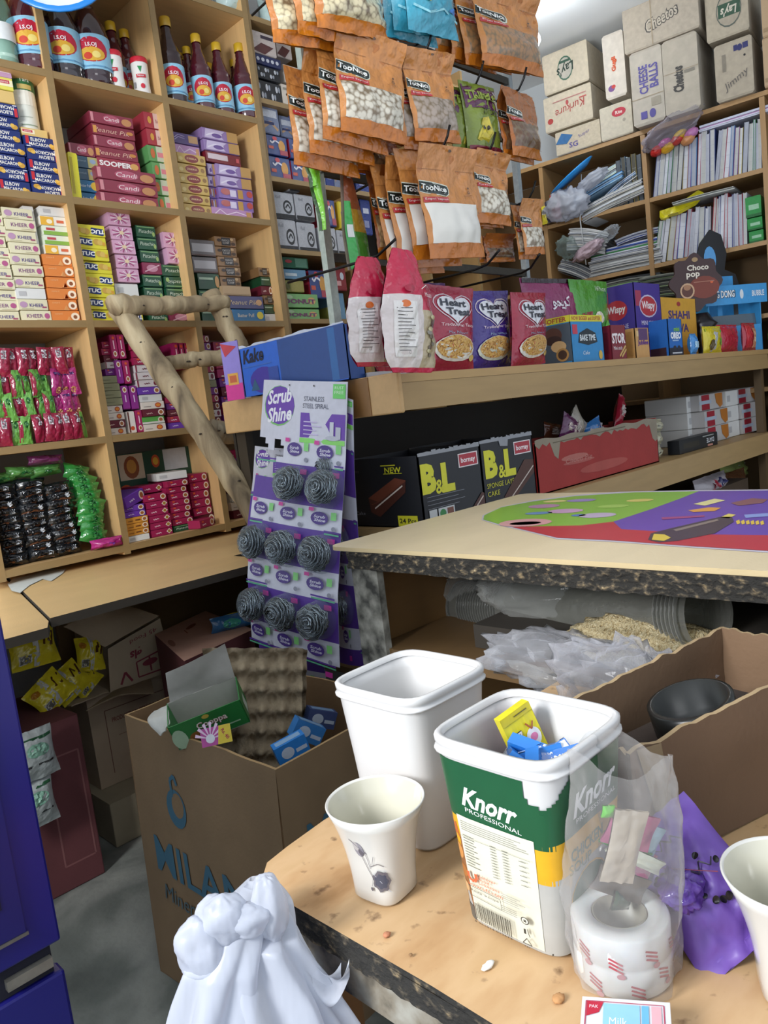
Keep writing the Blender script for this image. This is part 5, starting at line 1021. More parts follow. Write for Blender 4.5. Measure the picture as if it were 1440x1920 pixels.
pouches((880, -30), (1000, -10), (895, 128), 1.27, 4, 'almond', 'large orange almond pouch at the upper right of rack', tilt=.06, dx=-.03, dy=.03, dz=.012, t=.055)
pouches((935, 168), (1008, 168), (952, 300), 1.27, 2, 'dark', 'folded orange dark-raisin pouch under the ceiling lamp', tilt=.08, rz=.15, t=.05, col='#a8632c')
pouches((560, -120), (700, -100), (585, 62), 1.27, 3, 'cashew', 'large cashew pouch cut by the top edge at left', tilt=.05, dx=-.035, dy=.03, t=.07, band='#d07a1c', col='#c98040')
pouches((690, -110), (770, -95), (705, 60), 1.36, 3, 'almond', 'brown nut pouch behind the blue candy bags', tilt=.03, dx=-.02, t=.04, hk=False)
pouches((905, 440), (960, 440), (912, 492), 1.40, 2, 'dark', 'crumpled orange pouch bottom under the pale-nut one', t=.03, hk=False, text=False, col='#a35c20')
pouches((650, 230), (740, 250), (668, 318), 1.40, 2, 'tan', 'orange pouch half hidden under the cashew-piece pouches', t=.04, hk=False, text=False, col='#c8701e', band='#c8701e')
# blue candy bags and green candy bag
def candy_mesh(kind):
    def f(w, h, t, win, seed, band, up, text=True):
        if kind == 'blue':
            mb, fr = pillow(w, h, t, mat('#3f9fb8', 'film'), seed=seed, nu=12, nv=16, amp=.2, crimp=.05)
            it = [('r', .02, .55, .98, .95, '#a9cfc0'), T_('COLOUR', .4, .82, .1, '#3a6aa8', w=.6, b=.03), ('e', .7, .68, .1, .06, '#c23a5a'), ('e', .45, .66, .06, .05, '#6a4aa8'), ('r', .2, .57, .8, .62, '#6fb03a'), ('e', .3, .42, .09, .06, '#d8d03a'), ('e', .8, .3, .05, .04, '#2a6ab0'), ('l', [(.05, .3), (.3, .22), (.6, .3), (.95, .2)], .03, '#8fd0dc')]
        else:
            mb, fr = pillow(w, h, t, mat('#7a8a34', 'film'), seed=seed, nu=12, nv=16, amp=.2, crimp=.05)
            it = [('r', .02, .62, .98, .95, '#5a2a4a'), T_('TRIBBLE', .45, .8, .12, '#8a9a3a', w=.8, b=.04), T_('STORE', .6, .58, .08, '#3a2a3a', w=.5), ('p', [(.2, .2), (.5, .16), (.62, .3), (.45, .5), (.3, .48)], '#c9b83a'), ('e', .34, .36, .03, .03, '#2a2418'), ('e', .46, .36, .03, .03, '#2a2418'), ('l', [(.32, .28), (.4, .24), (.5, .28)], .02, '#2a2418'), ('r', .02, .05, .98, .12, '#7a2030')]
        mb.deco(fr, w, h, it, True, 'film', l0=2)
        mb.v = [(x, y, z-h) for x, y, z in mb.v]; return mb, fr
    return f
pouches((742, -80), (838, -70), (752, 62), 1.245, 3, 'white', 'pale green and blue candy bag at the top of the rack', meshfn=candy_mesh('blue'), name='candy_bag', cat='candy bag', tilt=.08, dx=-.018, t=.06, group='blue candy bags on the rack')
pouches((858, 150), (925, 165), (872, 290), 1.30, 2, 'white', 'green and purple candy bag with yellow drops', meshfn=candy_mesh('green'), name='candy_bag', cat='candy bag', tilt=.05, dx=-.04, t=.05, group='green candy bags on the rack')
# orange and green small packet on the lower left hook; lime strips on the outer post
P0 = aty(648, 306, 1.42)
mb = MB(); W_, H_ = .075, .26
def sfn(u, v, l=0): k = .25+.75*min(1, (1-v)*1.6); return ((u-.5)*W_*k+(1-v)*.012, -.012*math.sin(pi*u)*(1-v)-l, (v-1)*H_)
mb.grid(sfn, 6, 14, None, True, lambda u, v: mat('#3aa84a', 'film') if (u < .35 and v < .65) else (mat('#3f7a2c', 'film') if v < .35 else (mat('#a8802c', 'film') if v < .6 else mat('#8a4a2c', 'film'))))
mb.grid(lambda u, v: tuple(np.array(sfn(1-u, v))+np.array([0, .012, 0])), 6, 10, mat('#9a8a7a', 'film')); mb.deco(sfn, W_, H_, [('r', .06, .3, .3, .42, '#dfe3dc'), ('r', .3, .86, .7, .93, '#dcdcd8')], True, 'film', l0=2)
tag(mb.build('snack_pouch', None, tuple(map(float, P0))), 'narrow green and brown packet hanging alone from the left lower hook', 'pouch')
Ph = [aty(605, 322, RKY), aty(650, 308, 1.43), aty(700, 288, 1.38), aty(722, 268, 1.35), aty(729, 252, 1.345)]
rkp(MB().tube(Ph, .0035, mat('#4a4640', 'metal'), 8), 'hook')
for i, (x0_, y0_, x1_, y1_, c, d_) in enumerate([(577, 232, 588, 350, '#7ac832', 'left'), (583, 232, 606, 432, '#86d03a', 'right')]):
    A, B = aty(x0_, y0_, 1.44), aty(x1_, y1_, 1.43); mb = MB()
    def g(u, v, l=0):
        P = A*(1-v)+B*v; return (P[0]+(u-.5)*.022*(.35+math.sin(pi*min(1, v*1.1))), P[1]-.01*math.sin(pi*u)-.004*math.sin(v*9), P[2])
    mb.grid(g, 4, 14, mat(c, 'film')); mb.grid(lambda u, v: tuple(np.array(g(1-u, v))+np.array([0, .012, 0])), 4, 14, mat('#3a5a2c', 'film')); tag(mb.build('lime_packet'), f"edge-on lime green packet hanging beside the steel post, {d_} one", 'packet', 'lime packets beside the steel post')
for i in range(3):
    A, B = aty(560+i*9, 130, 1.42+i*.02), aty(580+i*5, 235, 1.42+i*.02); mb = MB()
    mb.grid(lambda u, v: tuple((A*(1-v)+B*v)+np.array([(u-.5)*.02, .004*math.sin(5*v+i), 0])), 2, 8, mat('#9a9c92', 'film')); mb.grid(lambda u, v: tuple((A*(1-v)+B*v)+np.array([(.5-u)*.02, .006+.004*math.sin(5*v+i), 0])), 2, 8, mat('#9a9c92', 'film'))
    tag(mb.build('sachet_strip'), f"grey sachet strip hanging by the steel post above the lime packets, {ordl(i)} from left", 'packet', 'grey strips by the steel post')
# two pink snack bags hung low
def pink_mesh(w, h, t, seed, right=False):
    R_, Wm, Cl = mat('#c4284a', 'film'), mat('#ddd2cf', 'film'), mat('#b8a888', 'film')
    def fr(u, v, l=0):
        k = .35+.65*min(1, (1-v)*2.0)**.8; k *= (1-.25*max(0, .12-v)/.12)
        b = math.sin(pi*min(1, max(0, v)))**.7*max(0, 1-abs(2*u-1)**2.2)**.7
        return ((u-.5)*w*k, -t*.5*b-.12*t*hnoise((u*3+seed, v*5, seed), 2)-l, (v-1)*h)
    def bk(u, v): x, y, z = fr(1-u, v); return (x, -y*.8+.002, z)
    mb = MB(); mb.grid(fr, 16, 26, None, True, lambda u, v: R_ if (v > .60 or v < .05) else (Wm if u < .62 else (Cl if v < .5 else R_)))
    mb.grid(bk, 10, 16, mat('#a81f3c', 'film'))
    it = [('r', .12, .12+.0, .5, .56, '#e6e2de'), ('e', .3, .54, .07, .03, '#d8702c')]+[('r', .16, .5-.028*i, .16+.28*(.8+.2*math.sin(i*3)), .506-.028*i, '#55504e') for i in range(13)]+[T_('12', .3, .15, .02, '#333333'), ('e', .35, .66, .09, .03, '#a81f3c')]
    if right: it += [T_('Maza', .74, .62, .035, '#efe4e0', sh=.3, w=.22), ('l', [(.6, .66), (.75, .7), (.92, .66)], .006, '#efe4e0')]
    mb.deco(fr, w, h, it, True, 'film', l0=2); mb.deco(fr, w, h, [('e', .78+.05*math.sin(i*5), .14+.03*i, .05, .018, ['#8a8478', '#c9bf96', '#6a5a48'][i % 3]) for i in range(11)] if right else [], True, 'film', l0=2); return mb
for i, (x0_, x1_, yt, yb, Y, rz_, d_, rr) in enumerate([(650, 735, 478, 688, 1.28, -.1, 'left pink and white snack bag hanging low from a bent hook', False), (706, 808, 462, 700, 1.22, .05, 'right pink snack bag with nut mix, hanging low from a bent hook', True)]):
    A, B, Cc = aty(x0_, yt, Y), aty(x1_, yt, Y), aty((x0_+x1_)/2, yb, Y)
    o = pink_mesh(float(B[0]-A[0])*1.0, float(A[2]-Cc[2]), .06, i+1, rr).build('snack_bag', None, (float((A[0]+B[0])/2)-.01, Y, float(A[2])), (0, .04, rz_)); tag(o, d_, 'snack bag', 'pink hanging snack bags')
o = pink_mesh(.12, .26, .05, 5).build('snack_bag', None, tuple(map(float, aty(700, 490, 1.31))), (0, .0, .3)); tag(o, 'crimson snack bag wedged between the two pink hanging ones', 'snack bag', 'pink hanging snack bags')
for (a, b_) in (((672, 492), (742, 448)), ((890, 506), (937, 468)), ((978, 512), (1012, 476))):
    A = aty(*a, 1.36); B = aty(*b_, 1.26); M_ = (A+B)/2+np.array([0, 0, -.012]); rkp(MB().tube([(A[0]-.03, RKY, A[2]+.0), A, M_, B*.75+M_*.25, B], .0035, STD, 8), 'hook')
# ================================================================== goods on top of the display counter
def meas(xl, xr, yt, Y, ym=600):
    A, B = aty(xl, ym, Y), aty(xr, ym, Y); return float((A[0]+B[0])/2), float(B[0]-A[0]), float(aty((xl+xr)/2, yt, Y)[2]-CT)
def snackbag(x, y, w, h, t, col, items, label, rz=0, rx=0, name='snack_bag', seed=0, z=CT, cat='snack bag', grp='snack bags on the display counter', amp=.12, ry=0):
    mb, fr = pillow(w, h, t, mat(col, 'film'), seed=seed, nu=20, nv=26, amp=amp, crimp=.05); mb.deco(fr, w, h, items, True, 'film', l0=2.4)
    o = mb.build(name, None, (x, y, z+.001), (rx, ry, rz)); return tag(o, label, cat, grp)
NO = mat('#e3c27a', 'noodle')
def heart(col, tcol, bowl='#e6e0d2'):
    hp = [(.5+.40*math.sin(t)**3, .74+.013*(13*math.cos(t)-5*math.cos(2*t)-2*math.cos(3*t)-math.cos(4*t))) for t in [i*pi/18 for i in range(36)]]
    hp2 = [(.5+(x-.5)*.86, .745+(y-.745)*.86) for x, y in hp]
    return [('l', hp+[hp[0]], .014, '#d9c4cc'), ('p', hp2, '#e9e9ee'), T_('Heart', .46, .80, .085, '#23283a', b=.03, w=.52), T_('Treat', .54, .70, .085, '#23283a', b=.03, w=.5),
            T_('Traditional Taste', .52, .545, .035, '#f0d8dc', w=.7), T_('Mix Nimco', .5, .455, .03, '#8fa8c0', w=.4), ('e', .5, .27, .42, .16, bowl), ('e', .5, .285, .38, .14, NO), ('e', .86, .16, .06, .04, '#d8b86a')]
def ctx(px_, py_, Y=1.36): P = aty(px_, py_, Y); return float(P[0])
snackbag(ctx(850, 690), 1.375, .215, .228, .06, '#a3203c', heart('#a3203c', 0), 'crimson noodle snack bag with a heart logo, left of the purple one', amp=.04, rx=.10, seed=1, rz=.0, ry=.03)
snackbag(ctx(942, 684), 1.405, .245, .228, .06, '#3f2a86', heart('#3f2a86', 0, '#d6d6c0'), 'purple noodle snack bag with a heart logo', amp=.04, rx=.10, seed=2, rz=.1, ry=-.06)
snackbag(ctx(998, 676), 1.375, .25, .222, .055, '#a3203c', heart('#a3203c', 0), 'crimson noodle snack bag with a heart logo, right of the purple one', amp=.04, rx=.12, seed=3, rz=.15, ry=-.05)
AR = '\uFEEE\uFEE4\uFEF3\uFEAE\uFEDB'
X_, W_, H_ = meas(1000, 1085, 522, 1.55)
snackbag(X_, 1.56, W_*1.1, H_, .05, '#8c2a5e', [T_(AR, .58, .72, .16, '#f2e9ee', b=.02), ('e', .75, .35, .16, .12, '#7a3a86'), ('e', .88, .38, .12, .12, '#c9a08a'), ('l', [(.3, .5), (.6, .54)], .03, '#c98aa8'), ('l', [(.3, .44), (.55, .47)], .03, '#c98aa8'), ('r', .02, .95, .98, 1, '#2a1420')], 'tall magenta bag with white looping lettering behind the crimson ones', seed=4, rx=-.02, rz=-.1)
X_, W_, H_ = meas(770, 850, 528, 1.66)
snackbag(X_, 1.68, W_, H_, .05, '#6f4a80', [T_('TWISTZ', .45, .62, .14, '#b9b03a', b=.04, w=.8), ('r', .6, .75, .95, .95, '#b9a84a'), ('l', [(.1, .3), (.5, .4), (.9, .3)], .05, '#8a6a9a')], 'purple bag with olive lettering behind the hanging pink bags', seed=5, z=CT+.0)
def cbox(x, y, w, d, h, label, rz, col, front, left, name='display_box', kind='card', z=CT, flap=None, cat='box', grp='boxes on the display counter', right=None):
    t = tag(empty(name, (x, y, z+.0006), (0, 0, rz)), label, cat, grp)
    m = mat(col, kind); mb = MB(); th = .003
    for (x0, x1, y0, y1) in ((-w/2, w/2, -d/2, -d/2+th), (-w/2, w/2, d/2-th, d/2), (-w/2, -w/2+th, -d/2, d/2), (w/2-th, w/2, -d/2, d/2)): mb.box(x0, x1, y0, y1, 0, h, m)
    mb.box(-w/2, w/2, -d/2, d/2, 0, .003, m)
    fs = faces(w, d, h); mb.deco(fs['front'][0], w, h, front, kind=kind); mb.deco(fs['left'][0], d, h, left, kind=kind)
    if right: mb.deco(fs['right'][0], d, h, right, kind=kind)
    mb.build('carton', t); return t
bt = cbox(ctx(1108, 668)+.01, 1.375+.06, .215, .125, .16, 'blue cake display box with a yellow top band, front of the counter', .0, '#2b86c0',
     [('r', 0, .86, 1, 1, '#d9cf32'), T_('NOW BIGGER and SOFTER', .5, .93, .085, '#a8402c', w=.9, b=.03), ('r', .05, .60, .2, .80, '#c23a50'), ('p', [(.2, .42), (.25, .62), (.5, .72), (.75, .62), (.8, .42), (.5, .36)], '#15242e'), T_('BAKE TIME', .5, .52, .13, '#e6ecee', w=.48, b=.02), T_('Cake', .42, .2, .08, '#dbe8f0', w=.2, sh=.3), ('e', .87, .14, .06, .1, '#c9a84a')],
     [('r', 0, .86, 1, 1, '#d9cf32'), T_('SOFTER', .55, .93, .1, '#a8402c', w=.7, b=.03), ('r', .12, .05, 1, .84, '#4a5560'), ('e', .45, .62, .28, .17, '#5a3526'), ('e', .45, .52, .26, .1, '#3a2018'), ('e', .6, .38, .24, .12, '#d9b27c'), ('e', .7, .2, .2, .14, '#b98a4a'), ('e', .7, .2, .14, .1, '#4a3020')], name='cake_box')
X_, W_, H_ = meas(1200, 1242, 532, 1.45)
wz = cbox(X_-.02, 1.53, W_*1.15, .16, H_, 'violet cone wafer box with red ovals, behind the small boxes', .0, '#43308c',
     [('r', .03, .70, .25, .90, '#a83a58'), ('e', .5, .70, .34, .15, '#c9c2dc'), ('e', .5, .70, .31, .13, '#b8303c'), T_('Wispy', .5, .70, .13, '#efe6e6', w=.5, b=.03), T_('MINI CONE', .5, .48, .06, '#cfc6e6', w=.6, b=.02), ('e', .62, .16, .1, .08, '#4a3a4a'), ('r', .35, .34, .65, .36, '#8a7ac0')],
     [('r', .03, .74, .3, .93, '#a83a58'), ('e', .5, .68, .3, .13, '#b8303c'), T_('Wispy', .5, .68, .12, '#efe6e6', w=.5, b=.03), T_('MINI CONE', .5, .46, .06, '#cfc6e6', w=.6), ('r', .3, .0, .8, .2, '#5a3aa8')], name='cone_box')
cbox(ctx(1162, 662, 1.37), 1.42, .105, .10, .125, 'dark red stick biscuit box between the blue cake box and the tan one', -.02, '#7c1c2c', [T_('STOR', .5, .62, .3, '#efe6e6', b=.04, w=.9), T_('Mini stick', .42, .34, .1, '#efe6e6', w=.6), ('l', [(.5, .1), (.95, .4)], .06, '#c9a860'), ('l', [(.65, .08), (.98, .3)], .06, '#c9a860')], [('r', .1, .2, .9, .8, '#6a1424')], name='stick_biscuit_box')
cbox(ctx(1208, 658, 1.37), 1.42, .115, .09, .115, 'tan box with purple lettering beside the blue cookie box', .0, '#c99a5e', [('r', .25, .6, .9, .98, '#5a3a6a'), T_('Jubilee', .55, .5, .2, '#5c2a86', b=.03, w=.75), ('r', .1, .72, .25, .9, '#e0c08a')], [('r', .1, .1, .9, .9, '#b98a4e')], name='chocolate_box')
cbox(ctx(1268, 652, 1.37), 1.43, .13, .12, .15, 'bright blue mini cookie box near the yellow wrappers', .0, '#2068b8', [T_('mini', .6, .72, .12, '#8ac83a', b=.03, w=.4), T_('OREO', .52, .55, .19, '#f2f4f8', b=.06, w=.75), ('r', .0, .0, 1, .22, '#1a1c2a'), ('e', .4, .2, .12, .08, '#23202a'), ('e', .7, .2, .12, .08, '#23202a'), ('r', .25, .4, .7, .43, '#a9c4e4'), ('r', .2, .06, .9, .1, '#c9ccd2')], [('r', 0.1, .0, .9, .25, '#3a1f24')], name='cookie_box')
X_, W_, H_ = meas(1246, 1312, 558, 1.46)
cbox(X_, 1.52, W_, .09, H_, 'yellow-orange sweet supari box behind the blue cookie box', .0, '#d8a43c', [T_('SHAHI', .5, .72, .14, '#4a3a7a', b=.03, w=.6), T_('DEVA', .5, .5, .14, '#4a3a7a', b=.03, w=.5), ('e', .5, .9, .05, .04, '#a83a3c'), ('r', .06, .05, .94, .2, '#c98e2c')], [('r', .1, .1, .9, .9, '#dcdcd8')], name='sweet_box')
# green biscuit bag, yellow and red wrappers
X_, W_, H_ = meas(1085, 1152, 524, 1.52)
snackbag(X_, 1.54, W_*1.05, H_, .04, '#4f9a34', [('r', .05, .0, .95, .25, '#7a2434'), ('p', [(.15, .35), (.4, .38), (.4, .62), (.15, .6)], '#8a2a24'), ('e', .28, .5, .1, .06, '#c9c2b4'), ('e', .6, .55, .14, .07, '#e6e0cc'), ('e', .85, .42, .1, .1, '#6fc84a'), T_('16 Pieces', .75, .9, .06, '#d6e0cc', w=.3)], 'green biscuit bag behind the blue cake box', seed=6, rx=-.02)
for i, (px_, w_, h_, c, it, l_, rz_) in enumerate([(1300, .06, .085, '#3a86c8', [('r', .2, .3, .8, .6, '#a9d0e8')], 'small pale blue sachet right of the blue cookie box', 0), (1336, .20, .115, '#d6c42c', [('p', [(.3, .05), (.55, .05), (.65, .75), (.45, .8)], '#b9bcbc'), ('e', .3, .3, .12, .2, '#5a4a20'), ('l', [(.05, .85), (.95, .8)], .1, '#4fae4a'), ('e', .8, .4, .1, .14, '#7ac04a')], 'yellow and green sweet packet lying near the right end', 0),
                                                  (1405, .17, .13, '#a8283a', [('r', .55, .1, .85, .8, '#c98a6a'), ('r', .1, .1, .45, .9, '#c2303c'), ('e', .7, .5, .1, .2, '#e0c8a8')], 'red and copper chocolate packet at the right end of the counter', 0), (1452, .12, .12, '#8ac83a', [('r', .1, .3, .8, .6, '#d8d03a')], 'lime packet cut by the right frame edge on the counter', 0)]):
    snackbag(ctx(px_, 650, 1.35)+.0, 1.352, w_, h_, .04, c, it, l_, rz=rz_, seed=i+8, name='sweet_packet', cat='packet', grp='small packets on the display counter', rx=.0)
snackbag(ctx(1370, 640, 1.36), 1.375, .24, .125, .05, '#b8243c', [('l', [(.05, .8), (.95, .7)], .1, '#d8a03c')], 'red packet lying behind the yellow and green one', seed=13, name='sweet_packet', cat='packet', grp='small packets on the display counter')
# lollipop stand and blue gum stand
t = tag(empty('lollipop_display', (ctx(1338, 560, 1.44), 1.50, CT+.0006), (0, 0, -.65)), 'dark brown scalloped lollipop display card on a ribbed stand', 'display')
MB().lathe([(.07, 0), (.07, .01)]+[(.05+.02*(i % 2), .02+.018*i) for i in range(9)]+[(.03, .2), (0, .2)], mat('#18161a', 'plastic'), 24).build('stand', t)
mb = MB(); n = 48; c0 = (-.02, 0, .345)
for s_, y_ in ((1, -.004), (-1, .004)):
    ring = [(c0[0]+(.125+.012*math.cos(8*a))*math.cos(a), y_, c0[2]+(.125+.012*math.cos(8*a))*math.sin(a)) for a in [2*pi*i/n for i in range(n)]]
    mb.add(ring, [tuple(range(n)) if s_ == 1 else tuple(range(n))[::-1]], mat('#3b1d1a', 'plastic'))
mb.add([(p[0], yy, p[2]) for yy in (-.004, .004) for p in ring], [(i, (i+1) % n, n+(i+1) % n, n+i) for i in range(n)], mat('#3b1d1a', 'plastic'))
fn = lambda u, v, l: (c0[0]-.13+.26*u, -.0045-l, c0[2]-.13+.26*v)
mb.deco(fn, .26, .26, [('e', .65, .4, .3, .2, '#7a3422'), T_('Choco', .55, .76, .10, '#e6dccb', b=.03, w=.42), T_('pop', .45, .62, .11, '#e6dccb', b=.03, w=.26), ('e', .5, .9, .06, .04, '#a88a60'), ('e', .32, .36, .14, .14, '#c9a480'), ('e', .32, .36, .11, .11, '#5a2f22'), ('e', .32, .42, .07, .05, '#a87a58'), ('r', .305, .02, .335, .25, '#c9a480'), ('e', .8, .48, .03, .02, '#d8602c'), ('l', [(.45, .5), (.85, .5)], .015, '#a8705a')])
mb.build('card', t)
t = tag(empty('gum_display', (ctx(1395, 560, 1.40), 1.505, CT+.0006), (0, 0, -.45)), 'sky blue bubble gum display stand with a white logo band at right edge', 'display')
SB = mat('#3f9ad6', 'card')
MB().box(-.17, .17, -.09, -.086, .0, .10, SB).box(-.17, -.166, -.09, .09, 0, .22, SB).box(.166, .17, -.09, .09, 0, .22, SB).box(-.17, .17, .086, .09, 0, .22, SB).box(-.17, .17, -.09, .09, 0, .003, SB).build('tray', t)
mb = MB().box(-.19, .21, -.096, -.092, .18, .25, SB); fn = lambda u, v, l: (-.19+.4*u, -.0964-l, .18+.07*v)
mb.deco(fn, .4, .07, [T_('DING DONG', .26, .55, .42, '#20324a', b=.09, w=.44), T_('DING DONG', .255, .56, .38, '#eef2f4', b=.03, w=.42), ('e', .58, .5, .03, .25, '#dfe6ea'), T_('BUBBLE', .85, .5, .3, '#eef2f4', w=.2, b=.02)]); mb.build('logo_band', t)
MB().obox((-.165, -.08, .004), (.33, 0, 0), (0, .15, 0), (0, .03, .14), mat('#5b6a74', 'card')).build('insert', t)
mb = MB(); P = [(-.13, .26), (-.16, .34), (-.12, .42), (-.05, .47), (.02, .45), (.05, .38), (.03, .32), (.10, .30), (.12, .26), (.05, .25), (-.10, .25)]
mb.add([(x, .0, z) for x, z in P]+[(x, .006, z) for x, z in P], [tuple(range(11)), tuple(range(11, 22))[::-1]]+[(i, (i+1) % 11, 11+(i+1) % 11, 11+i) for i in range(11)], mat('#16181c', 'card'))
mb.box(-.03, .0, 0.001, .005, .1, .26, SB); mb.deco(lambda u, v, l: (-.16+.28*u, -.0005-l, .25+.22*v), .28, .22, [('e', .35, .5, .14, .22, '#5aa0d8'), ('r', .5, .0, .85, .2, '#3f9ad6')]); mb.build('header_card', t)
for i, (x_, z_) in enumerate([(952, 552), (965, 548)]):
    t = tag(empty('plastic_jar', (ctx(x_, z_+40, 1.80), 1.84+.0*i, CT+.0006)) if i == 0 else empty('plastic_jar', (ctx(x_, z_+40, 1.80)+.13, 1.90, CT+.0006)), f"transparent blue sweet jar behind the noodle bags, {['left', 'right'][i]} one", 'jar', 'blue sweet jars')
    MB().lathe([(0, 0), (.06, 0), (.065, .01), (.065, .10), (.055, .13), (.058, .14), (.058, .16), (0, .16)], mat('#3a8ac8', 'smoke'), 20).build('body', t); MB().lathe([(.061, .14), (.061, .172), (0, .172)], mat('#2a7ac0', 'plastic'), 20).build('lid', t)
for o in bpy.data.objects:
    if o.name == 'gum_display': o.scale = (.95, .9, 1.3)
# blue display box on the counter end
t = tag(empty('display_box', (1.36, 1.66, CT)), 'large torn blue display box with handwritten lettering at the counter end', 'box')
t.location = (1.40, 1.70, 1.3555)
def kk(u, v, l): return (-.03-l, .235-.47*u, v*.145)
mb = MB().box(-.03, -.026, -.235, .235, 0, .143, mat('#2464cc', 'card')).box(-.03, .03, -.235, -.231, 0, .14, mat('#22509c', 'card')).box(-.03, .03, .231, .235, 0, .14, mat('#22509c', 'card')).box(.026, .03, -.235, .235, 0, .12, mat('#22509c', 'card'))
mb.deco(kk, .47, .145, [('r', .40, .02, 1, .98, '#20488c'), ('r', .86, .02, .92, .96, '#2a66a8'), ('e', .22, .28, .14, .26, '#3f2f9a'), T_('Kake', .14, .80, .28, '#0d1430', b=.03, sh=.2, w=.22), ('r', .02, .58, .32, .6, '#3a6ac0'), ('p', [(.08, .1), (.13, .34), (.17, .1)], '#2a5a7a'), ('r', .28, .08, .38, .5, '#2a4aa0')])
random.seed(2)
tp = [(u, 1.0+.05*random.random()) for u in [i/24 for i in range(25)]]
mb.add([kk(u, .99, 0) for u, _ in tp]+[kk(u, v, 0) for u, v in tp], [(i, i+1, 26+i, 25+i) for i in range(24)], mat('#c9d0e0', 'card')); mb.build('carton', t)
mb = MB().obox((-.032, .236, -.004), (-.02, .062, 0), (.003, .001, 0), (0, 0, .175), mat('#8f7fcc', 'card'))
mb.build('side_flap', t)
m2 = MB(); fk = lambda u, v, l: (-.052+.02*u-l*.9, .298-.062*u, -.004+.175*v); m2.deco(fk, .065, .175, [('r', .0, .0, 1, .28, '#cf2a8a'), ('p', [(0, .99), (.9, .9), (.2, .75)], '#b8303c'), ('r', .2, .26, .8, .46, '#d8a03c'), ('r', .3, .3, .7, .42, '#c05a2c')]); m2.build('flap_print', t)['kind'] = 'stuff'
mb = MB().obox((0, 0, 0), (.11, -.06, 0), (.05, .09, 0), (0, 0, .012), mat('#c9cdd2', 'card')); mb.deco(lambda u, v, l: (.11*u+.05*v, -.06*u+.09*v, .012+l), .12, .1, [('r', .1, .1, .9, .4, '#3a8ac0')]); o = mb.build('flat_pack', None, (1.42, 1.50-.05, 1.3550)); tag(o, 'flat white and blue pack lying between the blue box and the bags', 'pack')
# ================================================================== lower shelf of the display counter
SH = .9455
design('wafw', 'wafer_box', 'white red-banded wafer box', 'box', '#b9b6b4', 'card', asp=1.5, items=[('r', .1, .04, .42, .96, '#9c2436'), ('r', .0, .4, .5, .62, '#a9b6c6'), ('p', [(.66, .96), (.98, .96), (.98, .2), (.86, .04), (.7, .4)], '#b4702c')])
def bl_box(xL, yF, w, d, h, label, first):
    t = tag(empty('cake_carton', (xL+w/2, yF+d/2, SH)), label, 'box', 'black layer cake cartons on the lower shelf')
    K = mat('#15161c', 'card'); mb = MB(); th = .004
    for (x0, x1, y0, y1) in ((-w/2, w/2, -d/2, -d/2+th), (-w/2, w/2, d/2-th, d/2), (-w/2, -w/2+th, -d/2, d/2), (w/2-th, w/2, -d/2, d/2)): mb.box(x0, x1, y0, y1, 0, h, K)
    mb.box(-w/2, w/2, -d/2, d/2, 0, .003, K)
    random.seed(4)
    for k in range(14):                      # torn pale lining along the rim
        x = -w/2+w*k/14; mb.add([(x, -d/2-.0006, h-.004), (x+w/14, -d/2-.0006, h-.004), (x+w/14, -d/2, h+.004+.006*random.random()), (x, -d/2, h+.004+.006*random.random())], [(0, 1, 2, 3)], mat('#8d8f94', 'card'))
    fs = faces(w, d, h)
    fr = [T_('B', .13 if first else .17, .66, .42, '#d3cf2c', b=.06), T_('&', .29 if first else .36, .52, .2, '#d3cf2c', b=.02), T_('L', .43 if first else .52, .63, .42, '#d3cf2c', b=.06), ('r', .62, .72, .95, .92, '#e0d8d8'), ('r', .635, .735, .935, .905, '#a82c3a'), T_('bornay', .785, .81, .1, '#f0e8e8', w=.24, b=.02)]
    cake = [('p', [(.06, .32), (.46, .62), (.6, .58), (.58, .40), (.2, .03), (.08, .1)], '#4a241a'), ('p', [(.06, .32), (.46, .62), (.6, .58), (.2, .26)], '#6e3826'), ('l', [(.14, .16), (.55, .5)], .02, '#d8ccc0'), ('l', [(.1, .22), (.2, .26), (.6, .57)], .012, '#6a3526')]
    if first:
        fr += [('r', .07, .40-.055*i, .07+.6-.1*(i % 2), .405-.055*i, '#9a9ca4') for i in range(4)]+[('r', .08, .06, .2, .22, '#c9cccc'), ('r', .22, .06, .48, .22, '#c9cccc'), ('e', .29, .14, .05, .06, '#3a8a4a'), ('r', .36, .09, .46, .2, '#7a4a3a')]+[('p', [(.7, .02), (.96, .3), (1, .28), (1, .02)], '#4a241a'), ('l', [(.8, .06), (.98, .24)], .02, '#c9bcb0')]
    else: fr += [T_('SPONGE LAYER', .34, .34, .075, '#c9c42c', w=.56), T_('CAKE', .17, .22, .075, '#c9c42c', w=.22), ('p', [(.35, .12), (.8, .62), (.98, .6), (.98, .4), (.55, .06)], '#4a2618'), ('l', [(.5, .1), (.97, .5)], .02, '#c9bcb0'), ('p', [(.34, .99), (.52, .99), (.5, .88), (.36, .9)], '#8d8f94')]
    mb.deco(fs['front'][0], w, h, fr)
    mb.deco(fs['left'][0], d, h, [('r', .50, .88, .70, .895, '#d3cf2c'), T_('NEW', .66, .82, .08, '#d3cf2c', w=.22, b=.02), ('r', .53, .765, .78, .775, '#d3cf2c'), T_('bornay', .12, .82, .05, '#5a4a50', w=.14), T_('Cake', .14, .2, .05, '#8a8c90', w=.14), ('r', .66, .02, .92, .17, '#d3cf2c'), T_('24 Pcs', .79, .095, .07, '#1c1c1c', w=.22, b=.02)]+[(k[0], [(x*1.0+.22, y*.95+.12) for x, y in k[1]], *k[2:]) for k in cake])
    mb.build('carton', t)
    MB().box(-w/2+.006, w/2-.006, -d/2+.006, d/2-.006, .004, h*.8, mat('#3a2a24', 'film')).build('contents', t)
    return t
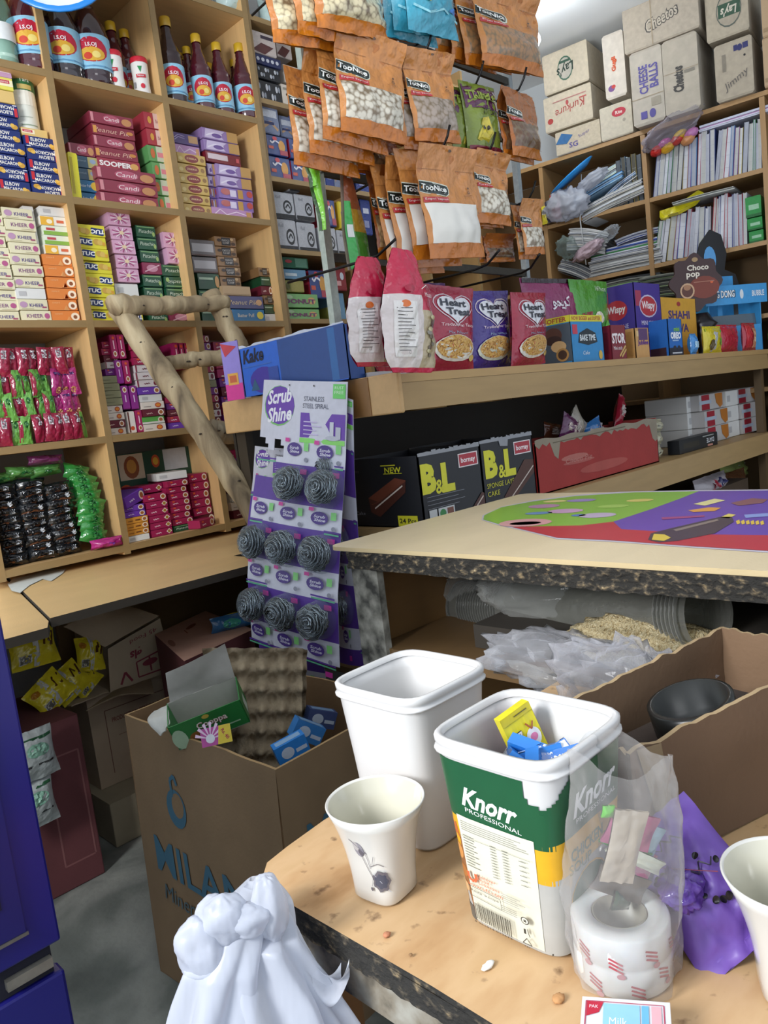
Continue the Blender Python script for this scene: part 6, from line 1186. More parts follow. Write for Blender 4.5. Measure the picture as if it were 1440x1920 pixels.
bl_box(1.462, 1.345, .262, .28, .192, 'black layer cake carton with yellow lettering, nearest the counter end', True)
bl_box(1.735, 1.352, .265, .28, .196, 'black layer cake carton with yellow lettering beside the red carton', False)
# red torn carton
t = tag(empty('torn_carton', (2.43, 1.45, SH)), 'faded red carton torn open along its top, on the lower shelf', 'box')
mb = MB(); w, d, h = .84, .20, .172
Rd = mat('#9a3430', 'board')
mb.box(-w/2, w/2, -d/2, -d/2+.004, 0, h-.01, Rd); mb.box(-w/2, w/2, d/2-.004, d/2, 0, h-.01, Rd); mb.box(-w/2, -w/2+.004, -d/2, d/2, 0, h-.006, mat('#a8302e', 'card')); mb.box(w/2-.004, w/2, -d/2, d/2, 0, h, Rd); mb.box(-w/2, w/2, -d/2, d/2, 0, .004, Rd)
fs = faces(w, d, h); random.seed(8)
up = [(u, .93-.10*random.random()-(.25 if .12 < u < .17 else 0)-(.35 if u > .93 else 0)) for u in [i/40 for i in range(41)]]
mb.add([fs['front'][0](u, 1.0+.02*math.sin(u*30), .0006) for u, v in up]+[fs['front'][0](u, v, .0006) for u, v in up], [(i, 41+i, 42+i, i+1) for i in range(40)], mat('#8f8472', 'board'))
mb.deco(fs['front'][0], w, h, [('e', .27, .55, .1, .06, '#b06a60'), ('e', .3, .45, .12, .04, '#a85a52'), ('e', .5, .25, .2, .1, '#a85048'), ('l', [(.12, .9), (.7, .94)], .02, '#6a604e'), T_('Choco Pie', .3, .5, .1, '#b87a70', w=.2, sh=.2)], kind='board')
mb.deco(fs['left'][0], d, h, [T_(s_, x_, y_, .1, '#e0c8c0', b=.02, a=0 if 1 else pi) for s_, x_, y_ in (('2023', .6, .82), ('2022', .6, .70), ('2021', .6, .58), ('EXP.D', .55, .44), ('2021', .7, .28), ('2020', .7, .17), ('PROD.', .55, .05))])
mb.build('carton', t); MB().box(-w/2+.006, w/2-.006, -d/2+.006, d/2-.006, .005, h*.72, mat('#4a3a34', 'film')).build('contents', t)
for i, (px_, py_, w_, h_, c, ry_, d_) in enumerate([(1040, 800, .10, .10, '#5a2a50', .5, 'dull purple'), (1075, 800, .16, .10, '#a0988a', -.7, 'torn beige'), (1110, 792, .14, .06, '#3a78b8', -.25, 'blue'), (1122, 790, .12, .05, '#c9ccd2', .1, 'white'), (1172, 785, .05, .15, '#a82438', .45, 'red pointed'), (1060, 790, .12, .07, '#6a3a24', .2, 'brown')]):
    P0 = aty(px_, py_, 1.46); mb, fr = pillow(w_, h_, .04, mat(c, 'film'), seed=i, amp=.35); mb.deco(fr, w_, h_, [('r', .2, .4, .7, .7, '#c9b8b0')], True, 'film')
    o = mb.build('sweet_packet', None, (float(P0[0]), 1.42+.02*i, SH+h*.72+.012), (0, ry_, 0)); tag(o, f"{d_} packet poking out of the torn red carton", 'packet', 'packets in the torn red carton')
blob('candy_bag', (2.02, 1.60, SH+.075), .07, mat('#4a2040', 'film'), 'dark purple bag behind the black and red cartons', 'candy bag', (1.4, .8, 1.05), 3, .2, crumple=.2)
def wput(key, xl, xr, yb, yt, Y, label, z=None, flip=False, depth=.16):
    A, B, T = aty(xl, yb, Y), aty(xr, yb-(xr-xl)*.12, Y), aty(xl, yt, Y); z0 = SH+.0005 if z is None else z
    return put(key, float((A[0]+B[0])/2), Y, z0, float(B[0]-A[0])*.97, float(T[2])-z0-.001, depth, label, 'wafer boxes on the lower shelf', flip)
Yw = 1.43
xs = [(1302, 1366), (1368, 1430)]
for c, (xl, xr) in enumerate([(1322, 1366), (1392, 1431)]):
    A, B = aty(xl, 800, Yw), aty(xr, 800, Yw); z = SH+.0005
    for r in range(3):
        put('wafw', float((A[0]+B[0])/2), Yw+.02*(r == 2), z, float(B[0]-A[0]), .074, .17, f"white red-banded wafer box, {['lowest', 'middle', 'topmost'][r]} of the {['left', 'right'][c]} pile", 'wafer boxes on the lower shelf'); z += .0755
A, B = aty(1294, 800, Yw+.05), aty(1320, 800, Yw+.05)
for r in range(3): put('white', float((A[0]+B[0])/2), Yw+.06, SH+.0005+.0755*r, float(B[0]-A[0]), .074, .2, f"plain side of a pale wafer box, {['lowest', 'middle', 'topmost'][r]} left of the banded piles", 'wafer boxes on the lower shelf')
A, B = aty(1368, 800, Yw), aty(1390, 800, Yw)
for r in range(3): put('white', float((A[0]+B[0])/2), Yw+.01, SH+.0005+.0755*r, float(B[0]-A[0]), .074, .2, f"plain pale box, {['lowest', 'middle', 'topmost'][r]} between the two banded piles", 'wafer boxes on the lower shelf')
design('dark', 'dates_box', 'black dates box', 'box', '#1c2024', 'card', asp=3.2, items=[T_('DATE', .8, .5, .34, '#c9ccd0', w=.2, b=.02, a=pi), ('r', .6, .82, .9, .9, '#9a9c98'), ('r', .72, .06, .86, .2, '#c28a7a'), ('r', .1, .3, .5, .7, '#2f2c24')])
P0, P1 = aty(1262, 860, 1.40), aty(1334, 845, 1.40); put('dark', float((P0[0]+P1[0])/2), 1.37, SH+.0006, float(P1[0]-P0[0]), .058, .05, 'black flat box lying before the pale wafer boxes', None)
for i in range(3):
    mb, fr = pillow(.13, .05, .05, mat('#b9b49a', 'film'), seed=i, amp=.3); mb.deco(fr, .13, .05, [('l', [(.1, .4), (.6, .5)], .15, '#3a3c3c')], True, 'film'); o = mb.build('soap_packet', None, (2.93+.01*i, 1.41, SH+.002+i*.055), (0, .05*(i-1), 0)); tag(o, f"cream and black packet right of the torn red carton, {['lowest', 'middle', 'topmost'][i]}", 'packet', 'cream packets by the red carton')
tag(MB().box(3.98, 3.995, 1.5, 1.62, SH+.001, SH+.15, mat('#1f5aa8', 'film')).build('blue_packet'), 'blue packet at the far right end of the lower shelf', 'packet')
# bottom shelf glimpses
for i, (px_, py_, w_, h_, c, d_) in enumerate([(1330, 905, .26, .07, '#b8b0b4', 'white and red'), (1390, 905, .34, .10, '#7a5236', 'brown'), (1425, 880, .25, .07, '#a8b86a', 'pale green')]):
    P0 = aty(px_, py_, 1.45); mb, fr = pillow(w_*1.4, h_*1.3, .10, mat(c, 'film'), seed=i, amp=.3); mb.deco(fr, w_, h_, [('e', .4, .5, .12, .3, '#a82c40'), ('e', .6, .6, .08, .25, '#3a3c6a')] if i == 0 else [('l', [(.1, .8), (.9, .9)], .06, '#dcdcd8')], True, 'film')
    o = mb.build('snack_bag', None, (float(P0[0]), 1.45+.07*i, float(P0[2])-h_*.8)); tag(o, f"{d_} bag glimpsed on the bottom shelf beyond the poster", 'snack bag', 'bags on the bottom shelf')
tag(MB().box(2.6, 3.9, 1.4, 1.9, .5205, .735, mat('#4a3a2a', 'board')).build('storage_carton'), 'dark brown carton deep under the lower shelf', 'box')
# ================================================================== scourer cards
def scourer_mesh(R=.037):
    mb = MB(); P = []; random.seed(5); n = 640
    for i in range(n):
        t = i/n; a = t*2*pi*44+random.uniform(-.25, .25); q = (t*3.5) % 2; th = pi*(q if q < 1 else 2-q); k = 1+random.uniform(-.24, .07)
        P.append((R*k*max(.12, math.sin(th))**.8*math.cos(a)+.05*R*math.sin(t*31), R*k*max(.12, math.sin(th))**.8*math.sin(a)+.05*R*math.cos(t*23), .78*R*k*math.cos(th)))
    mb.tube(P, .0017, mat('#9aa4aa', 'steel'), 3, cap=False)
    mb.lathe([(0, -.6*R), (.5*R, -.5*R), (.74*R, 0), (.5*R, .5*R), (0, .6*R)], mat('#0f1518', 'metal'), 12); return mb.mesh('scourer')
SCM = scourer_mesh()
BLM = MB().lathe([(.043, 0), (.0415, .002), (.040, .030), (.036, .042), (.028, .049), (.015, .052), (0, .053)], mat('#aab4bc', 'blis'), 24, fn=lambda a, z: 1+.02*math.sin(a*12)*(z < .03)).mesh('blister')
def card(name, L, Rr, label, YL, YR, rows, cols, torn, hdr, rhh=.245):
    """strip of card hanging from the counter end; L, Rr edge points in the photograph"""
    PL = [aty(x, y, YL) for x, y in L]; PR = [aty(x, y, YR) for x, y in Rr]; n = len(PL)
    def fn(u, v, l=0):
        t = (1-v)*(n-1); k = min(int(t), n-2); f = t-k; a = PL[k]*(1-f)+PL[k+1]*f; b_ = PR[k]*(1-f)+PR[k+1]*f
        return tuple(a*(1-u)+b_*u+np.array([-l-.010*math.sin(pi*u), 0, 0]))
    Wd = float(np.linalg.norm(PR[1]-PL[1])); Hd = float(PL[0][2]-PL[-1][2])
    org = np.array(fn(.5, 1)); t = tag(empty(name, tuple(map(float, org))), label, 'scourer card', 'scourer cards on the counter end')
    wh, pu = mat('#cfd0dc', 'card'), mat('#5a3a96', 'card'); f0 = lambda u, v, l=0: tuple(np.array(fn(u, v, l))-org)
    reg = lambda u, v: None
    NU, NV = 24, 48; mb = MB(); V = [f0(i/NU, j/NV) for j in range(NV+1) for i in range(NU+1)]; V2 = [tuple(np.array(p)+np.array([.0012, 0, 0])) for p in V]
    F = []; M_ = []
    for j in range(NV):
        for i in range(NU):
            u, v = (i+.5)/NU, (j+.5)/NV
            if torn and u < .30+.05*math.sin(v*60) and hdr-.155 < v < hdr-.03+.03*math.sin(u*30): continue
            q = (j*(NU+1)+i, j*(NU+1)+i+1, (j+1)*(NU+1)+i+1, (j+1)*(NU+1)+i); inhdr = v > hdr
            ph = ((hdr-v)/rhh) % 1 if not inhdr else 0
            F.append(q); M_.append(wh if ((inhdr and cols > 1) or ph < .36) else pu)
    for q, m_ in zip(F, M_): pass
    base = len(mb.v); mb.v += [tuple(map(float, p)) for p in V]; b2 = len(mb.v); mb.v += [tuple(map(float, p)) for p in V2]
    for q, m_ in zip(F, M_): mb.f.append(tuple(base+k for k in q)); mb.m.append(m_); mb.sm.append(True); mb.f.append(tuple(b2+k for k in q[::-1])); mb.m.append(mat('#b5b6bc', 'card')); mb.sm.append(True)
    it = [('e', .24, hdr+(1-hdr)*.55, .20, (1-hdr)*.36, '#7ac26a'), ('e', .245, hdr+(1-hdr)*.56, .195, (1-hdr)*.34, '#6a3fa8'), T_('Scrub', .24, hdr+(1-hdr)*.72, (1-hdr)*.26, '#ecebf2', sh=.25, a=.12, b=.03, w=.32), T_('Shine', .25, hdr+(1-hdr)*.40, (1-hdr)*.26, '#ecebf2', sh=.25, a=.12, b=.03, w=.32),
          T_('STAINLESS', .66, hdr+(1-hdr)*.70, .016, '#55586a', w=.22), T_('STEEL SPIRAL', .68, hdr+(1-hdr)*.58, .016, '#55586a', w=.28), ('r', .52, hdr+.008, .99, hdr+(1-hdr)*.46, '#6a3fa8'), ('r', .86, hdr+(1-hdr)*.72, .985, .992, '#6fcf6a'), T_('RUST', .922, .98, .010, '#d8f0d4', w=.09), T_('FREE', .922, .965, .010, '#d8f0d4', w=.09), ('r', .52, hdr-.01, .99, hdr+.006, '#8ad86a')]
    it += [('r', .56, hdr+.018+.014*k, .56+.2*(.8+.15*math.sin(k*4)), hdr+.0215+.014*k, '#c9bce0') for k in range(4)]+[('r', .84, hdr+.012, .88, hdr+.066, '#c9ccd6'), ('r', .90, hdr+.01, .95, hdr+.05, '#b9bcc8'), ('e', .87, hdr+.012, .07, .008, '#b9bcc8'), ('e', .37, .985, .008, .003, '#3a3a3a'), ('e', .66, .985, .008, .003, '#3a3a3a')] if cols > 1 else []
    rh = rhh
    for r in range(rows):
        y1 = hdr-r*rh; it.append(('r', .01, y1-.40*rh, .99, y1-.375*rh, '#5fae8a')); it.append(('r', .01, y1-.36*rh, .99, y1-.335*rh, '#5a3a96'))
        for c in range(cols):
            u = (c+.5)/cols
            if torn and r == 0 and c == 0: continue
            it += [('e', u-.03, y1-.15*rh, .085, .10*rh, '#4a3282'), T_('Scrub', u-.03, y1-.125*rh, .045*rh, '#dcdbe6', sh=.2, w=.11, b=.02), T_('Shine', u-.025, y1-.18*rh, .045*rh, '#dcdbe6', sh=.2, w=.11, b=.02),
                   ('r', u+.08, y1-.16*rh, u+.13, y1-.04*rh, '#84cf7a'), ('r', u-.14, y1-.05*rh, u-.09, y1+.005*rh, '#cf3f9a'), ('e', u+.11, y1-.29*rh, .02, .035*rh, '#8a8c9a'), ('r', u+.06, y1-.52*rh, u+.13, y1-.44*rh, '#c23a9a')]
    mb.deco(f0, Wd, Hd, it); mb.build('backing_card', t)
    k = 0
    for r in range(rows):
        for c in range(cols):
            if torn and r == 0 and c == 0: continue
            u = (c+.5)/cols+(.03 if r == 0 and torn else 0); v = hdr-rh*(r+.70)
            if v < .03 or ('half hidden' in label and r < 3): continue
            P0 = np.array(f0(u, v, .001)); P1 = np.array(f0(u+.02, v, .001)); P2 = np.array(f0(u, v+.02, .001))
            ax = P1-P0; ay = P2-P0; nz = np.cross(ay, ax); nz = -nz/np.linalg.norm(nz)
            if nz[0] > 0: nz = -nz
            M3 = Vector(nz).to_track_quat('Z', 'Y').to_matrix().to_4x4(); S_ = (Wd/cols/.092 if cols > 1 else 1.1)
            b_ = bpy.data.objects.new('blister', BLM); COL.objects.link(b_); b_.parent = t; b_.matrix_basis = Matrix.Translation(P0) @ M3 @ Matrix.Diagonal((S_, S_, S_, 1))
            s_ = bpy.data.objects.new('scourer', SCM); COL.objects.link(s_); s_.parent = b_; s_.matrix_basis = Matrix.Translation((0, 0, .027)) @ Matrix.Rotation(random.uniform(0, 6), 4, 'Z') @ Matrix.Rotation(random.uniform(-.2, .2), 4, 'X') @ Matrix.Diagonal((1, 1, .9, 1)); k += 1
    return t
card('scourer_card', [(495, 712), (486, 840), (470, 960), (464, 1080), (472, 1195)], [(652, 716), (648, 860), (640, 990), (633, 1120), (637, 1252)], 'white and purple scourer card in front, with a torn left side', 1.80, 1.47, 4, 3, True, .80, .238)
card('scourer_card', [(478, 836), (474, 900), (462, 1000), (470, 1080), (480, 1180), (500, 1290)], [(560, 842), (560, 900), (575, 1010), (580, 1100), (600, 1200), (620, 1330)], 'white and purple scourer card half hidden behind the front one', 1.90, 1.66, 4, 2, False, .84)
card('scourer_card', [(600, 720), (612, 850), (622, 1000), (628, 1120), (632, 1240)], [(662, 750), (664, 880), (672, 1010), (680, 1130), (692, 1250)], 'shaded scourer card hanging at the right behind the front one', 1.62, 1.46, 4, 1, False, .90, .25)
# ================================================================== boxes under the ledge
KB = mat('#9c8468', 'board'); KD = mat('#7a654c', 'board')
def quadbox(name, P, z0, z1, m, label, cat='box', deco=None, top=None):
    mb = MB(); n = len(P)
    mb.add([(x, y, z) for z in (z0, z1) for x, y in P], [tuple(range(n))[::-1]]+[(i, (i+1) % n, n+(i+1) % n, n+i) for i in range(n)], m)
    mb.add([(x, y, z1+.0003) for x, y in P], [tuple(range(n))], top or m)
    if deco: deco(mb)
    o = mb.build(name); bevel(o, .004, 2); return tag(o, label, cat)
quadbox('storage_carton', [(.90, 2.30), (1.04, 2.30), (1.04, 2.60), (.90, 2.60)], .001, .148, mat('#a59a80', 'board'), 'beige carton lying on the floor at the bottom of the stack under the ledge')
def pd(mb):
    fn = lambda u, v, l: (.93+.29*u, 2.42-l, .15+.315*v)
    mb.deco(fn, .29, .315, [('l', [(.18, .12), (.18, .80), (.92, .80)], .008, '#6e4a3c'), T_('PRODUCTION CERTIFICATE', .56, .68, .05, '#8a5044', w=.62, b=.02), ('l', [(.3, .5), (.6, .5)], .006, '#8a6a58')], kind='board')
quadbox('storage_carton', [(.93, 2.42), (1.22, 2.42), (1.22, 2.62), (.93, 2.62)], .15, .465, mat('#b8a58a', 'board'), 'brown carton with faded red certificate lettering in the middle of the stack', deco=pd)
t = tag(empty('open_carton', (.98, 2.45, .466)), 'open crumpled brown carton spilling yellow packets, topmost of the stack', 'box')
mb = MB(); B_ = mat('#c4b294', 'board')
P8 = [(.02, -.06, 0), (.25, -.06, 0), (.25, .12, 0), (.0, .12, 0), (.04, -.05, .14), (.235, -.055, .19), (.24, .12, .21), (.01, .12, .20)]
mb.add(P8, [(0, 1, 5, 4), (1, 2, 6, 5), (2, 3, 7, 6), (0, 3, 2, 1)], B_)
mb.deco(lambda u, v, l: (.04+.2*u, -.061-l+.004*v, .01+(.13+.04*u)*v), .2, .16, [T_('gls', .45, .62, .26, '#93404a', b=.03, a=pi, sh=.1), T_('45 Food', .62, .9, .09, '#93404a', a=pi, w=.5), ('l', [(.42, .05), (.42, .4), (.9, .45), (.9, .05), (.42, .05)], .03, '#93404a'), ('e', .66, .3, .14, .07, '#93404a'), ('l', [(.66, .1), (.66, .42)], .04, '#93404a'), ('l', [(.1, .02), (.2, .28), (.3, .02)], .05, '#93404a')], kind='board'); mb.build('carton', t)
def flap(Pq, par, name='flap', curl=.02, seed=0, m=None, th=.004, nu=10, nv=6):
    """cardboard flap over four corners, slightly curled with a ragged far edge"""
    A, B, Cc, D = map(np.array, Pq); nrm = np.cross(B-A, D-A); nrm = nrm/np.linalg.norm(nrm)
    def f(u, v, s=1):
        r = .010*hnoise((u*6, seed, 0), 1.3)*(v > .9); vv = v+r
        return tuple(A*(1-u)*(1-vv)+B*u*(1-vv)+Cc*u*vv+D*(1-u)*vv+nrm*(curl*math.sin(pi*u)*v+.006*hnoise((u*3, v*3, seed), 1)+s*th/2))
    mb = MB(); mm = m or mat('#c4b294', 'board'); mb.grid(f, nu, nv, mm); mb.grid(lambda u, v: f(1-u, v, -1), nu, nv, mm)
    for e in (lambda u, v: f(u, 1, 1-2*v), lambda u, v: f(1-u, 0, 1-2*v), lambda u, v: f(0, u, 1-2*v), lambda u, v: f(1, 1-u, 1-2*v)): mb.grid(e, nu, 1, mm)
    return mb.build(name, par)
flap([(.03, -.055, .15), (.23, -.06, .20), (.17, .06, .245), (-.06, .02, .235)], t, seed=1)
flap([(.02, .0, .17), (.20, -.02, .22), (.16, .12, .25), (-.02, .12, .23)], t, seed=2)
flap([(.02, -.05, .0), (.02, .10, .02), (-.12, .06, .05), (-.13, -.12, .02)], t, seed=3, curl=-.02)
flap([(.03, -.06, .0), (.16, -.07, .0), (.12, -.16, -.02), (-.10, -.15, .0)], t, seed=4, curl=-.02, m=mat('#8d7c62', 'board'))
YI = [('r', .42, .02, .56, .98, '#dcdcd4'), ('r', .12, .12, .38, .34, '#e6e4da'), ('r', .14, .14, .36, .32, '#77776e'), ('l', [(.66, .5), (.75, .8), (.85, .45), (.93, .8)], .06, '#5c3a1c'), ('e', .2, .75, .12, .1, '#c98a2c')]
for i, (x, y, Y, w, h, rz, rx, ry, d_) in enumerate([(70, 1250, 2.36, .15, .12, .1, -.25, .05, 'leftmost beside the blue fridge'), (172, 1258, 2.40, .09, .11, -.1, -.3, .15, 'tucked under the cardboard flap'), (118, 1318, 2.33, .13, .10, .2, -.5, -.5, 'lying slanted in front'),
                                                   (150, 1300, 2.37, .12, .10, 0, -.4, -.5, 'behind the slanted front one'), (176, 1290, 2.39, .10, .06, .1, -.5, -.6, 'lowest right against the carton')]):
    P0 = aty(x, y, Y); mb, fr = pillow(w, h, .05, mat('#ecd92e', 'film'), seed=i, nu=14, nv=14, amp=.25); mb.deco(fr, w, h, YI, True, 'film', l0=2)
    o = mb.build('snack_packet', None, tuple(map(float, P0)), (rx, ry, rz)); tag(o, f"yellow snack packet with barcode, {d_}", 'packet', 'yellow packets spilling from the open carton')
quadbox('storage_carton', [(1.049, 1.964), (1.348, 2.041), (1.424, 2.45), (1.161, 2.344)], .001, .62, mat('#5a2a2c', 'board'), 'wine red carton with a dusty pink top under the ledge', top=mat('#c49a86', 'board'),
        deco=lambda mb: mb.deco(lambda u, v, l: (1.161+.25*u-.11*(1-v), 2.344+.15*u-.36*(1-v), .6206+l), .28, .36, [('e', .62, .62, .12, .05, '#8a4a30'), ('r', .45, .5, .47, .62, '#8a4a30'), ('e', .1, .5, .05, .12, '#9a6a58')], kind='board'))
quadbox('storage_carton', [(.60, 2.20), (.815, 2.20), (.80, 2.55), (.60, 2.55)], .001, .50, mat('#6a3a3c', 'board'), 'dusty maroon carton at the left, between the fridge and stack', deco=lambda mb: mb.deco(lambda u, v, l: (.60+.215*u, 2.2-l, .5*v), .215, .5, [('l', [(.5, .15), (.5, .8), (.92, .8), (.92, .15), (.5, .15)], .01, '#8a5a58')], kind='board'))
for i, (y0, y1) in enumerate([(1560, 1470), (1468, 1380)]):
    A = aty(62, y0, 2.12); mb, fr = pillow(.14, .135, .05, mat('#b9c0bc', 'film'), seed=i, nu=12, nv=12, amp=.15); mb.deco(fr, .14, .135, [('r', .05, .8, .95, .86, '#2a5a3a'), ('r', .2, .3, .9, .34, '#3a3c3c'), ('e', .6, .6, .25, .14, '#8ab8a0')], True, 'film')
    o = mb.build('flour_packet', None, (float(A[0])+.012, 2.13, float(A[2])), (-.1, 0, .1)); tag(o, f"white packet with green band standing beside the fridge, {['lower', 'upper'][i]} one", 'packet', 'white packets beside the fridge')
# ================================================================== big Milano carton
t = tag(empty('large_carton', (.8, 1.2, 0)), 'tall open brown carton with faded teal lettering, full of empty packaging', 'box')
MC = mat('#7f684c', 'board')
TL, TF, TRr, TB = map(np.array, [(.77, 1.78, .6), (.79, 1.19, .6), (1.19, 1.21, .6), (1.17, 1.79, .6)]); BLc, BFc, BRc, BBc = map(np.array, [(.705, 1.67, .0), (.74, 1.15, .0), (1.15, 1.17, .0), (1.13, 1.70, .0)])
L0_ = np.array([.8, 1.2, 0])
def wallq(a, b_, c_, d_, name, deco=None, n=(0, 0, 0), seed=0):
    n = np.array(n, float)
    def f(u, v, l=0):
        w_ = .006*hnoise((u*2, v*2, seed), 1)+.012*math.sin(pi*u)*math.sin(pi*v)
        return tuple(a*(1-u)*(1-v)+b_*u*(1-v)+c_*u*v+d_*(1-u)*v+n*(w_+l)-L0_+np.array([0, 0, .006*hnoise((u*5, seed, 1), 1)*(v > .98)]))
    mb = MB(); mb.grid(f, 14, 14, MC); mb.grid(lambda u, v: tuple(np.array(f(1-u, v))-n*.006), 14, 14, mat('#8d6f4e', 'board')); mb.grid(lambda u, v: tuple(np.array(f(u, 1))-n*.006*v), 14, 1, mat('#b39468', 'board'))
    if deco: mb.deco(f, np.linalg.norm(b_-a), .6, deco, True, 'board', l0=.8)
    return mb.build(name, t)
TE = '#3a6478'
wallq(BLc, BFc, TF, TL, 'side_wall', [T_('MILANO', .56, .50, .135, TE, b=.015, w=.86), T_('Mineral Water', .46, .36, .06, '#4a6068', w=.6, sh=.2), ('e', .36, .72, .075, .07, TE), ('e', .375, .735, .045, .045, '#7f684c'), ('l', [(.34, .76), (.33, .82), (.36, .84), (.38, .81)], .014, TE)], (-1, 0, 0), 1)
wallq(BFc, BRc, TRr, TF, 'front_wall', [T_('MILANO', .54, .72, .12, TE, b=.015, w=.8), T_('Mineral Water', .5, .56, .06, '#4a6068', w=.6)], (0, -1, 0), 2)
wallq(BRc, BBc, TB, TRr, 'side_wall', None, (1, 0, 0), 3); wallq(BBc, BLc, TL, TB, 'back_wall', None, (0, 1, 0), 4)
mb = MB().add([tuple(p-L0_+np.array([0, 0, .003])) for p in (BLc, BFc, BRc, BBc)], [(0, 1, 2, 3)], MC); mb.build('base', t)
FZ = .34
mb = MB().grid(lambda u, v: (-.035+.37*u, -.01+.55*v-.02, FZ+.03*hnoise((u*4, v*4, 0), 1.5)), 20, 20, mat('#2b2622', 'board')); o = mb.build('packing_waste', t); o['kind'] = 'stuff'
# egg trays
def tray_mesh():
    mb = MB(); nx, ny = 5, 6; W_, H_ = .235, .29
    def f(u, v, s=0):
        x, y = u*nx, v*ny; hgt = .5+.25*math.cos(2*pi*x)+.25*math.cos(2*pi*y); c = max(0, hgt-.62)*2.0; k = -max(0, .38-hgt)*1.6
        return ((u-.5)*W_+.002*hnoise((x, y, 0), 2), .045*(c+k)*.9+.002*hnoise((x*2, y*2, 4), 1.4)+s, (v-.5)*H_)
    P = mat('#a39379', 'pulp'); mb.grid(lambda u, v: tuple(np.array(f(u, v))*np.array([1, -1, 1])), 50, 60, P); mb.grid(lambda u, v: tuple(np.array(f(1-u, v))*np.array([1, -1, 1])+np.array([0, .0035, 0])), 50, 60, P)
    return mb.mesh('egg_tray')
TM = tray_mesh()
for i, (P0, d_) in enumerate([((.955, 1.50, .600), 'front one, tilted forward'), ((.985, 1.535, .585), 'middle one'), ((1.02, 1.57, .57), 'rearmost one')]):
    o = bpy.data.objects.new('egg_tray', TM); COL.objects.link(o); o.matrix_world = Matrix.Translation(P0) @ Matrix.Rotation(-.62, 4, 'Z') @ Matrix.Rotation(-.22+.04*i, 4, 'X') @ Matrix.Rotation(.16, 4, 'Y'); tag(o, f"grey pulp egg tray leaning in the tall brown carton, {d_}", 'egg tray', 'egg trays in the tall carton')
# green biscuit box
t = tag(empty('open_biscuit_box', (.850, 1.50, .605), (0.35, -.22, -.62)), 'open green biscuit box lying in the tall brown carton', 'box')
w, d, h = .165, .085, .07; G_ = mat('#2c7a3a', 'card'); mb = MB(); In = mat('#b9b6ac', 'card')
mb.box(-w/2, w/2, -d/2, -d/2+.002, 0, h, G_).box(-w/2, w/2, d/2-.002, d/2, 0, h, In).box(-w/2, -w/2+.002, -d/2, d/2, 0, h, G_).box(w/2-.002, w/2, -d/2, d/2, 0, h, G_).box(-w/2, w/2, -d/2, d/2, 0, .002, In)
fs = faces(w, d, h); mb.deco(fs['front'][0], w, h, [T_('Cooppa', .55, .6, .32, '#7a2020', b=.06, w=.42), T_('Cooppa', .55, .61, .3, '#ece4da', b=.02, w=.42), ('e', .3, .3, .1, .18, '#8a5a2c'), ('e', .08, .4, .1, .4, '#a9c4a4'), ('e', .5, .9, .05, .08, '#c9b04a'), ('r', .62, .25, .9, .3, '#a9c8a4')])
mb.deco(fs['right'][0], d, h, [('r', .3, .1, .7, .6, '#c9d6c4')]); mb.build('carton', t)
flap([(-.075, .042, .07), (.08, .042, .07), (.085, .08, .14), (-.06, .07, .13)], t, seed=6, m=mat('#9c9a92', 'card'), th=.002); flap([(-.08, -.03, .068), (-.08, .04, .068), (-.12, .05, .055), (-.11, -.02, .04)], t, seed=7, m=mat('#c2c2ba', 'card'), th=.002)
mb = MB(); mb.box(-.05, .05, -.0015, .0015, 0, .06, mat('#b84a9a', 'card')); fn = lambda u, v, l: (-.05+.1*u, -.0015-l, .06*v)
mb.deco(fn, .1, .06, [('p', [(.3, .4), (.3+.5*math.cos(a), .4+.9*math.sin(a)), (.3+.5*math.cos(a+.2), .4+.9*math.sin(a+.2))], '#e6c9e2') for a in [i*.45 for i in range(7)]]+[('e', .3, .4, .15, .25, '#dfe2ea'), ('p', [(.52, 0), (1, 0), (1, 1), (.62, 1)], '#dcc436'), T_('Rs. 40', .8, .5, .2, '#a8243a', a=-1.1, b=.03)])
P0 = aty(408, 1396, 1.36); o = mb.build('price_card', None, (float(P0[0]), 1.36, float(P0[2])), (-.3, 0, -.5)); o.scale = (.62, .62, .62); tag(o, 'purple and yellow price card stuck in the tall carton rim', 'card')
for i, (x, y, Y, c, d_, ry) in enumerate([(575, 1370, 1.34, '#3a80c4', 'blue wrapper box standing slanted by the carton rim', .6), (545, 1402, 1.30, '#2f86d8', 'bright blue tray lying low by the carton rim', -.25), (600, 1345, 1.42, '#4a5a8a', 'dark blue wrapper behind the slanted box', .4)]):
    P0 = aty(x, y, Y); mb = MB().box(-.045, .045, -.02, .02, -.035, .035, mat(c, 'card')); mb.deco(lambda u, v, l: (-.045+.09*u, -.02-l, -.035+.07*v), .09, .07, [('e', .35, .5, .2, .3, '#c9d6e6'), ('r', .6, .3, .95, .5, '#c9d6e6')]); mb.deco(lambda u, v, l: (-.045+.09*u, -.02+.04*v, .035+l), .09, .04, [('r', .1, .2, .9, .8, '#8fb4d8')])
    o = mb.build('wrapper_box', None, tuple(map(float, P0)), (0, ry, -.4)); o.scale = (.8, .8, .6); tag(o, d_, 'wrapper', 'blue wrappers in the tall carton')
# blue and yellow packs behind the scourer card
for i, (x, y, c, d_) in enumerate([(440, 1168, '#2f6a9a', 'teal blue pack lying behind the scourer card'), (470, 1160, '#d8c62c', 'yellow pack peeping behind the scourer card')]):
    P0 = atz(x, y, .64); mb, fr = pillow(.16, .05, .05, mat(c, 'film'), seed=i); mb.deco(fr, .16, .05, [('e', .4, .5, .2, .3, '#3fa08a')], True, 'film'); o = mb.build('sweet_packet', None, (float(P0[0]), float(P0[1]), .622), (0, 0, -.3)); tag(o, d_, 'packet')
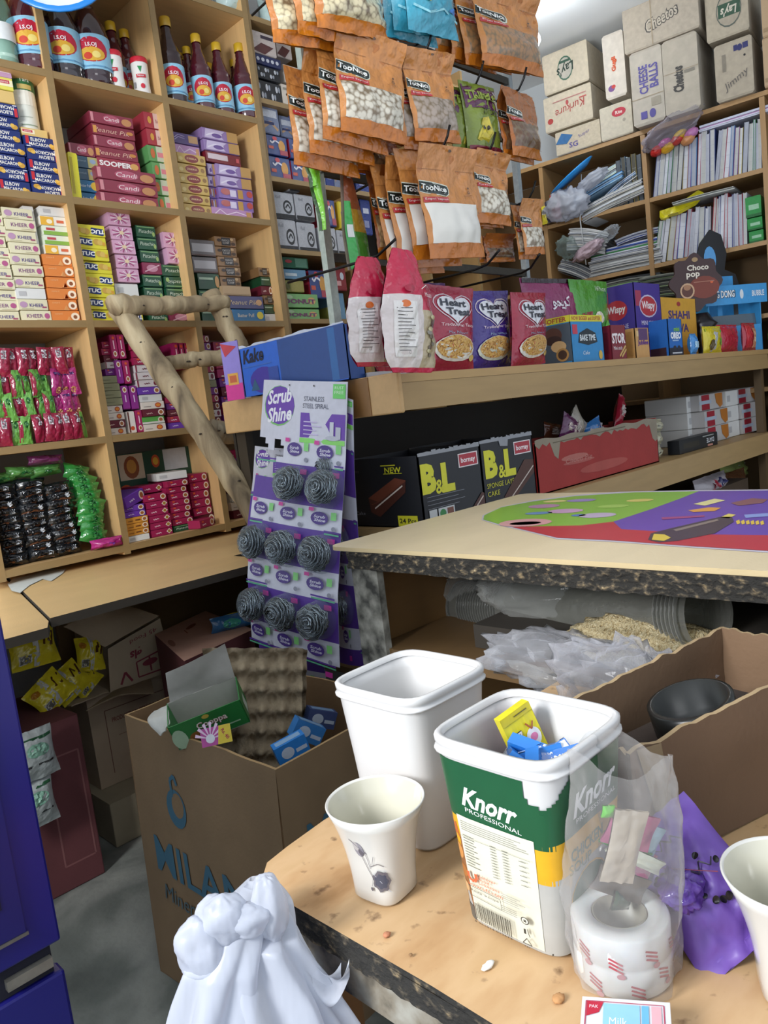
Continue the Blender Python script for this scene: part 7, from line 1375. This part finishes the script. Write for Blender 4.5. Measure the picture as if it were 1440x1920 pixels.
# ================================================================== things on the small table
TZ = .8008
def sqlathe(prof, m, cx=0, cy=0, n=4.5, seg=64, mb=None, rz=0, cut=None):
    """loft of rounded squares: prof = (half width, z, squareness)"""
    mb = mb or MB(); V = []
    for r, z, p in prof:
        for i in range(seg):
            a = 2*pi*i/seg; c_, s_ = math.cos(a), math.sin(a); k = (abs(c_)**p+abs(s_)**p)**(-1/p); V.append((cx+r*k*c_, cy+r*k*s_, z))
    F = [(j*seg+i, j*seg+(i+1) % seg, (j+1)*seg+(i+1) % seg, (j+1)*seg+i) for j in range(len(prof)-1) for i in range(seg)]
    return mb.add(V, F, m, True)
def tub(x, y, label, r0, r1, h, m, rz=0, deco=None, p=5.5):
    t = tag(empty('plastic_tub', (x, y, TZ), (0, 0, rz)), label, 'tub')
    sqlathe([(0, 0, p), (r0*.95, 0, p), (r0, .004, p), (r0+(r1-r0)*.5, h*.5, p), (r1, h-.016, p), (r1+.0012, h-.012, p), (r1+.0012, h-.006, p), (r1-.002, h-.004, p), (r1-.003, h-.02, p), (r0+(r1-r0)*.5-.003, h*.5, p), (r0-.003, .006, p), (0, .006, p)], m).build('body', t)
    sqlathe([(r1, h-.0155, p), (r1+.0036, h-.0145, p), (r1+.0036, h-.0125, p), (r1+.0014, h-.0115, p), (r1+.0014, h-.009, p), (r1+.0026, h-.0075, p), (r1+.0030, h-.002, p), (r1+.0012, h, p), (r1-.0022, h-.0004, p), (r1-.003, h-.006, p)], m).build('rim', t)
    if deco: deco(t)
    return t
WP = mat('#cdccca', 'plastic')
tub(.563, .566, 'plain white square tub standing empty at the back of the small table', .051, .0625, .172, WP)
r0, r1, h_ = .0505, .0615, .176
def knorr(t):
    def rad(z): return r0+(r1-r0)*z/h_+.0004 if z < h_/2 else (r0+r1)/2+(r1-r0)/2*min(1, (z-h_/2)/(h_/2-.016))+.0004
    def side(k):
        def fn(u, v, l=0):
            z = .004+v*(h_-.022); r = rad(z)+.0004+l*.45; s_ = (u-.5)*2*.985; p = 5.5
            q = (1-min(.9999, abs(s_*.97))**p)**(1/p); a, b_ = s_*.97*r, q*r
            return [(a, -b_, z), (-b_, -a, z), (b_, a, z), (-a, b_, z)][k]
        return fn
    for k, nm in ((0, 'label'), (1, 'label'), (2, 'label'), (3, 'label')):
        fn = side(k); mb = MB(); GR, YL_, GY = mat('#14502f', 'card'), mat('#d3a01c', 'card'), mat('#a9a8a2', 'card')
        wave = lambda u: .60+(.035*math.sin(u*2.6+.3) if k == 0 else .02*math.sin(u*3+1.2))
        NU, NV = 40, 60
        V = []
        for j in range(NV+1):
            for i in range(NU+1):
                u, v = i/NU, j/NV; wv = wave(u)+.03; w2 = wv-.20
                # rows are bent so that colour borders follow the wave
                vv = v/.35*w2 if v < .35 else (w2+(v-.35)/.25*(wv-w2) if v < .6 else wv+(v-.6)/.4*(1-wv)); V.append(fn(u, vv))
        F, Mm = [], []
        for j in range(NV):
            for i in range(NU):
                u, v = (i+.5)/NU, (j+.5)/NV
                if k == 0 and u < .12+.10*math.sin(max(0, (v-.80))*8) and v > .82+.9*u*.9 : continue
                if k == 1 and u > .80 and v > .90-(u-.8)*.6+.015*math.sin(u*80): continue
                F.append((j*(NU+1)+i, j*(NU+1)+i+1, (j+1)*(NU+1)+i+1, (j+1)*(NU+1)+i)); Mm.append(GR if v > .6 else (YL_ if v > .35 else GY))
        b0 = len(mb.v); mb.v += [tuple(map(float, p)) for p in V]
        for q, m_ in zip(F, Mm): mb.f.append(tuple(b0+a for a in q)); mb.m.append(m_); mb.sm.append(True)
        WHt = '#e9eae6'
        if k in (0, 2):
            it = [T_('Knorr', .52, .82, .13, WHt, sh=.35, b=.03, w=.60, a=.06), T_('PROFESSIONAL', .54, .725, .028, WHt, w=.56, a=.02), T_('CHICKEN', .40, .55, .07, '#1c5a30', b=.02, w=.44, a=.05), T_('SOUP', .30, .47, .06, '#1c5a30', b=.01, w=.30), ('e', .42, .27, .27, .16, '#d3a01c'), ('e', .42, .27, .26, .15, '#16532f'), T_('rich', .42, .28, .05, WHt, w=.2, sh=.2),
                  ('r', .14, .02, .5, .17, '#3a3836'), T_('NO ADDED', .32, .135, .022, WHt, w=.28), T_('MSG', .30, .075, .055, WHt, b=.03, w=.26), ('r', .0, .0, 1, .012, '#55524c'), ('r', .5, .02, .99, .17, '#74706a')]
        else:
            it = [T_('Knorr', .48, .79, .12, WHt, sh=.35, b=.03, w=.50, a=-.05), T_('PROFESSIONAL', .50, .705, .026, WHt, w=.50, a=-.07),
                  ('p', [(.02, .6), (.14, .58), (.14, .0), (.02, .03)], '#8a5a34'), ('p', [(.02, .62), (.10, .60), (.12, .50), (.03, .5)], '#b8602c'), ('e', .07, .42, .05, .05, '#c98a4a'), ('e', .08, .3, .05, .04, '#a86a34'), ('e', .07, .2, .05, .03, '#c9a070'), ('r', .02, .0, .13, .09, '#5a5852'),
                  ('r', .14, .015, .84, .665, '#d3d1bd')]
            it += [('r', .17, .63-.0125*i, .17+.62*(.9+.1*math.sin(i*5)), .634-.0125*i, '#8a8a80') for i in range(5)]
            it += [('r', .17, .545-.0165*i, .17+.14*(.8+.2*math.sin(i*3)), .549-.0165*i, '#6f7068') for i in range(12)]+[('r', x_, .545-.0165*i, x_+.05, .549-.0165*i, '#7c7d74') for i in range(12) for x_ in (.44, .55)]+[('r', .70, .53-.028*i, .76, .534-.028*i, '#6f7068') for i in range(6)]
            it += [('r', .17, .551, .80, .553, '#77776c'), ('l', [(.19, .335), (.19, .30), (.215, .285), (.24, .285), (.265, .30), (.265, .335)], .02, '#c2603c'), T_('Unilever', .37, .332, .018, '#c2603c', w=.18), T_('Food', .34, .312, .018, '#c2603c', w=.11), T_('Solutions', .385, .290, .018, '#c2603c', w=.2), T_('www.ufs.com', .34, .262, .020, '#c2603c', w=.34),
                   ('l', [(.17, .245), (.48, .24), (.48, .175), (.17, .185), (.17, .245)], .003, '#4a4a44'), T_('Rasta', .25, .225, .016, '#3a3a36', w=.11), T_('Recipe', .40, .222, .016, '#3a3a36', w=.13)]
            it += [('r', .19+.011*i, .045, .19+.011*i+[.003, .006, .004, .007][(i*7) % 4], .145+.0, '#23231f') for i in range(34)]+[T_('8 961014 013673', .38, .035, .012, '#33332f', w=.36)]
            it += [('e', .70, .19, .035, .022, '#3a3a36'), ('e', .70, .19, .027, .017, '#d3d1bd'), T_('M', .70, .19, .016, '#3a3a36', b=.03), ('r', .68, .11, .70, .14, '#3a3a36'), ('l', [(.715, .145), (.72, .12), (.73, .10)], .005, '#3a3a36'), ('l', [(.66, .05), (.70, .085), (.74, .05), (.66, .05)], .005, '#3a3a36'), T_('PAP', .70, .035, .010, '#3a3a36', w=.05)]
            it += [('r', .52, .30-.012*i, .52+.2*(.8+.2*math.sin(i*4)), .303-.012*i, '#8a8a80') for i in range(5)]+[('r', .5, .225-.011*i, .64, .228-.011*i, '#77776c') for i in range(4)]
        mb.deco(fn, .115, h_-.022, it, True, l0=.5); mb.build(nm, t)
LAYER_ = LAYER; LAYER = .00022
tub(.509, .377, 'square soup powder tub with green and yellow label, holding gum packets', r0, r1, h_, WP, .0, knorr)
LAYER = LAYER_
# gum packets inside the tub
GM = {}
def gum(x, y, z, col, rot, label, w=.062, h=.021, t_=.012, art=None):
    mb = MB().box(-w/2, w/2, -t_/2, t_/2, 0, h, mat(col, 'shrink')); fs = faces(w, t_, h)
    it = art or [('r', .0, .0, .1, 1, '#c9d6e0'), T_('DING DONG', .5, .5, .4, '#e6eaf0', w=.6, b=.03)]
    mb.deco(fs['front'][0], w, h, it, kind='shrink'); mb.deco(lambda u, v, l: ((u-.5)*w, t_/2-t_*v, h+l), w, t_, [('r', .03, .1, .35, .9, '#d3dbe2')], kind='shrink')
    o = mb.build('gum_packet', None, (x, y, z), rot); tag(o, label, 'gum packet', 'gum packets in the soup tub')
DD = [('r', .0, .0, .10, 1, '#c9b92c'), T_('DING DONG', .60, .30, .30, '#15161a', w=.72, b=.14), T_('DING DONG', .60, .31, .26, '#e9e6e0', w=.70, b=.04), ('e', .40, .72, .12, .22, '#dfe0e6'), ('e', .40, .72, .05, .12, '#d87aa8'), ('l', [(.2, .62), (.3, .75), (.22, .85)], .05, '#a85a2c'), ('l', [(.05, .85), (.05, .4)], .03, '#55502a')]
P0 = aty(1008, 1395, .415)
gum(.522, .404, .932, '#dccf28', (-.35, 1.25, -.70), 'large yellow gum packet standing upright in the soup tub', .078, .034, .010, DD)
gum(.530, .412, .929, '#a83a4a', (-.3, 1.3, -.75), 'red gum packet behind the large yellow one', .074, .032, .008)
for i in range(26):
    a = i*2.4; rr = .028*math.sqrt((i+.5)/26); c = ['#3f9a4a', '#d8cf2c', '#2a78c8', '#dfe4e6', '#2a78c8', '#2a6ab8'][i % 6]
    nm = {'#2a78c8': 'sky blue', '#3f9a4a': 'green', '#d8cf2c': 'yellow', '#2a6ab8': 'deep blue', '#dfe4e6': 'white'}[c]
    gum(.509+rr*math.cos(a), .377+rr*math.sin(a), .917+.009*(i % 3), c, (random.uniform(-1.2, -.2), random.uniform(-.4, .4), random.uniform(0, 6)), f"{nm} gum packet, {ORD[i] if i < 26 else 'last'} from the middle of the heap in the tub", .046, .017)
MB().obox((.468, .336, .81), (.082, 0, 0), (0, .082, 0), (0, 0, .106), mat('#55708a', 'matte')).build('gum_heap_base')
tag(bpy.data.objects['gum_heap_base'], 'packed lower layer of gum packets filling the soup tub', 'gum packet', kind='stuff')
# cups
CH = mat('#cfcdc6', 'china'); CHI = mat('#c2bfae', 'china')
def cup(x, y, rz, label, H=.093, R=.0475, r=.026):
    t = tag(empty('melamine_cup', (x, y, TZ), (0, 0, rz)), label, 'cup', 'white melamine cups')
    pr = [(0, 0, 3.6), (r*.92, 0, 3.6), (r, .003, 3.6)]+[(r+(R-r)*(.28*k+.72*k**2.6), .003+(H-.004)*k, 3.4-1.35*k) for k in [i/8 for i in range(1, 9)]]+[(R-.0012, H, 2.05), (R-.0028, H-.002, 2.05)]
    inn = [(r+(R-r)*(.28*k+.72*k**2.6)-.003, .003+(H-.004)*k, 3.4-1.35*k) for k in [i/8 for i in range(7, 0, -1)]]+[(r-.004, .007, 3.6), (0, .007, 3.6)]
    mb = sqlathe(pr, CH); sqlathe(inn and [pr[-1]]+inn, CHI, mb=mb); mb.build('body', t)
    def sf(u, v, l=0):
        z = .006+(H-.01)*v; k = z/H; rr = r+(R-r)*(.28*k+.72*k**2.6); p = 3.4-1.35*k; a = pi+.50+(u-.5)*1.5; c_, s_ = math.cos(a), math.sin(a); q = (abs(c_)**p+abs(s_)**p)**(-1/p)
        return ((rr*q+.0003+l*.3)*c_, (rr*q+.0003+l*.3)*s_, z)
    G1, G2, G3 = '#5f5d66', '#8f8c94', '#3f4658'
    leaf = [(.5+.17*math.cos(a_)*(1+.12*math.cos(7*a_)), .24+.13*math.sin(a_)*(1+.12*math.cos(7*a_))) for a_ in [i*pi/12 for i in range(24)]]
    it = [('e', .24, .66, .10, .10, G2), ('e', .20, .70, .06, .06, '#b5b0ae'), ('e', .28, .63, .05, .05, G1), ('l', [(.1, .78), (.24, .70), (.38, .62)], .012, G2), ('l', [(.27, .58), (.34, .42), (.42, .3)], .010, G1), ('l', [(.34, .7), (.38, .55), (.4, .42)], .008, G1), ('l', [(.4, .45), (.55, .50), (.66, .46)], .008, G1), ('l', [(.45, .48), (.5, .60)], .006, G1),
          ('p', [(x_+.08, y_+.03) for x_, y_ in leaf], G1), ('p', [(.58+(x_-.5)*.75, .27+(y_-.24)*.7) for x_, y_ in leaf], G3), ('l', [(.44, .37), (.58, .26), (.74, .13)], .008, '#a9adb8'), ('e', .36, .16, .03, .025, G1), ('l', [(.42, .3), (.38, .2)], .006, G1)]
    mb = MB(); mb.deco(sf, .075, H-.01, [(*i_[:-1], i_[-1]) for i_ in it], True, 'china', l0=.4); mb.build('flower_print', t)['kind'] = 'stuff'; return t
cup(.449, .517, .12, 'white cup with grey flower print beside the white tub')
cup(.538, .179, .5, 'white cup cut off by the right frame edge beside the purple packet')
# ================================================================== inside the big counter
CL = mat('#c9c9c2', 'clear')
t = tag(empty('cup_sleeve', (1.2, .6, .90)), 'long sleeve of stacked clear plastic cups lying inside the counter', 'cups')
A, B = atx(850, 1135, 1.30), atx(1330, 1150, 1.14); ax = Vector(B-A); Lc = ax.length; t.location = tuple(map(float, A)); t.rotation_euler = ax.to_track_quat('Z', 'Y').to_euler()
RM_ = MB().lathe([(.054, 0), (.059, .001), (.059, .004), (.055, .005)], mat('#b9bab4', 'smoke'), 28).mesh('cup_rim')
MB().lathe([(.045, -.02), (.055, .04), (.056, Lc-.05), (.058, Lc)], mat('#a8a89f', 'smoke'), 28).build('cup_stack', t)
for i in range(34):
    o = bpy.data.objects.new('cup_rim', RM_); COL.objects.link(o); o.parent = t; z = (.02+i*.0032 if i < 12 else (.09+(i-12)*.0085)) if i < 28 else Lc-.06+(i-28)*.009
    o.location = (0, 0, min(z, Lc)); k = 1+.15*(i >= 28)*(i-27)/6; o.scale = (k, k, 1)
blob('plastic_sleeve', atx(1090, 1120, 1.22), .13, CL, 'crinkled clear wrapper around the stacked cups', 'wrapper', (.45, 1.5, .42), 4, .18, crumple=.18, rot=(.05, 0, .25))
blob('clear_bag', atx(900, 1110, 1.30), .075, CL, 'clump of clear plastic bag at the left end of the cup sleeve', 'bag', (.8, 1, 1), 6, .3, crumple=.35)
blob('clear_bag', atx(1020, 1205, 1.24)+np.array([0, 0, -.01]), .12, mat('#8f8b84', 'clear'), 'flat clear plastic bag lying under the cup sleeve', 'bag', (.7, 1.3, .28), 8, .25, crumple=.2, rot=(-.08, 0, .2))
blob('noodle_bag', atx(1235, 1215, 1.12), .10, mat('#cdbf98', 'straw'), 'bag of pale dry vermicelli strands inside the counter', 'bag', (.55, 1.35, .42), 3, .18, crumple=.1, rot=(.10, 0, .15))
blob('clear_bag', atx(1085, 1248, 1.04), .095, mat('#d3d3d8', 'clear'), 'shiny crumpled clear bag in front of the vermicelli', 'bag', (.6, 1.5, .45), 12, .3, crumple=.4, rot=(.1, 0, .2))
blob('clear_bag', atx(1200, 1300, .95), .085, mat('#cfcfd6', 'clear'), 'crumpled clear bag sagging into the brown carton', 'bag', (.6, 1.3, .7), 15, .3, crumple=.45, rot=(.2, 0, .1))
def sheetfn(A, B, Cc, D, seed, amp=.012, f=3):
    A, B, Cc, D = map(np.array, (A, B, Cc, D)); nr = np.cross(B-A, D-A); nr = nr/np.linalg.norm(nr)
    return lambda u, v: tuple(A*(1-u)*(1-v)+B*u*(1-v)+Cc*u*v+D*(1-u)*v+nr*amp*(hnoise((u*f+seed, v*f, 0), 1)+.5*abs(hnoise((u*f*3, v*f*3, seed), 1))))
for i, (q, l_) in enumerate([([(945, 1238), (1100, 1262), (1190, 1300), (1000, 1290)], 'flattened clear bag tail in front of the counter opening'), ([(1150, 1290), (1330, 1270), (1290, 1330), (1200, 1350)], 'clear film edge hanging over the brown carton')]):
    X_ = [atx(x, y, .985-.03*i) for x, y in q]; mb = MB().grid(sheetfn(*X_, i), 20, 14, CL); tag(mb.build('clear_film'), l_, 'film')
MB().obox((1.08, .35, .797), (.45, 0, 0), (0, .55, 0), (0, 0, .045), mat('#3a342c', 'board')).build('flat_carton')
tag(bpy.data.objects['flat_carton'], 'dark flattened carton lying on the inner shelf of the counter', 'box')
# ================================================================== brown carton on the table at right
t = tag(empty('brown_carton', (.74, .30, TZ)), 'open brown carton with a torn rim at the right, by the counter', 'box')
BQ = [(.592, .328), (.96, .215), (.985, .40), (.635, .45)]
O_ = np.array([.74, .30, TZ]); hC = .12; BM = mat('#6b533e', 'board'); random.seed(9)
def cw(a, b_, name, n, deco=None, jag=.006, seed=0, h0=hC, h1=hC):
    A = np.array([*a, TZ+.001]); B = np.array([*b_, TZ+.001]); n = np.array([*n, 0.])
    def f(u, v, l=0): return tuple(A*(1-u)+B*u+np.array([0, 0, v*(h0*(1-u)+h1*u)+(jag*hnoise((u*14, seed, 0), 1)+jag*.5*hnoise((u*40, seed, 2), 1))*(v > .98)])+n*(l+.004*hnoise((u*2, v*2, seed), 1))-O_)
    mb = MB(); mb.grid(f, 40, 10, BM); mb.grid(lambda u, v: tuple(np.array(f(1-u, v))-n*.005), 40, 10, mat('#7a6048', 'board')); mb.grid(lambda u, v: tuple(np.array(f(u, 1))-n*.005*v), 40, 1, mat('#a8906c', 'board'))
    if deco: mb.deco(f, np.linalg.norm(B-A), hC, deco, True, 'board', l0=.8)
    mb.build(name, t)
cw(BQ[0], BQ[1], 'front_wall', (-.28, -.96), [T_('NUTS', .70, .40, .16, '#2c241e', b=.03, w=.2), ('p', [(.02, 1.), (.10, 1.0), (.13, .35), (.08, .3)], '#8a775a')], seed=1, h0=.122, h1=.14)
cw(BQ[3], BQ[0], 'side_wall', (-.97, .2), seed=2, h0=.105, h1=.122); cw(BQ[1], BQ[2], 'side_wall', (.97, 0), seed=3); cw(BQ[2], BQ[3], 'back_wall', (0, 1), seed=4)
MB().add([(x-O_[0], y-O_[1], .002) for x, y in BQ], [(0, 1, 2, 3)], BM).build('base', t)
mb = MB().lathe([(.055, 0), (.06, .003), (.06, .05), (.052, .052), (.050, .004), (0, .004)], mat('#1b1d1c', 'plastic'), 32); o = mb.build('black_bowl', None, (.765, .34, TZ+.078)); o.rotation_euler = (-.15, -.2, 0); o.scale = (.75, .75, .7); tag(o, 'black round bowl lying in the brown carton', 'bowl')
MB().obox((.70, .318, .806), (.2, -.045, 0), (.02, .10, 0), (0, 0, .06), mat('#3a2f28', 'board')).build('packed_box'); tag(bpy.data.objects['packed_box'], 'dark box packed inside the brown carton under the black bowl', 'box')
# blue and red flat packet behind the purple one
mb = MB(); A, B, Cc, D = [atz(x, y, TZ+.012) for x, y in [(1296, 1662), (1392, 1612), (1440, 1660), (1330, 1700)]]
mb.obox(A-np.array([0, 0, .011]), B-A, D-A, (0, 0, .011), mat('#7fb4d8', 'card')); fn = lambda u, v, l: tuple(A+(B-A)*u+(D-A)*v+np.array([0, 0, .0003+l]))
mb.deco(fn, .09, .05, [('r', .0, .35, 1, .42, '#b02a44'), ('p', [(.3, .6), (.5, .9), (.7, .6)], '#2c6ab0'), ('p', [(.1, .0), (.3, .3), (.5, .0)], '#3f86c4'), T_('Pops', .8, .15, .2, '#c23a5a', w=.2)]); tag(mb.build('flat_packet'), 'pale blue flat packet with red stripe behind the purple packet', 'packet')
# purple packet
q = [(1262, 1655), (1330, 1610), (1378, 1730), (1412, 1790), (1395, 1865), (1300, 1800), (1258, 1730)]
cxp, cyp = .568, .238
mb, fr = pillow(.088, .118, .040, mat('#6a4aa0', 'card'), seed=4, nu=20, nv=26, amp=.2, crimp=.1)
it = [('e', .20+.50*(i/8), .62-.42*(i/8)+.05*math.sin(i), .034, .022, '#141218') for i in range(9)]+[('e', .76+.16*math.sin(i), .22+.09*i, .03, .022, '#141218') for i in range(5)]+[('l', [(.35, .78), (.42, .74), (.47, .80), (.53, .73), (.58, .79), (.66, .72)], .012, '#2a1f3c'), ('l', [(.50, .52), (.56, .48), (.62, .54), (.68, .47), (.76, .52)], .012, '#2a1f3c'), ('l', [(.3, .66), (.7, .42)], .006, '#8a2a44'), ('p', [(.0, .8), (.3, .9), (.35, .72), (.12, .66)], '#8a2a5c')]
mb.deco(fr, .088, .118, it, True, 'card', l0=2); o = mb.build('snack_packet', None, (.545, .212, TZ+.012)); o.rotation_euler = (-.95, -.5, -.62); tag(o, 'crumpled purple packet with black dots beside the tape roll', 'packet')
blob('packet_knot', atz(1278, 1668, TZ+.05), .014, mat('#5a3a94', 'film'), 'twisted purple packet end by the brown carton', 'packet', (1.3, 1, .8), 3, .4, crumple=.4)
# roll of printed tape in a clear bag
t = tag(empty('tape_roll', (.487, .290, TZ)), 'white roll of red-printed tape on the small table', 'tape roll')
MB().lathe([(.021, 0), (.0365, 0), (.0375, .002), (.0375, .022), (.0368, .0235), (.0375, .025), (.0375, .046), (.036, .048), (.022, .048), (.021, .046), (.021, 0)], mat('#d9d6d2', 'tape'), 48).build('roll', t)
fr2 = lambda u, v, l: ((.0377+l*.4)*math.cos(pi+.78+(u-.5)*2.8), (.0377+l*.4)*math.sin(pi+.78+(u-.5)*2.8), .002+.044*v)
mb = MB(); RDc = '#b8505a'
for i, (u, v) in enumerate([(.12, .7), (.2, .2), (.36, .62), (.5, .15), (.62, .75), (.72, .35), (.86, .7), (.92, .2)]):
    mb.deco(fr2, .105, .044, [('l', [(u-.05, v+.1-.07*k), (u+.045, v+.0-.07*k)], .035, RDc) for k in range(3)]+[('e', u+.03, v-.2, .03, .05, '#c98a90')], True, 'tape')
mb.build('tape_print', t)['kind'] = 'stuff'
MB().lathe([(.0195, .001), (.0208, .001), (.0208, .047), (.0195, .047), (.0195, .001)], mat('#8f8a7a', 'card'), 32).build('core', t)
def bagfn(u, v):
    a = u*2*pi; z = v*.175; r = .040*(1-.06*v)*(1+.12*math.sin(v*pi))+.006*hnoise((math.cos(a)*2, math.sin(a)*2, z*25), 1)+.003*hnoise((math.cos(a)*5, math.sin(a)*5, z*60), 1)
    fl = max(0, v-.45); return (r*(1+.15*fl)*math.cos(a)*(1-.55*fl)+.010*v-.004*fl, r*(1+.3*fl)*math.sin(a)*(1-.2*fl)-.006*v, z+.012*fl*math.sin(3*a))
o = MB().grid(bagfn, 60, 40, mat('#b9b5b2', 'clear')).build('clear_bag', None, (.487, .290, TZ+.001)); tag(o, 'tall open clear bag standing around the tape roll', 'bag')
for i, (dx, dy, z, w_, h_, c, rz_, ry_, d_) in enumerate([(.008, -.004, .098, .040, .030, '#a8567a', -.7, .4, 'dull pink wrapper'), (.012, .0, .090, .045, .010, '#2f7a34', -.7, .6, 'dark green strip'), (.014, -.006, .082, .050, .012, '#cfd0bc', -.7, .6, 'cream strip'), (.022, -.008, .086, .026, .026, '#9fb8c4', -.6, .5, 'pale blue scrap'), (-.006, .0, .128, .010, .010, '#58b82c', -.7, .2, 'bright green scrap'), (-.002, .002, .060, .045, .022, '#5a5048', -.7, .5, 'dark scrap'), (-.018, -.010, .085, .026, .060, '#b5a795', -.7, .25, 'tan crumpled wrapper'), (.0, .0, .048, .03, .015, '#1f4a30', 0, .5, 'dark green scrap in the roll core')]):
    mb, fr = pillow(w_, h_, .006, mat(c, 'film'), seed=i, amp=.5, nu=8, nv=8); o = mb.build('wrapper', None, (.487+dx, .290+dy, TZ+z)); o.rotation_euler = (.1, ry_, rz_); tag(o, f"{d_} inside the clear bag over the tape roll", 'wrapper', 'scraps in the clear bag')
# candy box at the bottom edge
A, B, D = atz(1092, 1868, TZ+.02), atz(1256, 1880, TZ+.02), atz(1083, 1990, TZ+.02)
mb = MB(); mb.obox(A-np.array([0, 0, .0195]), B-A, D-A, (0, 0, .0195), mat('#d9d9de', 'card')); fn = lambda u, v, l: tuple(A+(B-A)*u+(D-A)*(1-v)+np.array([0, 0, .0003+l*.4]))
mb.deco(fn, .045, .05, [('l', [(.05, .93), (.93, .93), (.93, .0)], .012, '#b0405a'), ('l', [(.05, .93), (.05, .0)], .012, '#b0405a'), ('p', [(.06, .92), (.25, .92), (.2, .75), (.06, .68)], '#b8203c'), T_('PAK', .14, .84, .05, '#f0e0e4', w=.1), ('r', .25, .45, .66, .9, '#8fc4ea'), ('r', .68, .4, .76, .9, '#6ab0e0'), ('r', .79, .4, .9, .9, '#dba8b0'), T_('Milk', .42, .62, .12, '#dfe8f0', w=.2), T_('8', .60, .5, .10, '#2a7ac8')], l0=.5)
tag(mb.build('small_box'), 'small white, blue and red box at the bottom frame edge', 'box')
# crumbs
for i, (x, y, c, s_) in enumerate([(1047, 1872, '#b98a5a', .0042), (915, 1810, '#e6e6e2', .004), (725, 1752, '#b57a5a', .003), (770, 1790, '#8a6a48', .0015)]):
    blob('paper_scrap' if i == 1 else 'crumb', atz(x, y, TZ+.0015), s_, mat(c, 'matte'), ['brown crumb before the tape roll', 'white paper scrap before the soup tub', 'reddish crumb below the cup', 'tiny dark crumb below the cup'][i], 'crumb', (1.8, .8, .4) if i == 1 else (1.2, 1, .6), i, .3, seg=8)
# ================================================================== white carrier bags hung on the table corner
BW = mat('#e6e9f2', 'bagwhite')
t = tag(empty('carrier_bags', (.36, .64, .79)), 'bunch of white carrier bags hanging off the table corner', 'bags')
def drape(P, r0_, r1_, seed, folds, name, flat=.55):
    """falling folded plastic: a fluted tube that widens along a path"""
    P = [np.array(p) for p in P]; n = len(P)-1
    side = np.array(CM[0]); back = np.array([CM[2][0], CM[2][1], 0]); back = back/np.linalg.norm(back)
    def f(u, v):
        tt = v*n; k = min(int(tt), n-1); fz = tt-k; c = P[k]*(1-fz)+P[k+1]*fz; a = 2*pi*u; R_ = r0_+(r1_-r0_)*v**.8
        R_ *= 1+(.05+.20*v)*math.sin(folds*a+seed+1.5*math.sin(3*v+seed))+.14*hnoise((math.cos(a)*1.5, math.sin(a)*1.5+seed, v*2.5), 1.3)
        return tuple(c+side*R_*math.cos(a)+back*R_*flat*math.sin(a)-np.array([.36, .64, .79]))
    MB().grid(f, 90, 46, BW).build(name, t)
D_ = .66
drape([atd(492, 1648, .715), atd(484, 1690, .69), atd(470, 1760, D_), atd(500, 1860, D_), atd(520, 2000, D_)], .012, .060, 1, 7, 'bag')
drape([atd(488, 1660, .69), atd(440, 1740, .65), atd(415, 1820, .64), atd(400, 1920, .64), atd(395, 2020, .64)], .014, .040, 4, 5, 'bag')
drape([atd(500, 1690, .68), atd(520, 1760, .665), atd(560, 1850, .66), atd(600, 1930, .66), atd(640, 2010, .66)], .014, .036, 2.2, 6, 'bag', .4)
for i, (x, y, r, sq) in enumerate([(380, 1780, .024, (.9, .6, 1.25)), (418, 1722, .021, (1.1, .6, 1.0)), (392, 1810, .018, (1.3, .6, .7)), (505, 1700, .019, (.8, .6, 1.6)), (458, 1725, .018, (1.2, .6, .8))]):
    blob('handle_loop', np.array(atd(x, y, .64+.01*(i == 3)))-np.array([.36, .64, .79]), r, BW, '', '', sq, i*2, .20, fr=1.5, seg=26, rot=(0, 0, -.78), parent=t)
def loop(x0, y0, x1, y1, x2, y2, w, D0=.66):
    A, B, Cc = atd(x0, y0, D0), atd(x1, y1, D0-.01), atd(x2, y2, D0); side = np.array([0, 0, 1.])
    def f(u, v): p = A*(1-v)**2+2*B*v*(1-v)+Cc*v*v; return tuple(p+np.array(CM[1])*(u-.5)*w*(1+.3*math.sin(6*v))+np.array(CM[2])*.006*math.sin(5*u+7*v)-np.array([.36, .64, .79]))
    MB().grid(f, 10, 30, BW).build('handle', t)
loop(520, 1790, 590, 1880, 640, 1830, .03); loop(560, 1830, 625, 1900, 655, 1815, .022)
# orange bag below the table
b_ = blob('orange_bag', atd(690, 1885, .86), .085, mat('#b8602c', 'clear'), 'crumpled orange film bag on the lower shelf of the table', 'bag', (1.4, 1, .55), 3, .3, crumple=.35)
bpy.data.objects['orange_bag'].location = (.50, .40, .47); bpy.data.objects['orange_bag'].scale = (1.5, 1.6, 1.4)
blob('orange_bag', (.46, .36, .56), .09, mat('#c4682c', 'film'), 'orange foil packet under the clear orange film below the table', 'bag', (1.0, 1.2, .6), 9, .3, crumple=.3)
